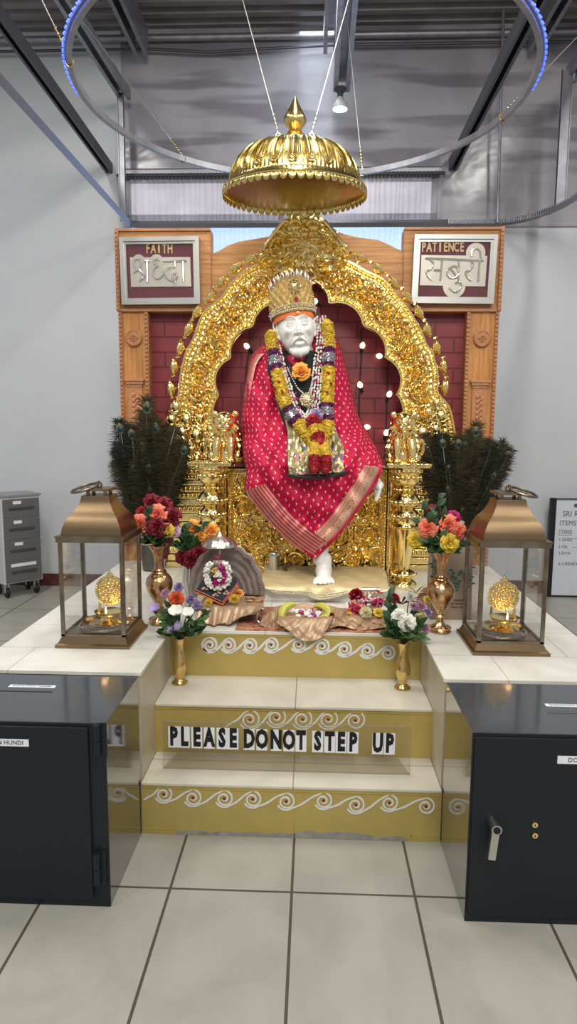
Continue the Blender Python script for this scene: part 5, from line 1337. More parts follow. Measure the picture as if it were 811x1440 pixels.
# ------------------------------------------------------------------ lanterns
LW = .150; zt = aty(134, 757, 2.50).z-ZP; zr = aty(140, 697, 2.64).z-ZP
m_lglass = m_glass
def lantern(loc, label, hs):
    t = thing('lantern', label, 'lantern', loc)
    mb = MB()
    def ring4(w0, z0_, w1, z1_):
        vs = [(-w0, -w0, z0_), (w0, -w0, z0_), (w0, w0, z0_), (-w0, w0, z0_), (-w1, -w1, z1_), (w1, -w1, z1_), (w1, w1, z1_), (-w1, w1, z1_)]
        mb.add(vs, [(0, 1, 5, 4), (1, 2, 6, 5), (2, 3, 7, 6), (3, 0, 4, 7)])
    ring4(LW, 0, LW, .012); ring4(LW, .012, LW-.010, .016); ring4(LW-.010, .016, LW-.022, .044); mb.add([(-LW, -LW, 0), (LW, -LW, 0), (LW, LW, 0), (-LW, LW, 0)], [(0, 3, 2, 1)]); w_ = LW-.022; mb.add([(-w_, -w_, .044), (w_, -w_, .044), (w_, w_, .044), (-w_, w_, .044)], [(0, 1, 2, 3)])
    build('base', mb, m_bronze, t, world=False, smooth=False)
    fw = LW-.020; fr = build('top_frame', MB().box(-fw-.006, fw+.006, -fw-.006, -fw+.010, zt-.02, zt-.002).box(-fw-.006, fw+.006, fw-.010, fw+.006, zt-.02, zt-.002).box(-fw-.006, -fw+.010, -fw, fw, zt-.02, zt-.002).box(fw-.010, fw+.006, -fw, fw, zt-.02, zt-.002).box(-fw-.009, fw+.009, -fw-.009, fw+.009, zt-.002, zt+.005), m_bronze_s, t, world=False, smooth=False)
    build('bottom_frame', MB().box(-fw, fw, -fw, -fw+.006, .044, .052).box(-fw, fw, fw-.006, fw, .044, .052).box(-fw, -fw+.006, -fw, fw, .044, .052).box(fw-.006, fw, -fw, fw, .044, .052), m_bronze_s, t, world=False, smooth=False)
    for sx_ in (-1, 1):
        for sy_ in (-1, 1):
            x0, x1 = sorted((sx_*fw, sx_*(fw-.016))); y0, y1 = sorted((sy_*fw, sy_*(fw-.016)))
            xa, xb = sorted((sx_*fw, sx_*(fw-.005))); ya, yb = sorted((sy_*fw, sy_*(fw-.005)))
            build('corner_post', MB().box(x0, x1, ya, yb, .044, zt-.002).box(xa, xb, *sorted((sy_*(fw-.0051), sy_*(fw-.016))), .044, zt-.002), m_bronze_s, t, world=False, smooth=False)
    for s_ in (-1, 1):
        g1 = fw-.008
        build('glass_pane', MB().box(-g1+.006, g1-.006, s_*g1-.001, s_*g1+.001, .05, zt-.02), m_lglass, t, world=False, smooth=False)
        build('glass_pane', MB().box(s_*g1-.001, s_*g1+.001, -g1+.006, g1-.006, .05, zt-.02), m_lglass, t, world=False, smooth=False)
    mb = MB(); pr_ = [(LW-.030, 0), (LW-.031, .012), (LW-.036, .035), (LW-.050, .065), (LW-.072, .095), (LW-.088, .125), (LW-.094, .150), (LW-.094, zr-zt-.002)]
    pr_ = catmull([(a, b, 0) for a, b in pr_], 5); h0 = zt+.005
    for a, b in zip(pr_, pr_[1:]):
        ring4(a.x, h0+a.y, b.x, h0+b.y)
    w_ = pr_[-1].x; hh = h0+pr_[-1].y; mb.add([(-w_, -w_, hh), (w_, -w_, hh), (w_, w_, hh), (-w_, w_, hh)], [(0, 1, 2, 3)])
    build('roof', mb, m_bronze, t, world=False)
    mb = MB()
    for x in (-.035, .035):
        for y in (-.035, .035): mb.box(x-.006, x+.006, y-.006, y+.006, hh, hh+.022)
    mb.box(-.058, .058, -.058, .058, hh+.020, hh+.030)
    build('vent_cap', mb, m_bronze_s, t, world=False, smooth=False)
    k_ = MB().tube([(.010*cos(a), 0, hh+.042+.012*sin(a)) for a in [2*pi*k/14 for k in range(14)]], .0045, 6, True)
    h = build('eyelet', k_, m_bronze_s, t, world=False)
    c_ = Vector((hs*.052, -.02, hh+.030)); R_ = .055
    ax = Vector((1, -.30, -.30*1)).normalized(); ay_ = Vector((.25, 1, .1)).normalized()
    if hs < 0: ax.x *= -1; ay_.x *= -1
    build('ring_handle', MB().tube([c_+ax*R_*cos(a)+ay_*R_*sin(a) for a in [2*pi*k/30 for k in range(30)]], .0055, 8, True), m_bronze_s, t, world=False)
    return t
LL_ = (-.872, 2.642, ZP); RL_ = (.782, 2.652, ZP)
lantern(LL_, 'left bronze and glass lantern with a lit gold oil lamp inside', -1)
lantern(RL_, 'right bronze and glass lantern with a gold oil lamp inside, ring handle on its right', 1)
m_foil = M('crinkled_foil', (.62, .62, .64), .2, 1, bump=('noise', 40, .8, .01))
def lampset(c, side, px_off):
    z = ZP+.046
    t = build('foil_tray', MB().lathe([(.085, 0), (.096, .004), (.100, .014), (.094, .015), (.088, .006), (0, .005)], (0, 0, 0), 24, rip=lambda a, t_, z_: .02*sin(a*9)), m_foil); t.location = (c[0], c[1], z)
    tag(t, 'crinkled silver foil tray under the brass plate in the %s lantern' % side, 'tray')
    x, y = c[0]+px_off[0], c[1]+px_off[1]
    p = build('brass_plate', MB().lathe([(.055, .0), (.060, .002), (.078, .008), (.086, .014), (.090, .014), (.087, .010), (.060, .001)][::-1]+[(0, .004)], (0, 0, 0), 40), m_brass); p.location = (c[0]+px_off[2], c[1]-.005, z+.0165); tag(p, 'round brass plate under the oil lamp in the %s lantern' % side, 'plate')
    t = thing('oil_lamp', 'small ornate gold oil lamp with round openwork back in the %s lantern' % side, 'oil lamp', (x, y, z+.022))
    build('foot', MB().lathe([(.052, 0), (.054, .006), (.046, .010), (.030, .018), (.026, .026), (.034, .034)], (0, 0, 0), 32, sx=1.1, rip=lambda a, t_, z_: .05*cos(12*a)*(t_ < .4)), m_gold_sm, t, world=False)
    build('bowl', MB().lathe([(.030, .032), (.046, .038), (.054, .046), (.056, .052), (.050, .050), (.030, .044), (0, .043)], (0, 0, 0), 32, sx=1.05), m_gold_sm, t, world=False)
    mb = MB()
    ol = [(.062*sin(a)*(1+.02*cos(2*a)), .130-.060*cos(a)) for a in [2*pi*k/40 for k in range(40)]]
    ol = [(a, b+(.018*exp(-(a/.012)**2) if b > .15 else 0)) for a, b in ol]
    mb.prism(ol, .028, .034)
    for a, b in ol: mb.sph((a*1.0, .031, b), (.0055, .0055, .0055), 6, 5)
    for rr, n_ in ((.045, 16), (.030, 11), (.016, 6)):
        for k in range(n_): a = 2*pi*k/n_; mb.sph((rr*cos(a), .027, .130+rr*sin(a)), (.007, .006, .009), 6, 5)
    mb.sph((0, .026, .130), (.010, .008, .014), 8, 6).sph((0, .03, .206), (.007, .006, .011), 8, 6)
    build('openwork_back', mb, m_gold, t, world=False)
    for s_ in (-1, 1): build('support_post', MB().tube([(s_*.046, .030, .045), (s_*.046, .030, .085)], [.007, .005], 8), m_gold_sm, t, world=False)
    build('flame', MB().lathe([(0, .048), (.004, .054), (.0045, .062), (.002, .074), (0, .080)], (.0, -.036, 0), 10), M('flame', (1, .6, .2), .5, emis=((1, .60, .25), 4)), t, world=False)
lampset(LL_, 'left', (.030, -.02, -.0)); lampset(RL_, 'right', (.005, -.02, 0))
for c in (LL_, RL_):
    l = bpy.data.lights.new('flame_light', 'POINT'); l.energy = .03; l.color = (1, .6, .28); l.shadow_soft_size = .012
    o = bpy.data.objects.new('flame_light', l); COL.objects.link(o); o.location = (c[0]+.02, c[1]-.07, ZP+.15)

# ------------------------------------------------------------------ donation safes
def label_strip(par, x0, x1, y, z0, z1, body, flat=False, sz=.022, align='LEFT'):
    if flat:  # lies on top: y is the back edge, z0 the surface
        o = build('label', MB().box(x0, x1, y-.02, y, z0, z0+.001), m_white, par, smooth=False)
        text('label_text', body, m_black, (x0+.012, y-.010, z0+.0015), .015, o, sx=1.0, depth=.0003, rot=(0, 0, 0), align='LEFT')
    else:
        o = build('label', MB().box(x0, x1, y-.001, y, z0, z1), m_white, par, smooth=False)
        tx = x1-.016 if align == 'RIGHT' else x0+.03
        text('label_text', body, m_black, (tx, y-.0015, (z0+z1)/2), sz, o, sx=1.0, depth=.0003, align=align)
    return o
SZ = .606
# left
sx0, sx1, sy0, sy1 = -1.26, -.6195, 1.868, 2.234
t = thing('donation_safe', 'black steel donation safe on the left with door hinges on its right edge', 'safe', ((sx0+sx1)/2, sy0, 0))
build('body', MB().box(sx0, sx1, sy0, sy1, 0, SZ-.004), m_safe_side, t, smooth=False)
build('top_plate', MB().box(sx0-.002, sx1+.0015, sy0-.004, sy1, SZ-.004, SZ, bev=.0015), m_safe_top, t, smooth=False)
build('front_frame', MB().box(sx0, sx1, sy0-.006, sy0, .0, SZ-.004), m_safe, t, smooth=False)
dR = aty(128, 1100, sy0).x
d = build('door', MB().box(sx0+.01, dR, sy0-.016, sy0-.006, .028, SZ-.012, bev=.002), m_safe_door, t, smooth=False)
a0 = aty(40, 1040, sy0-.017); a1 = aty(40, 1050, sy0-.017)
label_strip(d, sx0+.1, a0.x, sy0-.016, a1.z, a0.z, 'DONATION HUNDI', align='RIGHT', sz=.019)
for yy in (1042, 1222):
    p = aty(134, yy-22, sy0-.02); q = aty(134, yy+22, sy0-.02)
    h = build('hinge', MB().tube([(p.x+.002, sy0-.018, p.z), (p.x+.002, sy0-.018, (p.z+q.z)/2+.001)], .0115, 14).tube([(p.x+.002, sy0-.018, (p.z+q.z)/2-.001), (p.x+.002, sy0-.018, q.z)], .0115, 14), m_safe, d)
    build('hinge_plate', MB().box(p.x+.008, p.x+.03, sy0-.011, sy0-.005, q.z-.006, p.z+.002), m_safe, h, smooth=False)
pa_, pb_ = atz(14, 964, SZ), atz(76, 968, SZ)
label_strip(t, pa_.x, pb_.x, pa_.y+.006, SZ+.0002, 0, 'DONATION HUNDI', True)
build('coin_slot', MB().box(-1.15, atz(75, 972, SZ).x, atz(40, 972, SZ).y-.006, atz(40, 972, SZ).y, SZ, SZ+.0008), m_black, t, smooth=False)
# right
sx0, sx1, sy0, sy1 = .4785, 1.12, 1.858, 2.234
t = thing('donation_safe', 'black steel donation safe on the right with steel lever handle and two brass locks', 'safe', ((sx0+sx1)/2, sy0, 0))
build('body', MB().box(sx0, sx1, sy0, sy1, 0, SZ), m_safe_side, t, smooth=False)
build('top_plate', MB().box(sx0-.0015, sx1+.002, sy0-.004, sy1, SZ, SZ+.004, bev=.0015), m_safe_top, t, smooth=False)
build('front_frame', MB().box(sx0, sx1, sy0-.006, sy0, .0, SZ), m_safe, t, smooth=False)
d = build('door', MB().box(sx0+.006, sx1-.02, sy0-.012, sy0-.006, .026, SZ-.008, bev=.002), m_safe_door, t, smooth=False)
a0 = aty(784, 1063, sy0-.013); a1 = aty(784, 1074, sy0-.013)
label_strip(d, a0.x, a0.x+.225, sy0-.012, a1.z, a0.z, 'DONATION HUNDI', sz=.019)
hp = aty(698, 1167, sy0-.06); hp0 = aty(691, 1154, sy0-.012)
h = build('lever_handle', MB().tube([(hp.x, sy0-.062, hp.z), (hp.x-.002, sy0-.010, hp.z)], .0135, 20), m_steel, d)
q = Matrix.Translation((hp.x, sy0-.060, hp.z)) @ Matrix.Rotation(radians(-6), 4, 'Y')
build('lever', MB().box(-.011, .011, -.010, .010, -.098, .0, bev=.003, mat=Matrix.Translation((hp.x, sy0-.050, hp.z)) @ Matrix.Rotation(radians(5), 4, 'Y')).tube([(hp.x, sy0-.064, hp.z), (hp.x, sy0-.040, hp.z)], .0150, 24), m_steel, h, smooth=False)
build('handle_cap', MB().tube([(hp.x, sy0-.0660, hp.z), (hp.x, sy0-.0635, hp.z)], .0105, 20), m_black, h)
for yy in (1160, 1175):
    k_ = aty(752, yy, sy0-.016)
    kk = build('lock_cylinder', MB().tube([(k_.x, sy0-.012, k_.z), (k_.x, sy0-.018, k_.z)], .0085, 20), m_gold_sm, d)
    build('keyhole', MB().box(k_.x-.001, k_.x+.001, sy0-.0185, sy0-.018, k_.z-.005, k_.z+.002).tube([(k_.x, sy0-.0180, k_.z), (k_.x, sy0-.0187, k_.z)], .0025, 8), m_black, kk, smooth=False)
SZt = SZ+.004
pa_ = atz(766, 991, SZt); label_strip(t, pa_.x, pa_.x+.24, pa_.y+.006, SZt+.0002, 0, 'DONATION HUNDI', True)
pa_ = atz(765, 1003, SZt); build('coin_slot', MB().box(pa_.x, sx1-.05, pa_.y-.004, pa_.y+.004, SZt, SZt+.0008), m_steel, t, smooth=False)
build('slot_opening', MB().box(pa_.x+.006, sx1-.055, pa_.y-.0015, pa_.y+.002, SZt+.0008, SZt+.0012), m_black, t, smooth=False)

# ------------------------------------------------------------------ acrylic sign
ya = 2.332; pL, pR = aty(229, 1050, ya), aty(577, 1060, ya); zT = aty(400, 1018, ya).z
t = thing('acrylic_sign', 'clear bent acrylic sign reading PLEASE DO NOT STEP UP on the lowest step', 'sign', ((pL.x+pR.x)/2, ya, ZS[0]))
build('upright_panel', MB().box(pL.x, pR.x, ya, ya+.003, ZS[0]+.001, zT), m_acryl, t, smooth=False)
ft = MB(); xs = (pL.x+.0, pR.x-.0, pR.x-.03, pL.x+.03)
ft.add([(xs[0], ya, ZS[0]+.001), (xs[1], ya, ZS[0]+.001), (xs[2], 2.452, ZS[0]+.001), (xs[3], 2.452, ZS[0]+.001), (xs[0], ya, ZS[0]+.004), (xs[1], ya, ZS[0]+.004), (xs[2], 2.452, ZS[0]+.004), (xs[3], 2.452, ZS[0]+.004)], [(0, 3, 2, 1), (4, 5, 6, 7), (0, 1, 5, 4), (1, 2, 6, 5), (2, 3, 7, 6), (3, 0, 4, 7)])
build('foot_panel', ft, m_acryl, t, smooth=False)
build('panel_edge', MB().box(pL.x, pR.x, ya-.0008, ya+.0, ZS[0]+.001, ZS[0]+.0045).box(pL.x, pR.x, ya-.0008, ya, zT-.0015, zT).box(pL.x, pL.x+.0015, ya-.0008, ya, ZS[0], zT).box(pR.x-.0015, pR.x, ya-.0008, ya, ZS[0], zT), M('acrylic_edge', (.30, .28, .25), .2), t, smooth=False)
xsL = [('P', 244), ('L', 259), ('E', 276.5), ('A', 294), ('S', 312), ('E', 327.5), ('D', 350), ('O', 368), ('N', 388), ('O', 406), ('T', 423), ('S', 446.5), ('T', 463.5), ('E', 479.5), ('P', 496), ('U', 531), ('P', 547.5)]
for ch, x in xsL:
    y = 1036.5+(x-244)*.033; p = aty(x, y, ya-.002); hh = .042; ww = .0205
    o = build('letter_card', MB().box(p.x-ww, p.x+ww, ya-.0012, ya, p.z-hh, p.z+hh), m_white, t, smooth=False)
    text('letter', ch, m_black, (p.x, ya-.0018, p.z), .098, o, sx=.56 if ch not in 'NOD' else .58, bold=.0052, depth=.0004)
# ------------------------------------------------------------------ vases
def brass_vase_tall(c, label, wide):
    t = thing('brass_vase', label, 'vase', c)
    H = .36
    prof = [(.048, 0), (.050, .006), (.046, .016), (.030, .028), (.016, .045), (.014, .062), (.020, .070), (.015, .080), (.022, .095), (.040, .125), (.055, .155), (.060, .18), (.056, .205), (.042, .225), (.028, .236), (.032, .242), (.024, .250), (.021, .275), (.023, .305), (.030, .330), (.042, .352), (.046, .358)]
    prof = [(r*wide, z) for r, z in prof]
    P_ = catmull([(r, z, 0) for r, z in prof], 3); prof = [(p.x, p.y) for p in P_]
    build('vase_body', MB().lathe(prof+[(.040*wide, .356), (.020*wide, .30), (0, .29)], (0, 0, 0), 48, rip=lambda a, t_, z: (.07*cos(8*a) if z > .345 else 0)), m_brass_e, t, world=False)
    mb = MB()
    for z, r in ((.236, .0290), (.070, .0175), (.020, .044)):
        mb.tube([(r*wide*1.08*cos(2*pi*k/36), r*wide*1.08*sin(2*pi*k/36), z) for k in range(36)], .003, 6, True)
    for q in range(1): pass
    build('neck_rings', mb, m_brass, t, world=False)
    return t
VA = atz(222, 880, ZP); VA = Vector((VA.x, 2.85, ZP)); VE = Vector((atz(618, 888, ZP).x, 2.80, ZP))
brass_vase_tall(tuple(VA), 'tall engraved brass vase of red and coral roses behind the left lantern', 1.0)
brass_vase_tall(tuple(VE), 'tall engraved brass vase of coral and yellow roses beside the right lantern', .98)
def step_vase(c, label):
    t = thing('brass_flower_vase', label, 'vase', c)
    prof = [(.030, 0), (.031, .004), (.026, .012), (.017, .022), (.019, .034), (.027, .055), (.032, .075), (.031, .095), (.024, .120), (.019, .145), (.019, .165), (.024, .190), (.029, .200)]
    P_ = catmull([(r, z, 0) for r, z in prof], 4)
    build('vase_body', MB().lathe([(p.x, p.y) for p in P_]+[(.025, .198), (.014, .16), (0, .15)], (0, 0, 0), 36, rip=lambda a, t_, z: .008*sin(z*900)), m_brass, t, world=False)
    build('foot_ring', MB().lathe([(.030, 0), (.034, .002), (.034, .006), (.028, .009)], (0, 0, 0), 36), m_brass, t, world=False)
VC = Vector((atz(253, 960, ZS[1]).x, 2.665, ZS[1])); VD = Vector((atz(565, 966, ZS[1]).x, 2.66, ZS[1]))
step_vase(tuple(VC), 'slim brass vase with white and lilac flowers on the left end of the upper step')
step_vase(tuple(VD), 'slim brass vase with white and pink flowers on the right end of the upper step')
VB = aty(270, 862, 3.16)
t = thing('silver_vase', 'fluted silver vase of dark red roses beside the curved silver plate', 'vase', (VB.x, 3.16, ZP))
build('vase_body', MB().lathe([(.03, 0), (.034, .01), (.024, .03), (.034, .07), (.046, .12), (.042, .16), (.036, .19), (.042, .215), (.046, .222), (.038, .21), (0, .15)], (0, 0, 0), 48, rip=lambda a, t_, z: .05*cos(16*a)), m_silver, t, world=False)
build('foot_ring', MB().lathe([(.03, 0), (.036, .002), (.034, .010)], (0, 0, 0), 30), m_silver, t, world=False)

# ------------------------------------------------------------------ flowers
BL = {}
def bloom(kind, mat, R):
    key = (kind, mat.name, round(R, 3))
    if key in BL: return BL[key]
    rnd = random.Random(len(BL)+5)
    if kind == 'rose':
        o = rose('bloom', mat, R, seed=len(BL))
    else:
        mb = MB()
        if kind == 'daisy' or kind == 'mum':
            rings_ = ((1.0, 18, .10), (.8, 15, .35), (.55, 11, .6)) if kind == 'daisy' else ((1.0, 20, .05), (.9, 18, .35), (.72, 15, .65), (.5, 12, .95), (.3, 8, 1.2))
            for rr, n_, el in rings_:
                for k in range(n_):
                    a = 2*pi*k/n_+rr*3+rnd.uniform(-.1, .1); d = Vector((cos(a)*cos(el), sin(a)*cos(el), sin(el))); s_ = Vector((-sin(a), cos(a), 0)); L_ = R*rr if kind == 'daisy' else R
                    w_ = R*.11; up_ = Vector((0, 0, 1))*R*.04
                    mb.add([s_*w_*.4, d*L_*.55+s_*w_+up_, d*L_+s_*w_*.4, d*L_-s_*w_*.4, d*L_*.55-s_*w_+up_, -s_*w_*.4], [(0, 1, 4, 5), (1, 2, 3, 4)])
            mb.sph((0, 0, R*.1), (R*.25, R*.25, R*.18), 8, 6)
        elif kind == 'carnation':
            for k in range(70):
                a = rnd.uniform(0, 2*pi); el = rnd.uniform(.05, 1.5); d = Vector((cos(a)*cos(el), sin(a)*cos(el), sin(el))); s_ = d.orthogonal().normalized(); s_.rotate(Matrix.Rotation(rnd.uniform(0, 6.28), 3, d)); b_ = d.cross(s_); r1 = R*rnd.uniform(.8, 1)
                w_ = R*.34; mb.add([d*r1*.2, d*r1+s_*w_+b_*.1*w_, d*r1*1.06+s_*w_*.4-b_*w_*.3, d*r1*.98-s_*w_*.1+b_*w_*.3, d*r1*1.05-s_*w_*.6-b_*w_*.2, d*r1-s_*w_], [(0, 1, 2), (0, 2, 3), (0, 3, 4), (0, 4, 5)])
            mb.sph((0, 0, R*.15), R*.62, 8, 6)
        elif kind == 'orchidbloom' or kind == 'magnolia':
            n_ = 6 if kind == 'magnolia' else 5
            for k in range(n_):
                a0 = 2*pi*k/n_
                def fn(u, v):
                    w_ = sin(pi*min(1, v*.9+.08))**.8*R*.48; r_ = R*(.08+1.0*v*(1-.12*v)); z = R*(1.05*v**.8-.22*v*v)*(.9 if kind == 'magnolia' else .35); q = (u-.5)*2
                    return (r_*.78*cos(a0)-q*w_*sin(a0), r_*.78*sin(a0)+q*w_*cos(a0), z-.25*w_*(1-q*q))
                mb.grid(fn, 6, 7)
            mb.sph((0, 0, R*.25), (R*.14, R*.14, R*.22), 8, 6)
        elif kind == 'bud':
            for k in range(5):
                a0 = 2*pi*k/5
                mb.grid(lambda u, v: ((R*.46*sin(pi*(v*.78+.12))*cos(a0+(u-.5)*1.9+v*.8)), R*.46*sin(pi*(v*.78+.12))*sin(a0+(u-.5)*1.9+v*.8), R*1.5*v+.002*k), 6, 6)
            mb.sph((0, 0, R*.7), (R*.3, R*.3, R*.6), 8, 6)
        o = build('bloom', mb, mat, world=False)
    BL[key] = o; o['_src'] = 1
    return o
used_src = set()
def put_flower(kind, cat, mat, R, p, d, rim, label, group, stem=True, calyx=True):
    t = thing(cat.replace(' ', '_'), label, cat, tuple(p), group=group)
    src = bloom(kind, mat, R)
    if src.name in used_src: o = src.copy(); COL.objects.link(o)
    else: o = src; used_src.add(src.name)
    if '_src' in o: del o['_src']
    o.parent = t; o.location = (0, 0, 0); o.rotation_euler = Vector(d).to_track_quat('Z', 'Y').to_euler()
    D = Vector(d).normalized()
    if stem:
        e = Vector(rim)-Vector(p); b0 = -D*R*.05
        build('stem', MB().tube(catmull([b0, b0-D*R*.9, lerp(b0-D*R*.9, e, .6)+Vector((0, .006, 0)), e], 4), .0028, 6), m_stem, t, world=False)
        cy = MB(); q = Matrix.Translation(b0) @ D.to_track_quat('Z', 'Y').to_matrix().to_4x4()
        cy.lathe([(.003, -R*.35), (R*.20, -R*.2), (R*.26, 0), (R*.15, R*.1)], (0, 0, 0), 8, mat=q)
        build('calyx', cy, m_leaf, t, world=False)
    return t
def leafmesh(mb, base, d, L_, w_, up=(0, 0, 1), bend=.3):
    d = Vector(d).normalized(); s_ = d.cross(Vector(up)); s_ = s_.normalized() if s_.length > .01 else Vector((1, 0, 0)); n_ = s_.cross(d)
    base = Vector(base)
    def fn(u, v):
        q = (u-.5)*2; w = w_*sin(pi*min(1, v**.8))*.5
        return base+d*L_*v+s_*q*w+n_*(abs(q)*w*.35-bend*L_*v*v)
    mb.grid(fn, 5, 7)
def sprigs(rim, px_list, Yb, label, group, seed=0, L_=.045):
    rnd = random.Random(seed)
    for (px, py, dy) in px_list:
        p = aty(px, py, Yb+dy); t = thing('leaf_sprig', label, 'leaves', tuple(rim), group=group)
        a = Vector(rim); pts = catmull([a, lerp(a, p, .5)+Vector((0, 0, .01)), p], 6)
        st_ = build('stem', MB().tube(pts, .0018, 5), m_stem, t)
        mb = MB(); n_ = 7; dr = (p-a).normalized()
        for k in range(n_):
            q = pts[int(len(pts)*(.42+.56*k/n_))] if k < n_-1 else pts[-1]
            sd = Vector((rnd.uniform(-1, 1), rnd.uniform(-1, .2), rnd.uniform(-.3, .6)))
            leafmesh(mb, q, dr*.7+sd*.9, L_*rnd.uniform(.75, 1.25), L_*.52, up=(rnd.uniform(-.4, .4), -1, .6), bend=rnd.uniform(.05, .3))
        o = build('leaves', mb, m_leaf if rnd.random() < .75 else m_leaf2, t); md = o.modifiers.new('t', 'SOLIDIFY'); md.thickness = .0006
    return
def bouquet(rim, Yb, fl, grp):
    for (px, py, dy, kind, cat, mat, R, lab) in fl:
        p = aty(px, py, Yb+dy); c = Vector(rim)
        out_ = (p-c); d = Vector((out_.x*1.2, -.75-(.2 if dy < 0 else 0), max(.1, out_.z)*.9)).normalized()
        if kind in ('bud', 'magnolia'): d = Vector((out_.x, -.35, .6)).normalized()
        put_flower(kind, cat, mat, R, p-d*R*.45, d, rim, lab, grp)
rimA = VA+Vector((0, 0, .345)); YA = VA.y
bouquet(rimA, YA, [
 (213, 709, .02, 'rose', 'rose', f_dred, .036, 'dark red rose, highest on the left in the left tall brass vase'),
 (229, 713, .03, 'rose', 'rose', f_dred, .036, 'dark red rose at the very top of the left tall brass vase'),
 (221, 723, -.03, 'rose', 'rose', f_coral, .034, 'coral rose at the centre of the left tall brass vase'),
 (242, 727, -.01, 'rose', 'rose', f_dred, .034, 'dark red rose at the right edge of the left tall brass vase'),
 (221, 742, -.05, 'rose', 'rose', f_dred, .038, 'large dark red rose low in front of the left tall brass vase'),
 (196, 737, -.01, 'rose', 'rose', f_coral, .034, 'coral rose at the far left, beside the left lantern'),
 (235, 746, -.04, 'rose', 'rose', f_yel, .026, 'single yellow rose in the left tall brass vase'),
 (245, 747, -.01, 'rose', 'rose', f_pink, .024, 'pale pink rose low on the right of the left tall brass vase'),
 (200, 722, .03, 'rose', 'rose', f_red, .026, 'small red rose behind the far left coral rose')], 'roses in the left tall brass vase')
sprigs(rimA, [(206, 716, -.05), (228, 752, -.05), (206, 752, .0), (240, 738, .04), (214, 758, -.04), (224, 762, -.04), (234, 757, .03), (202, 762, 0)], YA, 'green leaves among the roses in the left tall brass vase', 'leaf sprigs of the left tall brass vase', 3)
rimB = Vector((VB.x, 3.16, ZP+.21)); YB = 3.14
bouquet(rimB, YB, [
 (257, 784, -.03, 'rose', 'rose', f_dred, .032, 'leftmost of three deep red roses beside the curved silver plate'),
 (268, 787, -.04, 'rose', 'rose', f_dred, .036, 'middle one of three deep red roses beside the curved silver plate'),
 (280, 778, -.04, 'rose', 'rose', f_dred, .032, 'rightmost of three deep red roses, nearest the curved silver plate'),
 (271, 742, .03, 'rose', 'rose', f_org, .034, 'orange rose high above the three deep red roses'),
 (281, 752, .02, 'rose', 'rose', f_org, .028, 'small orange yellow rose under the high orange rose'),
 (297, 747, .03, 'rose', 'rose', f_org, .034, 'orange rose above the little silver umbrella'),
 (292, 767, .02, 'rose', 'rose', f_orange_red, .032, 'orange red rose just left of the little silver umbrella')], 'roses in the fluted silver vase')
sprigs(rimB, [(252, 738, 0), (258, 748, -.03), (266, 758, -.02), (272, 768, -.02), (252, 765, 0), (285, 740, .02), (262, 770, -.04), (280, 765, -.03)], YB, 'green leaves around the roses in the fluted silver vase', 'leaf sprigs of the fluted silver vase', 5, .055)
rimC = VC+Vector((0, 0, .19)); YC = VC.y
bouquet(rimC, YC, [
 (247, 860, -.05, 'magnolia', 'flower', f_white, .042, 'large open white flower in front of the left step vase'),
 (264, 862, -.05, 'magnolia', 'flower', f_white, .036, 'second white flower, right of the largest one in the left step vase'),
 (248, 842, -.01, 'rose', 'rose', f_orange_red, .028, 'orange red rose above the white flowers in the left step vase'),
 (251, 826, .0, 'carnation', 'carnation', f_lil, .022, 'lilac carnation at the very top of the left step vase'),
 (232, 835, .0, 'carnation', 'carnation', f_pink, .022, 'pink carnation at upper left of the left step vase'),
 (217, 856, -.01, 'magnolia', 'flower', f_lil, .034, 'pale lilac bloom at the far left of the left step vase'),
 (268, 843, .01, 'carnation', 'carnation', f_lil, .022, 'lilac carnation right of the orange red rose in the left step vase'),
 (277, 852, -.01, 'carnation', 'carnation', f_lil, .025, 'pale lilac carnation at the far right of the left step vase'),
 (250, 880, -.05, 'daisy', 'daisy', f_lil, .024, 'purple daisy low at the centre of the left step vase'),
 (237, 884, -.04, 'daisy', 'daisy', f_lil, .021, 'smaller purple daisy low on the left of the left step vase')], 'flowers in the left step vase')
sprigs(rimC, [(228, 862, -.03), (238, 868, -.05), (290, 862, -.02), (284, 872, -.04), (278, 880, -.03), (232, 880, -.03), (262, 885, -.05), (226, 890, -.02), (270, 890, -.05), (246, 892, -.05), (282, 888, 0), (240, 855, 0)], YC, 'dark green leaves of the bouquet in the left step vase', 'leaf sprigs of the left step vase', 7)
rimD = VD+Vector((0, 0, .19)); YD = VD.y
bouquet(rimD, YD, [
 (561, 868, -.05, 'rose', 'rose', f_white, .028, 'left one of two big white roses in the right step vase'),
 (572, 876, -.06, 'rose', 'rose', f_white, .030, 'right one of two big white roses in the right step vase'),
 (577, 839, .0, 'carnation', 'carnation', f_white, .022, 'small white carnation at the top of the right step vase'),
 (582, 853, -.01, 'carnation', 'carnation', f_pink, .020, 'small pink carnation touching the white one above the right step vase'),
 (592, 853, -.01, 'carnation', 'carnation', f_pink, .027, 'large pink carnation at upper right of the right step vase'),
 (601, 862, .0, 'carnation', 'carnation', f_lil, .022, 'lilac carnation at the far right of the right step vase'),
 (592, 867, -.02, 'carnation', 'carnation', f_pyel, .026, 'cream carnation under the large pink one in the right step vase'),
 (598, 885, -.02, 'carnation', 'carnation', f_pink, .024, 'drooping pink carnation, lowest on the right step vase')], 'flowers in the right step vase')
sprigs(rimD, [(546, 838, .02), (548, 856, -.02), (552, 870, -.04), (545, 876, -.02), (560, 880, -.05), (578, 882, -.05), (588, 878, -.03), (570, 890, -.05), (545, 894, -.02), (590, 896, -.02), (556, 890, -.04), (582, 868, 0)], YD, 'dark green leaves of the bouquet in the right step vase', 'leaf sprigs of the right step vase', 11, .05)
rimE = VE+Vector((0, 0, .345)); YE = VE.y
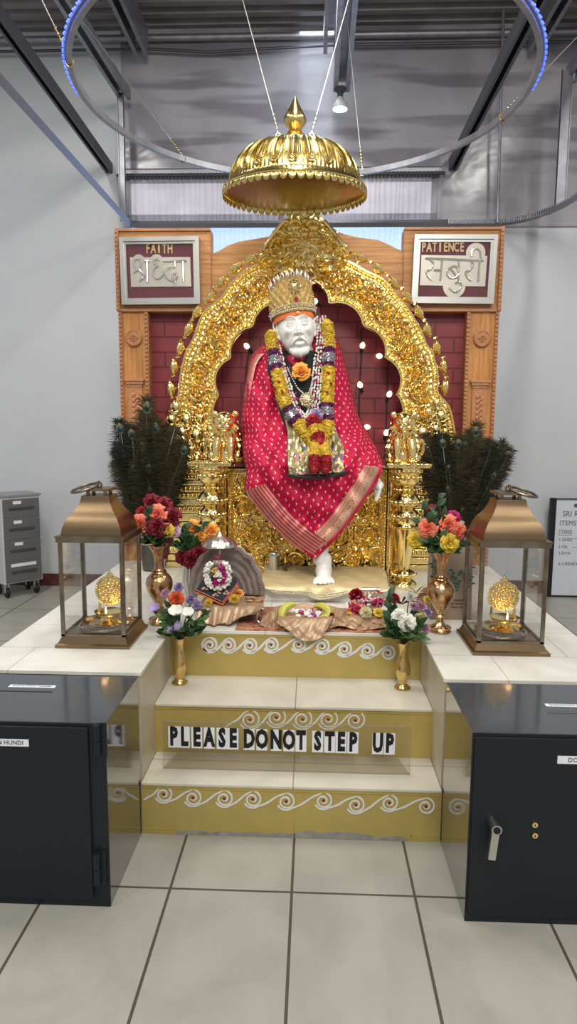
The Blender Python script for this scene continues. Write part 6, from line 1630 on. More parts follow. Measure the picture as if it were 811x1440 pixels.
bouquet(rimE, YE, [
 (602, 743, -.03, 'rose', 'rose', f_coral, .034, 'coral rose at left centre of the right tall brass vase'),
 (631, 738, -.03, 'rose', 'rose', f_coral, .034, 'coral rose at upper right of the right tall brass vase'),
 (644, 747, -.02, 'rose', 'rose', f_coral, .030, 'coral rose nearest the right lantern roof'),
 (617, 738, .0, 'rose', 'rose', f_mag, .034, 'magenta rose between the two upper coral roses'),
 (637, 729, .02, 'rose', 'rose', f_mag, .028, 'magenta rose at the top right of the right tall brass vase'),
 (609, 722, .03, 'rose', 'rose', f_dred, .032, 'dark red rose at the top of the right tall brass vase'),
 (584, 759, -.01, 'rose', 'rose', f_yel, .030, 'yellow rose sticking out left of the right tall brass vase'),
 (632, 764, -.05, 'rose', 'rose', f_yel, .034, 'yellow rose low in front of the right tall brass vase'),
 (649, 736, .02, 'carnation', 'carnation', f_white, .014, 'tiny white flower above the coral rose by the right lantern')], 'roses in the right tall brass vase')
sprigs(rimE, [(595, 718, -.01), (600, 730, -.03), (614, 712, 0), (616, 700, .02), (590, 735, 0), (606, 762, -.03), (620, 755, -.03), (646, 765, -.01), (640, 775, -.02), (624, 728, -.02), (596, 765, 0), (612, 775, -.03)], YE, 'green leaves among the roses in the right tall brass vase', 'leaf sprigs of the right tall brass vase', 13, .05)

# ------------------------------------------------------------------ peacock feathers
m_barb = M('feather_barbs', (.030, .026, .012), .55, .1, var=((.055, .045, .015), 25)); m_barb2 = M('feather_dark', (.014, .018, .012), .5, .15)
m_quill = M('feather_quill', (.10, .085, .06), .5); m_quill2 = M('pale_feather_quill', (.45, .41, .33), .5)
m_eye1 = M('eye_bronze', (.16, .13, .06), .5, .2); m_eye2 = M('eye_teal', (.015, .075, .065), .4, .3); m_eye3 = M('eye_blue', (.006, .008, .03), .4, .2)
def feather(label, seed, L_=.86, bend=.14, loc=(0, 0, 0), rot=(0, 0, 0), group=None, eye=True, pale=False):
    rnd = random.Random(seed)
    t = thing('peacock_feather', label, 'feather', loc, rot, group)
    ax = lambda s_: Vector((0, bend*s_*s_*.5, L_*s_)) if False else Vector((bend*s_*s_, 0, L_*s_*(1-.10*s_*s_*bend*4)))
    build('quill', MB().tube([ax(k/14) for k in range(15)], [.0030*(1-.8*k/14)+.0006 for k in range(15)], 5), m_quill2 if pale else m_quill, t, world=False)
    mb = MB(); nb = 210
    for k in range(nb):
        s_ = .26+.72*(k/nb)**.85
        p = ax(s_); tt = (ax(min(1, s_+.02))-ax(s_-.02)).normalized(); dense = s_ > .78
        for sg in (-1, 1):
            ln = (.105 if s_ < .8 else lerp(.095, .050, (s_-.8)/.2))*rnd.uniform(.55, 1.2)
            sd = Vector((sg*cos(rnd.uniform(-.6, .6)), sin(rnd.uniform(-.9, .9)), 0)); d = (sd*.75+tt*rnd.uniform(.45, .95)).normalized()
            q1 = p+d*ln*.5; q2 = p+d*ln+Vector((0, rnd.gauss(0, .008), -ln*.22)); w_ = Vector((0, .0011, .0011)) if True else 0
            w_ = tt*.0019
            mb.add([p-w_, p+w_, q1+w_*.9, q1-w_*.9, q2], [(0, 1, 2, 3), (3, 2, 4)])
    for k in range(26):
        a = pi*k/25; p = ax(.965); d = Vector((cos(a)*.6, rnd.gauss(0, .15), .25+.9*sin(a))).normalized(); ln = rnd.uniform(.03, .055); w_ = Vector((-d.z, 0, d.x))*.0014
        mb.add([p-w_, p+w_, p+d*ln*.6+w_, p+d*ln*.6-w_, p+d*ln], [(0, 1, 2, 3), (3, 2, 4)])
    build('barbs', mb, m_barb if seed % 2 else m_barb2, t, smooth=False, world=False)
    if eye:
        c = ax(.93); e = build('eye_spot', MB().sph((c.x, c.y-.004, c.z), (.021, .003, .028), 16, 8), m_eye1, t, world=False)
        build('teal_ring', MB().sph((c.x, c.y-.007, c.z-.003), (.0135, .003, .016), 14, 8), m_eye2, e, world=False); build('blue_centre', MB().sph((c.x, c.y-.009, c.z-.004), (.008, .003, .009), 12, 6), m_eye3, e, world=False)
    return t
def bundle(pot, tips, side, seed, pottop):
    rnd = random.Random(seed); grp = 'peacock feathers on the %s' % side; lab = 'dark peacock feather in the fan of feathers on the %s' % side
    protos = []
    cnt = 0
    for i, (px, py, dy, eye) in enumerate(tips):
        p = aty(px, py, pot.y+dy); v = p-pot; L_ = v.length/(.93 if eye else 1.0)
        z = v.normalized(); y = Vector((0, 1, 0)); x = y.cross(z).normalized(); y = z.cross(x)
        Rm = Matrix((x, y, z)).transposed(); key = (eye, i % 3)
        if not eye: Rm = Rm @ Matrix.Rotation(rnd.uniform(-1.2, 1.2), 3, 'Z')
        lab = ('peacock feather with a visible eye spot, in the fan on the %s' if eye else 'dark plain plume in the peacock feather fan on the %s') % side
        grp = ('eyed peacock feathers on the %s' if eye else 'plain dark plumes on the %s') % side
        P_ = dict(protos)
        if key not in P_:
            t = feather(lab, seed+i, L_=.70, bend=.05, group=grp, eye=eye, pale=(key[1] == 1)); protos.append((key, t))
        else: t = dup(P_[key])
        t.location = pot; t.rotation_euler = (Rm @ Matrix.Rotation(-.05, 3, 'Y')).to_euler(); t.scale = (L_/.70,)*3
potL = Vector((aty(210, 790, 4.0).x, 4.0, ZP+.12)); potL = aty(212, 775, 3.93)
rtip = random.Random(77)
def tips(eyes, hull, n_):
    T = [(a, b, -.07+.02*rtip.random(), True) for a, b in eyes]
    for k in range(n_):
        u = rtip.random()*(len(hull)-1); i = int(u); a = lerp(hull[i][0], hull[i+1][0], u-i); b = lerp(hull[i][1], hull[i+1][1], u-i)
        q = rtip.random()**.7*.45; T.append((lerp(a, hull[-1][0]*0+(hull[0][0]+hull[-1][0])/2, q), lerp(b, 680, q), rtip.uniform(-.06, .07), False))
    return T
tipsL = tips([(215.5, 599), (182, 608.5), (197, 626), (219, 637), (207, 656), (185.5, 657), (257, 630), (165, 601), (203, 570), (209, 687)], [(150, 650), (151, 622), (150, 602), (158, 590), (172, 584), (190, 578), (203, 566), (216, 582), (230, 588), (243, 594), (255, 606), (262, 630), (258, 655)], 40)
potR = aty(648, 775, 3.93)
tipsR = tips([(666, 604), (619, 622), (641, 622), (651, 624.5), (628.6, 657), (662, 677.5), (628, 687), (692, 666), (648.6, 716), (712, 637)], [(588, 655), (586, 630), (592, 608), (605, 598), (625, 596), (648, 592), (664, 586), (676, 600), (690, 606), (708, 612), (718, 628), (716, 650), (712, 672)], 42)
bundle(potL, tipsL, 'left', 21, 0); bundle(potR, tipsR, 'right', 61, 0)
for p_, lab in ((potL, 'dark metal pot holding the left fan of peacock feathers'), (potR, 'dark metal pot holding the right fan of peacock feathers')):
    h = p_.z-ZP+.05
    t = thing('feather_pot', lab, 'pot', (p_.x, p_.y, ZP))
    build('pot_body', MB().lathe([(.045, 0), (.05, .004), (.058, h*.5), (.055, h*.9), (.060, h), (.054, h), (.050, h*.6), (0, .02)], (0, 0, 0), 30, rip=lambda a, t_, z: .02*cos(20*a)), M('dark_pewter', (.10, .095, .085), .4, .7), t, world=False)
    build('pot_rim', MB().tube([(.058*cos(2*pi*k/30), .058*sin(2*pi*k/30), h) for k in range(30)], .005, 6, True), m_silver_d, t, world=False)

# ------------------------------------------------------------------ kraft paper bag
m_kraft = M('kraft_paper', (.40, .29, .20), .75, var=((.36, .26, .18), 8), bump=('noise', 12, .2, .01)); m_green = M('green_print', (.03, .14, .10), .7); m_dkpr = M('dark_print', (.10, .08, .06), .8)
bx = aty(604, 875, 2.98).x; bX = aty(662, 875, 2.98).x; bz1 = aty(640, 775, 2.98).z; by = 2.98
t = thing('paper_bag', 'brown kraft paper bag with green leafy print behind the right tall vase', 'bag', ((bx+bX)/2, by, ZP))
mb = MB().box(bx, bX, by, by+.11, ZP, ZP+.004)
mb.add([(bx, by, ZP), (bX, by, ZP), (bX-.004, by+.002, bz1), (bx+.002, by+.004, bz1)], [(0, 1, 2, 3)])
mb.add([(bx, by+.11, ZP), (bX, by+.11, ZP), (bX-.004, by+.10, bz1), (bx+.002, by+.10, bz1)], [(0, 3, 2, 1)])
mb.add([(bx, by, ZP), (bx, by+.11, ZP), (bx+.002, by+.10, bz1), (bx+.012, by+.055, bz1-.05), (bx+.002, by+.004, bz1)], [(0, 4, 3), (0, 3, 1), (1, 3, 2)])
mb.add([(bX, by, ZP), (bX, by+.11, ZP), (bX-.004, by+.10, bz1), (bX-.014, by+.055, bz1-.05), (bX-.004, by+.002, bz1)], [(0, 3, 4), (0, 1, 3), (1, 2, 3)])
bg_ = build('bag_body', mb, m_kraft, t, smooth=False)
mb = MB(); rnd = random.Random(3)
for k in range(7):
    x = bx+.01+k*.028; z = bz1-.05-rnd.uniform(0, .10)
    pts = catmull([(x, by-.0012, z-.05), (x+.008, by-.0012, z-.02), (x-.006, by-.0012, z+.01), (x+.004, by-.0012, z+.04)], 4); mb.tube(pts, .0012, 4)
    for q in range(0, len(pts), 2):
        c = pts[q]; s_ = rnd.choice((-1, 1)); mb.sph((c.x+s_*.009, by-.0008, c.z+.004), (.0085, .0008, .0045), 8, 4)
build('leaf_print', mb, m_green, bg_)
zz = aty(640, 845, by).z
for k, s_ in enumerate(('honoring', 'old standor', 'Since 1600')): text('printed_text', s_, m_dkpr, (bX-.028, by-.0012, zz+.004-k*.0165), .0155, bg_, depth=.0002, bold=.0003, align='RIGHT')

# brown woven dome by the right tall vase
c = aty(612, 842, 3.10)
t = thing('woven_basket', 'brown woven basket lying upside down behind the right tall vase', 'basket', (c.x, 3.10, ZP+.0))
m_wov = M('woven_cane', (.30, .15, .085), .6, var=((.42, .24, .15), 60), bump=('wave', 60, .6, .004, (1, 1, 1)))
build('basket_body', MB().lathe([(.088, 0), (.092, .012), (.090, .05), (.082, .085), (.062, .112), (.034, .126), (0, .130)], (0, 0, 0), 48, rip=lambda a, t_, z: .012*sin(a*24+z*300)), m_wov, t, world=False)
build('basket_rim', MB().tube([(.092*cos(2*pi*k/40), .092*sin(2*pi*k/40), .008) for k in range(40)], .006, 6, True), m_wov, t, world=False)

# ------------------------------------------------------------------ small shrine on the left: footed tray table, silk, fan plate, umbrella, idol
TY0, TY1 = 2.86, 3.10; c0 = aty(284, 860, 2.86).x; c1 = aty(366, 860, 2.86).x; TZ = aty(330, 853, 2.86).z
t = thing('tray_table', 'low aged silver footed table carrying the small idol', 'table', ((c0+c1)/2, 2.98, ZP))
mb = MB().box(c0, c1, TY0, TY1, TZ-.022, TZ, bev=.004).box(c0-.004, c1+.004, TY0-.004, TY1+.004, TZ-.004, TZ, bev=.0015)
build('tabletop', mb, m_silver_d, t, smooth=False)
for x in (c0+.015, c1-.015):
    for y in (TY0+.012, TY1-.015):
        s_ = 1 if x > (c0+c1)/2 else -1
        build('leg', MB().tube(catmull([(x-s_*.012, y, TZ-.018), (x, y, TZ-.026), (x+s_*.004, y, TZ-.045), (x+s_*.0, y, ZP+.015), (x+s_*.010, y-.003, ZP+.004)], 4), [.012]*5+[.009]*6+[.006]*6, 8), m_silver, t)
build('apron', MB().box(c0+.01, c1-.01, TY0+.004, TY0+.008, TZ-.038, TZ-.02), m_silver_d, t, smooth=False)
# fan-shaped plate standing behind
FY = 3.06; pc = aty(319, 858, FY); RF = .20; 
mb = MB(); outl = []
for k in range(61):
    a = pi*k/60; r = RF*(1+.035*abs(sin(a*9)))*(1-.05*cos(2*a)); outl.append((pc.x+r*.95*cos(a), TZ+r*1.42*.86*sin(a)*.98))
for k in range(60):
    pass
vs = [(pc.x, FY+.015, TZ)]+[(x, FY-.02*abs(x-pc.x)/RF*0, z) for x, z in outl]
rows_ = []
def fan(u, v):
    i = u*60; k = min(59, int(i)); f = i-k; ox = lerp(outl[k][0], outl[k+1][0], f); oz = lerp(outl[k][1], outl[k+1][1], f)
    x = lerp(pc.x, ox, v); z = lerp(TZ, oz, v); return (x, FY+.02-.05*v*v*.8+.003*sin(v*40), z)
o = build('curved_plate', MB().grid(fan, 121, 26), m_silver_d); md = o.modifiers.new('t', 'SOLIDIFY'); md.thickness = .003
tag(o, 'large scalloped aged silver plate standing upright behind the small idol', 'plate')
mb = MB()
for k in range(58):
    u = (k+.5)/58; p = Vector(fan(u, .93)); p.y -= .004
    mb.tube([(p.x+.0062*cos(a), p.y, p.z+.0062*sin(a)) for a in [2*pi*q/8 for q in range(8)]], .0014, 4, True)
build('openwork_rim', mb, m_silver_d, o)
# silk cloths
def silk(name, label, Lt, Rt, Yt, Yb, mat=m_silk, nu=50, nv=30, amp=.010, seed=0, par=None):
    """sheet from a top polyline (px) to a bottom polyline (px)"""
    A = catmull([(a, b, 0) for a, b in Lt], 8); B = catmull([(a, b, 0) for a, b in Rt], 8)
    def fn(u, v):
        a = A[int(u*(len(A)-1))]; b = B[int(u*(len(B)-1))]
        ia = u*(len(A)-1); ka = min(int(ia), len(A)-2); a = A[ka].lerp(A[ka+1], ia-ka); ib = u*(len(B)-1); kb = min(int(ib), len(B)-2); b = B[kb].lerp(B[kb+1], ib-kb)
        px, py = lerp(a.x, b.x, v), lerp(a.y, b.y, v)
        Y = Yt+(Yb-Yt)*(v**.6)+amp*sin(u*23+seed+3*sin(v*4))*sin(pi*(.15+.85*v))*.9+amp*.5*sin(u*41+v*9+seed)
        return aty(px, py, Y)
    o = build(name, MB().grid(fn, nu, nv), mat); md = o.modifiers.new('t', 'SOLIDIFY'); md.thickness = .0025; md.offset = 1
    return tag(o, label, 'cloth')
def tcl(u, v):
    x = lerp(c0-.012, c1+.010, u); fold = .006*sin(u*19)+.004*sin(u*37+1)
    if v < .35: return (x, lerp(3.03, TY0-.006, v/.35), TZ+.004+.002*sin(u*21+v*9))
    k = (v-.35)/.65; full = TZ-ZP-.006; drop = full*(min(1, .86+.14*sin(u*6)) if u < .52 else max(.06, 1-((u-.52)/.46)))
    out_ = .012+.030*k*(1 if u < .6 else .5)
    return (x+.012*k*sin(u*9)-.01*k, TY0-.006-out_*sin(k*pi/2)+fold*(.4+k), TZ+.002-drop*k)
o = build('silk_cloth', MB().grid(tcl, 70, 40), m_silk); md = o.modifiers.new('t', 'SOLIDIFY'); md.thickness = .0025; md.offset = 1
tag(o, 'bronze silk cloth draped over the front of the small silver table', 'cloth')
# idol
IC = aty(307, 853, 2.93); IC.y = 2.93; iz = TZ+.003
t = thing('small_idol', 'small seated idol in a navy flowered cloth with red border, on the silver table', 'idol', (IC.x, 2.93, iz))
m_navy = M('navy_floral_cloth', (.012, .022, .036), .6); 
ih = aty(307, 789, 2.93).z
build('idol_body', MB().lathe([(.045, 0), (.050, .02), (.045, .06), (.040, .09), (.030, .12), (.016, .135)], (0, 0, 0), 24, sx=1, sy=.7), m_navy, t, world=False)
hh_ = ih-iz
hd = MB().sph((0, -.010, hh_), (.020, .020, .024), 20, 14).sph((0, -.030, hh_-.002), (.004, .005, .006), 8, 6).sph((-.020, -.008, hh_), (.004, .006, .008), 6, 5).sph((.020, -.008, hh_), (.004, .006, .008), 6, 5).tube([(0, -.006, hh_-.02), (0, -.004, .12)], .012, 8)
build('idol_head', hd, M('idol_stone', (.55, .45, .38), .5), t, world=False)
build('idol_turban', MB().lathe([(.019, 0), (.024, .004), (.022, .014), (.012, .022), (0, .024)], (0, -.008, hh_+.008), 20), M('maroon_turban', (.12, .01, .02), .6), t, world=False)
mb = MB()
for s_ in (-1, 1): mb.sph((s_*.007, -.0285, hh_+.004), (.0028, .0016, .0016), 6, 5)
mb.sph((0, -.029, hh_-.011), (.006, .0016, .0014), 6, 5); build('face_marks', mb, m_black, t, world=False)
# diamond skirt with red border
dY = 2.885; Q = [aty(a, b, dY) for a, b in ((275, 826), (305, 800), (343, 820), (317, 851))]
Q = [aty(284, 816, 2.90), aty(331, 812, 2.90), aty(335, 822, dY), aty(313, 850, 2.862), aty(274, 832, dY)]
def skirt(ps, off): 
    return MB().add([p+Vector((0, -off, 0)) for p in ps]+[p+Vector((0, -off+.002, 0)) for p in ps], [tuple(range(5))[::-1], tuple(range(5, 10))]+[(i, (i+1) % 5, (i+1) % 5+5, i+5) for i in range(5)])
sk = build('idol_skirt', skirt(Q, .0), m_navy, t, smooth=False)
mb = MB(); edge = [Q[4], Q[3], Q[2]]
for off in (0, 1):
    pts = [p+Vector((0, -.004, .0075*off*1.6)) for p in edge]; mb.tube([pts[0], lerp(pts[0], pts[1], .5), pts[1], lerp(pts[1], pts[2], .5), pts[2]], .0038 if off == 0 else .0022, 6)
build('red_border', mb, M('red_braid', (.55, .05, .04), .6, var=((.7, .25, .1), 120)), sk)
# big petals printed on skirt
mb = MB(); rnd = random.Random(2)
for cx_, cy_ in ((296, 823), (309, 831), (322, 820), (303, 838), (288, 829), (318, 834)):
    p = aty(cx_, cy_, 2.876)
    for k in range(5):
        a = rnd.uniform(0, 6.28); mb.sph((p.x+.009*cos(a), p.y, p.z+.009*sin(a)), (.0075, .0012, .0045), 8, 4)
build('printed_blossoms', mb, M('peach_print', (.66, .36, .28), .6), sk)
# idol garland
t = thing('idol_garland', 'round white flower garland with pink petals on the small idol', 'garland', tuple(aty(306, 806, 2.875)))
mb = MB(); m2 = MB(); m3 = MB(); rnd = random.Random(12); gc = aty(306, 808, 2.872); rx_, rz_ = .054, .062
for k in range(190):
    a = rnd.uniform(pi/2+.50, pi/2+2*pi-.50); q = rnd.uniform(.80, 1.16); p = gc+Vector((rx_*q*cos(a), rnd.uniform(-.012, .012), rz_*q*sin(a))); mb.sph(p, (.0068, .0068, .0068), 6, 5)
for k in range(60):
    a = rnd.uniform(-2.2, 1.4); q = rnd.uniform(.35, .80); sprig(m2, gc+Vector((rx_*q*cos(a), -.012+rnd.uniform(-.006, .004), rz_*q*sin(a))), .012, rnd, 3)
for k in range(22):
    p = gc+Vector((rnd.gauss(.004, .012), -.016, rnd.gauss(-.004, .012))); mb.sph(p, .006, 6, 5)
for k in range(10): sprig(m3, gc+Vector((rnd.gauss(-.018, .006), -.016, rnd.gauss(.018, .006))), .010, rnd, 3)
build('white_buds', mb, f_white, t); build('magenta_petals', m2, f_mag, t, smooth=False); build('yellow_petals', m3, f_yel, t, smooth=False)
# umbrella
uc = aty(309, 760, 3.0); ub = 3.0
t = thing('silver_umbrella', 'little ribbed silver umbrella standing over the small idol', 'umbrella', (uc.x, ub, TZ+.003))
uz = aty(309, 768, ub).z-TZ-.003
build('umbrella_dome', MB().lathe([(.078, 0), (.080, .003), (.076, .016), (.060, .032), (.036, .042), (.022, .048), (.012, .056), (.008, .066), (0, .070)], (0, 0, uz), 64, rip=lambda a, t_, z: .018*cos(16*a)*(t_ < .7)), m_silver, t, world=False)
build('umbrella_pole', MB().tube([(0, .0, 0), (0, 0, uz+.04)], .004, 8), m_silver, t, world=False)
# offerings on the table and beside it
def petals_pile(name, label, px, py, Y, spread, mats, n_, cat='petals', zoff=None, seed=0, sz=.010):
    rnd = random.Random(seed); c = aty(px, py, Y); t = thing(name, label, cat, tuple(c)); by_ = {}
    for k in range(n_):
        m__ = rnd.choice(mats); mb = by_.setdefault(m__.name, (MB(), m__))[0]
        sprig(mb, c+Vector((rnd.gauss(0, spread[0]), rnd.gauss(0, spread[1]), abs(rnd.gauss(0, spread[2])))), sz*rnd.uniform(.7, 1.2), rnd, 3)
    for nm, (mb, m__) in by_.items():
        o = build('petals', mb, m__, t, smooth=False); o['kind'] = 'stuff'
        if len(mats) > 1: o['label'] = nm.replace('_petal', '').replace('_', ' ')+' petals'
    return t
put_flower('mum', 'chrysanthemum', f_yel, .026, aty(329, 843, 2.87), (.1, -.5, .9), (0, 0, 0), 'yellow chrysanthemum on the silk right of the small idol', 'flowers laid around the idol', stem=False)
put_flower('mum', 'chrysanthemum', f_yel, .020, aty(293, 848, 2.855), (0, -.6, .8), (0, 0, 0), 'yellow chrysanthemum under the left corner of the idol cloth', 'flowers laid around the idol', stem=False)
put_flower('rose', 'rose', f_org, .020, aty(336, 836, 2.93), (0, -.5, .9), (0, 0, 0), 'small orange rose behind the yellow chrysanthemum on the silk', 'flowers laid around the idol', stem=False)
for k, (a, b) in enumerate(((352, 842), (361, 844), (357, 850), (349, 850), (366, 848))):
    c = aty(a, b, 2.93+.0*k); bm_ = build('wrapped_sweet', MB().sph((0, 0, 0), (.020, .014, .008), 10, 6, fn=lambda d: 1+.1*sin(7*d.x)), M('almond_skin', (.42, .24, .13), .6) if k == 0 else bpy.data.materials['almond_skin'])
    bm_.location = (c.x, c.y, TZ+.010 if k not in (2, 3) else TZ+.022); bm_.rotation_euler = (.2*k, .1, k*1.1); tag(bm_, 'flat brown sweet in the little heap at the right end of the silver table', 'sweet', 'brown sweets on the silver table')

# ------------------------------------------------------------------ fruit and flower offering in the centre
cc_ = aty(431, 866, 2.93)
t = thing('offering_bowl', 'round tray wrapped in bronze silk holding bananas and orchids', 'tray', (cc_.x, 2.93, ZP))
Zb = .045
def bowl(u, v):
    a = 2*pi*u; r = lerp(.03, .155, v**.8); z = .012+Zb*v**1.4+.006*sin(7*a+3*v)*v; 
    if v > .8: z -= (v-.8)*.12; r += (v-.8)*.05
    return (r*cos(a)*1.08, r*sin(a)*.80, z)
o = build('silk_wrap', MB().grid(bowl, 90, 22, cu=True), m_silk, t, world=False); md = o.modifiers.new('t', 'SOLIDIFY'); md.thickness = .003
build('tray_base', MB().lathe([(.11, .001), (.12, .006), (.12, .012), (0, .013)], (0, 0, 0), 36, sx=1.05, sy=.8), m_silver_d, t, world=False)
silk('silk_drape', 'bronze silk corner hanging over the edge below the bananas', [(392, 866), (410, 868), (430, 868), (450, 868), (468, 866)], [(390, 876), (405, 886), (424, 901), (448, 899), (460, 884)], 2.80, 2.728, seed=4, amp=.004)
silk('silk_drape', 'bronze silk bunched between the silver table and the banana tray', [(368, 866), (378, 860), (388, 858), (398, 862)], [(366, 879), (378, 884), (390, 886), (398, 880)], 2.90, 2.80, seed=6, amp=.008)
silk('silk_drape', 'bronze silk bunched under the carnation right of the banana tray', [(462, 868), (476, 855), (500, 862), (525, 866), (550, 862)], [(462, 884), (480, 880), (502, 886), (528, 884), (548, 880)], 2.90, 2.79, seed=9, amp=.012)
m_ban = M('banana_peel', (.70, .60, .09), .5, var=((.45, .50, .10), 7)); m_bt = M('banana_tip', (.12, .10, .03), .7)
def banana(pts_px, Y, label):
    pts = catmull([aty(a, b, Y+dy) for a, b, dy in pts_px], 6); n_ = len(pts)
    t = thing('banana', label, 'banana', tuple(pts[n_//2]))
    R = [.018*(sin(pi*min(1, max(0, (i+.8)/(n_+.6))))**.45)*(1) for i in range(n_)]
    build('peel', MB().tube(pts, [max(.005, r) for r in R], 7), m_ban, t)
    build('tip', MB().tube([pts[-1], pts[-1]+(pts[-1]-pts[-3]).normalized()*.008], [.006, .004], 7), m_bt, t)
banana([(415, 850, .05), (407, 851, .03), (399, 857, 0), (396, 866, -.02), (399, 873, -.03)], 2.87, 'curved yellow banana on the left of the silk tray')
banana([(441, 853, .05), (451, 852, .03), (460, 857, 0), (461, 865, -.02), (448, 870, -.03)], 2.87, 'curved yellow green banana on the right of the silk tray')
rnd = random.Random(31)
for k in range(17):
    a, b = 410+rnd.uniform(0, 40), 857+rnd.uniform(0, 14); mt = [f_white, f_mag, f_white, flower('violet_petal', (.30, .03, .30)) if k == 3 else f_mag][k % 4]
    o_ = put_flower('orchidbloom', 'orchid', mt, .019, aty(a, b, 2.90-.004*(b-857)), (rnd.uniform(-.4, .4), -.5, .8), (0, 0, 0), 'white orchid bloom heaped between the two bananas' if mt is f_white else 'purple orchid bloom heaped between the two bananas', 'white orchids between the bananas' if mt is f_white else 'purple orchids between the bananas', stem=False)
put_flower('carnation', 'flower', f_red, .012, aty(466, 865, 2.84), (0, -.5, .9), (0, 0, 0), 'small red flower at the right rim of the banana tray', 'loose flowers', stem=False)
# ------------------------------------------------------------------ flowers and lamp on the right of the tray
YR = 2.93
put_flower('carnation', 'carnation', f_red, .036, aty(501, 838, YR), (-.1, -.5, .9), aty(503, 865, YR), 'bright red carnation standing up below the footstool corner', 'offered flowers')
put_flower('mum', 'chrysanthemum', f_pyel, .030, aty(514, 862, 2.86), (0, -.6, .8), (0, 0, 0), 'pale yellow chrysanthemum on the silk, between red petals and green leaves', 'offered flowers', stem=False)
put_flower('mum', 'chrysanthemum', f_yel, .018, aty(490, 865, 2.87), (0, -.6, .8), (0, 0, 0), 'small bright yellow bloom at the left of the pale chrysanthemum', 'offered flowers', stem=False)
put_flower('rose', 'rose', f_yel, .020, aty(531, 863, 2.86), (.2, -.6, .8), (0, 0, 0), 'yellow rosebud just right of the pale yellow chrysanthemum', 'offered flowers', stem=False)
put_flower('carnation', 'carnation', f_red, .032, aty(552, 843, 2.96), (0, -.5, .9), (0, 0, 0), 'red carnation hidden behind the leaves of the right step vase', 'offered flowers', stem=False)
petals_pile('petal_heap', 'heap of red and pink striped petals left of the pale chrysanthemum', 500, 862, 2.90, (.018, .014, .030), [f_red, f_coral, flower('deep_pink_petal', (.62, .05, .18))], 70, seed=2, sz=.016)
petals_pile('petal_heap', 'heap of pink and white petals between the two red carnations', 527, 850, 2.96, (.034, .014, .018), [bpy.data.materials['deep_pink_petal'], f_white, f_red], 90, seed=3, sz=.014)
# dark spiky bromeliad
t = thing('spiky_plant', 'dark spiky bromeliad leaves above the red carnation at right', 'plant', tuple(aty(565, 850, 2.92))); mb = MB(); rnd = random.Random(8)
for k in range(14):
    a = rnd.uniform(0, 2*pi); leafmesh(mb, aty(565, 850, 2.92), (cos(a), -.4+.4*sin(a), rnd.uniform(.5, 1.4)), rnd.uniform(.06, .10), .014, bend=.35)
o = build('leaves', mb, M('dark_bromeliad', (.05, .012, .015), .4), t); md = o.modifiers.new('t', 'SOLIDIFY'); md.thickness = .001
mb = MB()
for k in range(4): leafmesh(mb, aty(585, 835, 3.08), (cos(k*1.4), -.3, .35+.1*k), .10, .02, bend=.25)
o = build('yellow_leaves', mb, f_pyel, t); md = o.modifiers.new('t', 'SOLIDIFY'); md.thickness = .001
for k, (a, b) in enumerate(((600, 845),)):
    put_flower('rose', 'rose', f_yel, .018, aty(a, b, 2.95), (.3, -.5, .7), (0, 0, 0), 'yellow bloom beside the neck of the right tall vase', 'offered flowers', stem=False)
# silver rack with rods (incense holder)
t = thing('incense_holder', 'small silver holder with upright rods at the right end of the footstool', 'holder', tuple(aty(520, 850, 3.12)))
b0 = aty(520, 862, 3.12)
build('holder_base', MB().box(b0.x-.05, b0.x+.05, 3.08, 3.14, ZP, ZP+.018, bev=.004), m_silver_d, t, smooth=False)
build('holder_bar', MB().tube([(b0.x-.045, 3.11, aty(520, 829, 3.11).z), (b0.x+.045, 3.11, aty(520, 829, 3.11).z)], .010, 8), m_silver, t)
for k in range(5):
    x = b0.x-.036+k*.018; build('rod', MB().tube([(x, 3.10, ZP+.01), (x, 3.10, aty(520, 832, 3.10).z)], .0045, 8), M('rod_peach', (.55, .32, .22), .5) if k == 0 else bpy.data.materials['rod_peach'], t)
t = build('dark_tray', MB().box(b0.x-.06, b0.x+.10, 2.92, 3.02, ZP+.018, ZP+.030, bev=.004), m_black, smooth=False); tag(t, 'flat black tray under the pink petals on the right', 'tray')
build('tray_foot', MB().box(b0.x-.05, b0.x+.09, 2.93, 3.01, ZP, ZP+.018), m_black, t, smooth=False)
# red patterned cloth under the offerings
t = build('red_mat', MB().box(aty(330, 882, 2.765).x, aty(548, 886, 2.765).x, 2.762, 3.14, ZP+.0005, ZP+.0025), M('red_patterned_mat', (.30, .06, .04), .8, var=((.50, .28, .16), 45))); tag(t, 'thin red patterned mat under the offerings at the platform edge', 'mat')

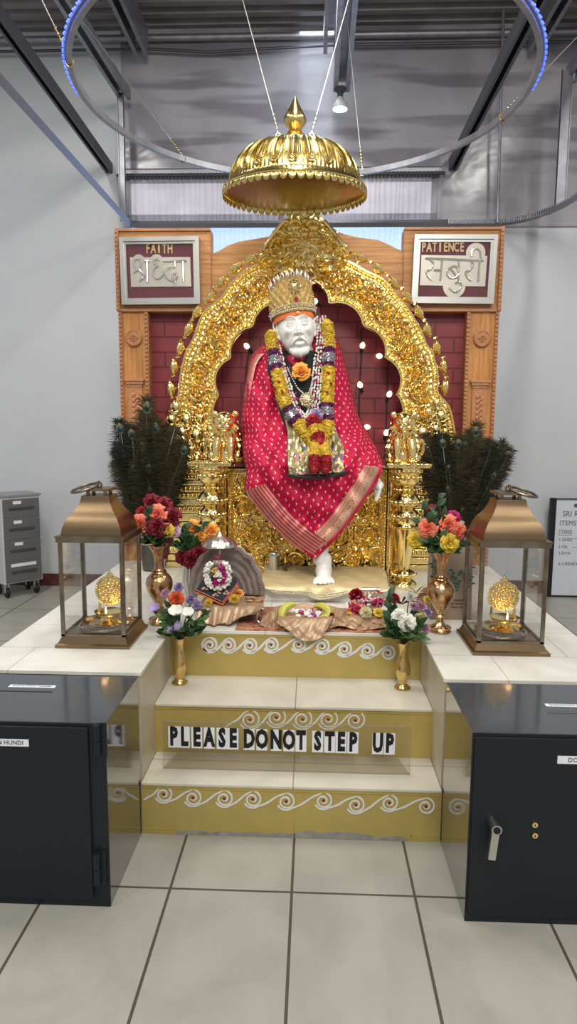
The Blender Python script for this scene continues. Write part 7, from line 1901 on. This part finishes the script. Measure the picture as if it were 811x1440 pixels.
# ------------------------------------------------------------------ cart on the left, whiteboard on the right
m_cartw = M('cart_white', (.60, .61, .62), .45); m_draw = M('drawer_grey', (.16, .16, .16), .4, .3); m_ct = M('cart_top', (.34, .34, .33), .4, .4)
A_ = Vector((-2.640, 5.42, 0)); ang = radians(47)
t = thing('drawer_cart', 'white cart with four dark grey drawers on castors at the far left', 'cart', tuple(A_), rot=(0, 0, ang))
ct_ = aty(12, 697, 5.42).z; cb = .13; Wd = .34; Dp = .28
build('cabinet', MB().box(0, Wd, 0, Dp, cb, ct_-.02), m_cartw, t, world=False, smooth=False)
build('cart_top', MB().box(-.012, Wd+.012, -.012, Dp+.01, ct_-.02, ct_, bev=.003), m_ct, t, world=False, smooth=False)
hs = [cb+.01, cb+.20, cb+.385, cb+.575, ct_-.03]
for k in range(4):
    z0, z1 = hs[k], hs[k+1]-.008
    d = build('drawer', MB().box(.015, Wd-.01, -.014, 0, z0, z1, bev=.003), m_draw, t, world=False, smooth=False)
    build('drawer_pull', MB().box(.06, Wd-.06, -.022, -.014, (z0+z1)/2-.012, (z0+z1)/2+.010, bev=.003), m_beam, d, world=False, smooth=False)
    build('drawer_label', MB().box(.10 if k else .06, .17 if k else .28, -.0155, -.014, z1-.045, z1-.018), m_white, d, world=False, smooth=False)
for x in (.04, Wd-.04):
    for y in (.05, Dp-.05):
        c = build('castor', MB().lathe([(0, -.012), (.040, -.012), (.045, -.006), (.045, .006), (.040, .012), (0, .012)], (0, 0, 0), 20, mat=Matrix.Translation((x, y, .045)) @ Matrix.Rotation(pi/2, 4, 'Y')), m_black, t, world=False)
        build('castor_fork', MB().box(x-.018, x-.014, y-.02, y+.02, .045, cb).box(x+.014, x+.018, y-.02, y+.02, .045, cb), m_steel, c, world=False, smooth=False)
mb = MB().box(.0, .05, Dp, Dp+.004, .1, .3)
bx0_ = aty(775, 700, 5.82).x; btop = aty(790, 701, 5.82).z; bW = 1.0
t = thing('whiteboard', 'black-edged whiteboard with a handwritten items list standing at the far right', 'whiteboard', (bx0_, 5.82, 0))
build('writing_surface', MB().box(bx0_+.04, bx0_+bW, 5.82, 5.84, .015, btop-.008), M('whiteboard_white', (.66, .69, .76), .35), t, smooth=False)
build('side_edge', MB().box(bx0_, bx0_+.045, 5.81, 5.86, .0, btop), m_black, t, smooth=False)
build('top_edge', MB().box(bx0_, bx0_+bW, 5.812, 5.86, btop-.010, btop), m_beam, t, smooth=False)
build('bottom_edge', MB().box(bx0_, bx0_+bW, 5.812, 5.86, 0, .014), m_black, t, smooth=False)
m_ink = M('grey_ink', (.10, .10, .12), .6)
def wt(s_, px, py, sz): p = aty(px, py, 5.815); text('handwriting', s_, m_ink, (p.x, 5.819, p.z), sz, t, sx=.9, depth=.0005, align='LEFT')
wt('SRI R', 791, 723, .070); wt('ITEMS', 787, 736, .062); wt('ITEMS', 788, 749, .040); wt('1 GHEE', 785, 759, .042); wt('2 OIL', 785, 769, .040); wt('3 DIYA', 785, 778, .038); wt('6 CASHEWS', 785, 793, .042)
for px, py in ((805, 758), (805, 770)): p = aty(px, py, 5.815); build('list_line', MB().box(p.x, p.x+.12, 5.819, 5.82, p.z, p.z+.003), m_ink, t, smooth=False)
p = aty(786, 749, 5.815); q = aty(804, 749, 5.815)
build('drawn_box', MB().box(p.x, q.x, 5.819, 5.82, p.z+.022, p.z+.025).box(p.x, q.x, 5.819, 5.82, p.z-.025, p.z-.022).box(p.x, p.x+.003, 5.819, 5.82, p.z-.025, p.z+.025).box(q.x-.003, q.x, 5.819, 5.82, p.z-.025, p.z+.025), m_ink, t, smooth=False)
p = aty(808, 711, 5.815); build('ink_mark', MB().sph((p.x+.01, 5.819, p.z), (.018, .001, .018), 10, 6), m_ink, t)
# leftover bloom prototypes that were never placed
for o in BL.values():
    if not o.parent: bpy.data.objects.remove(o)
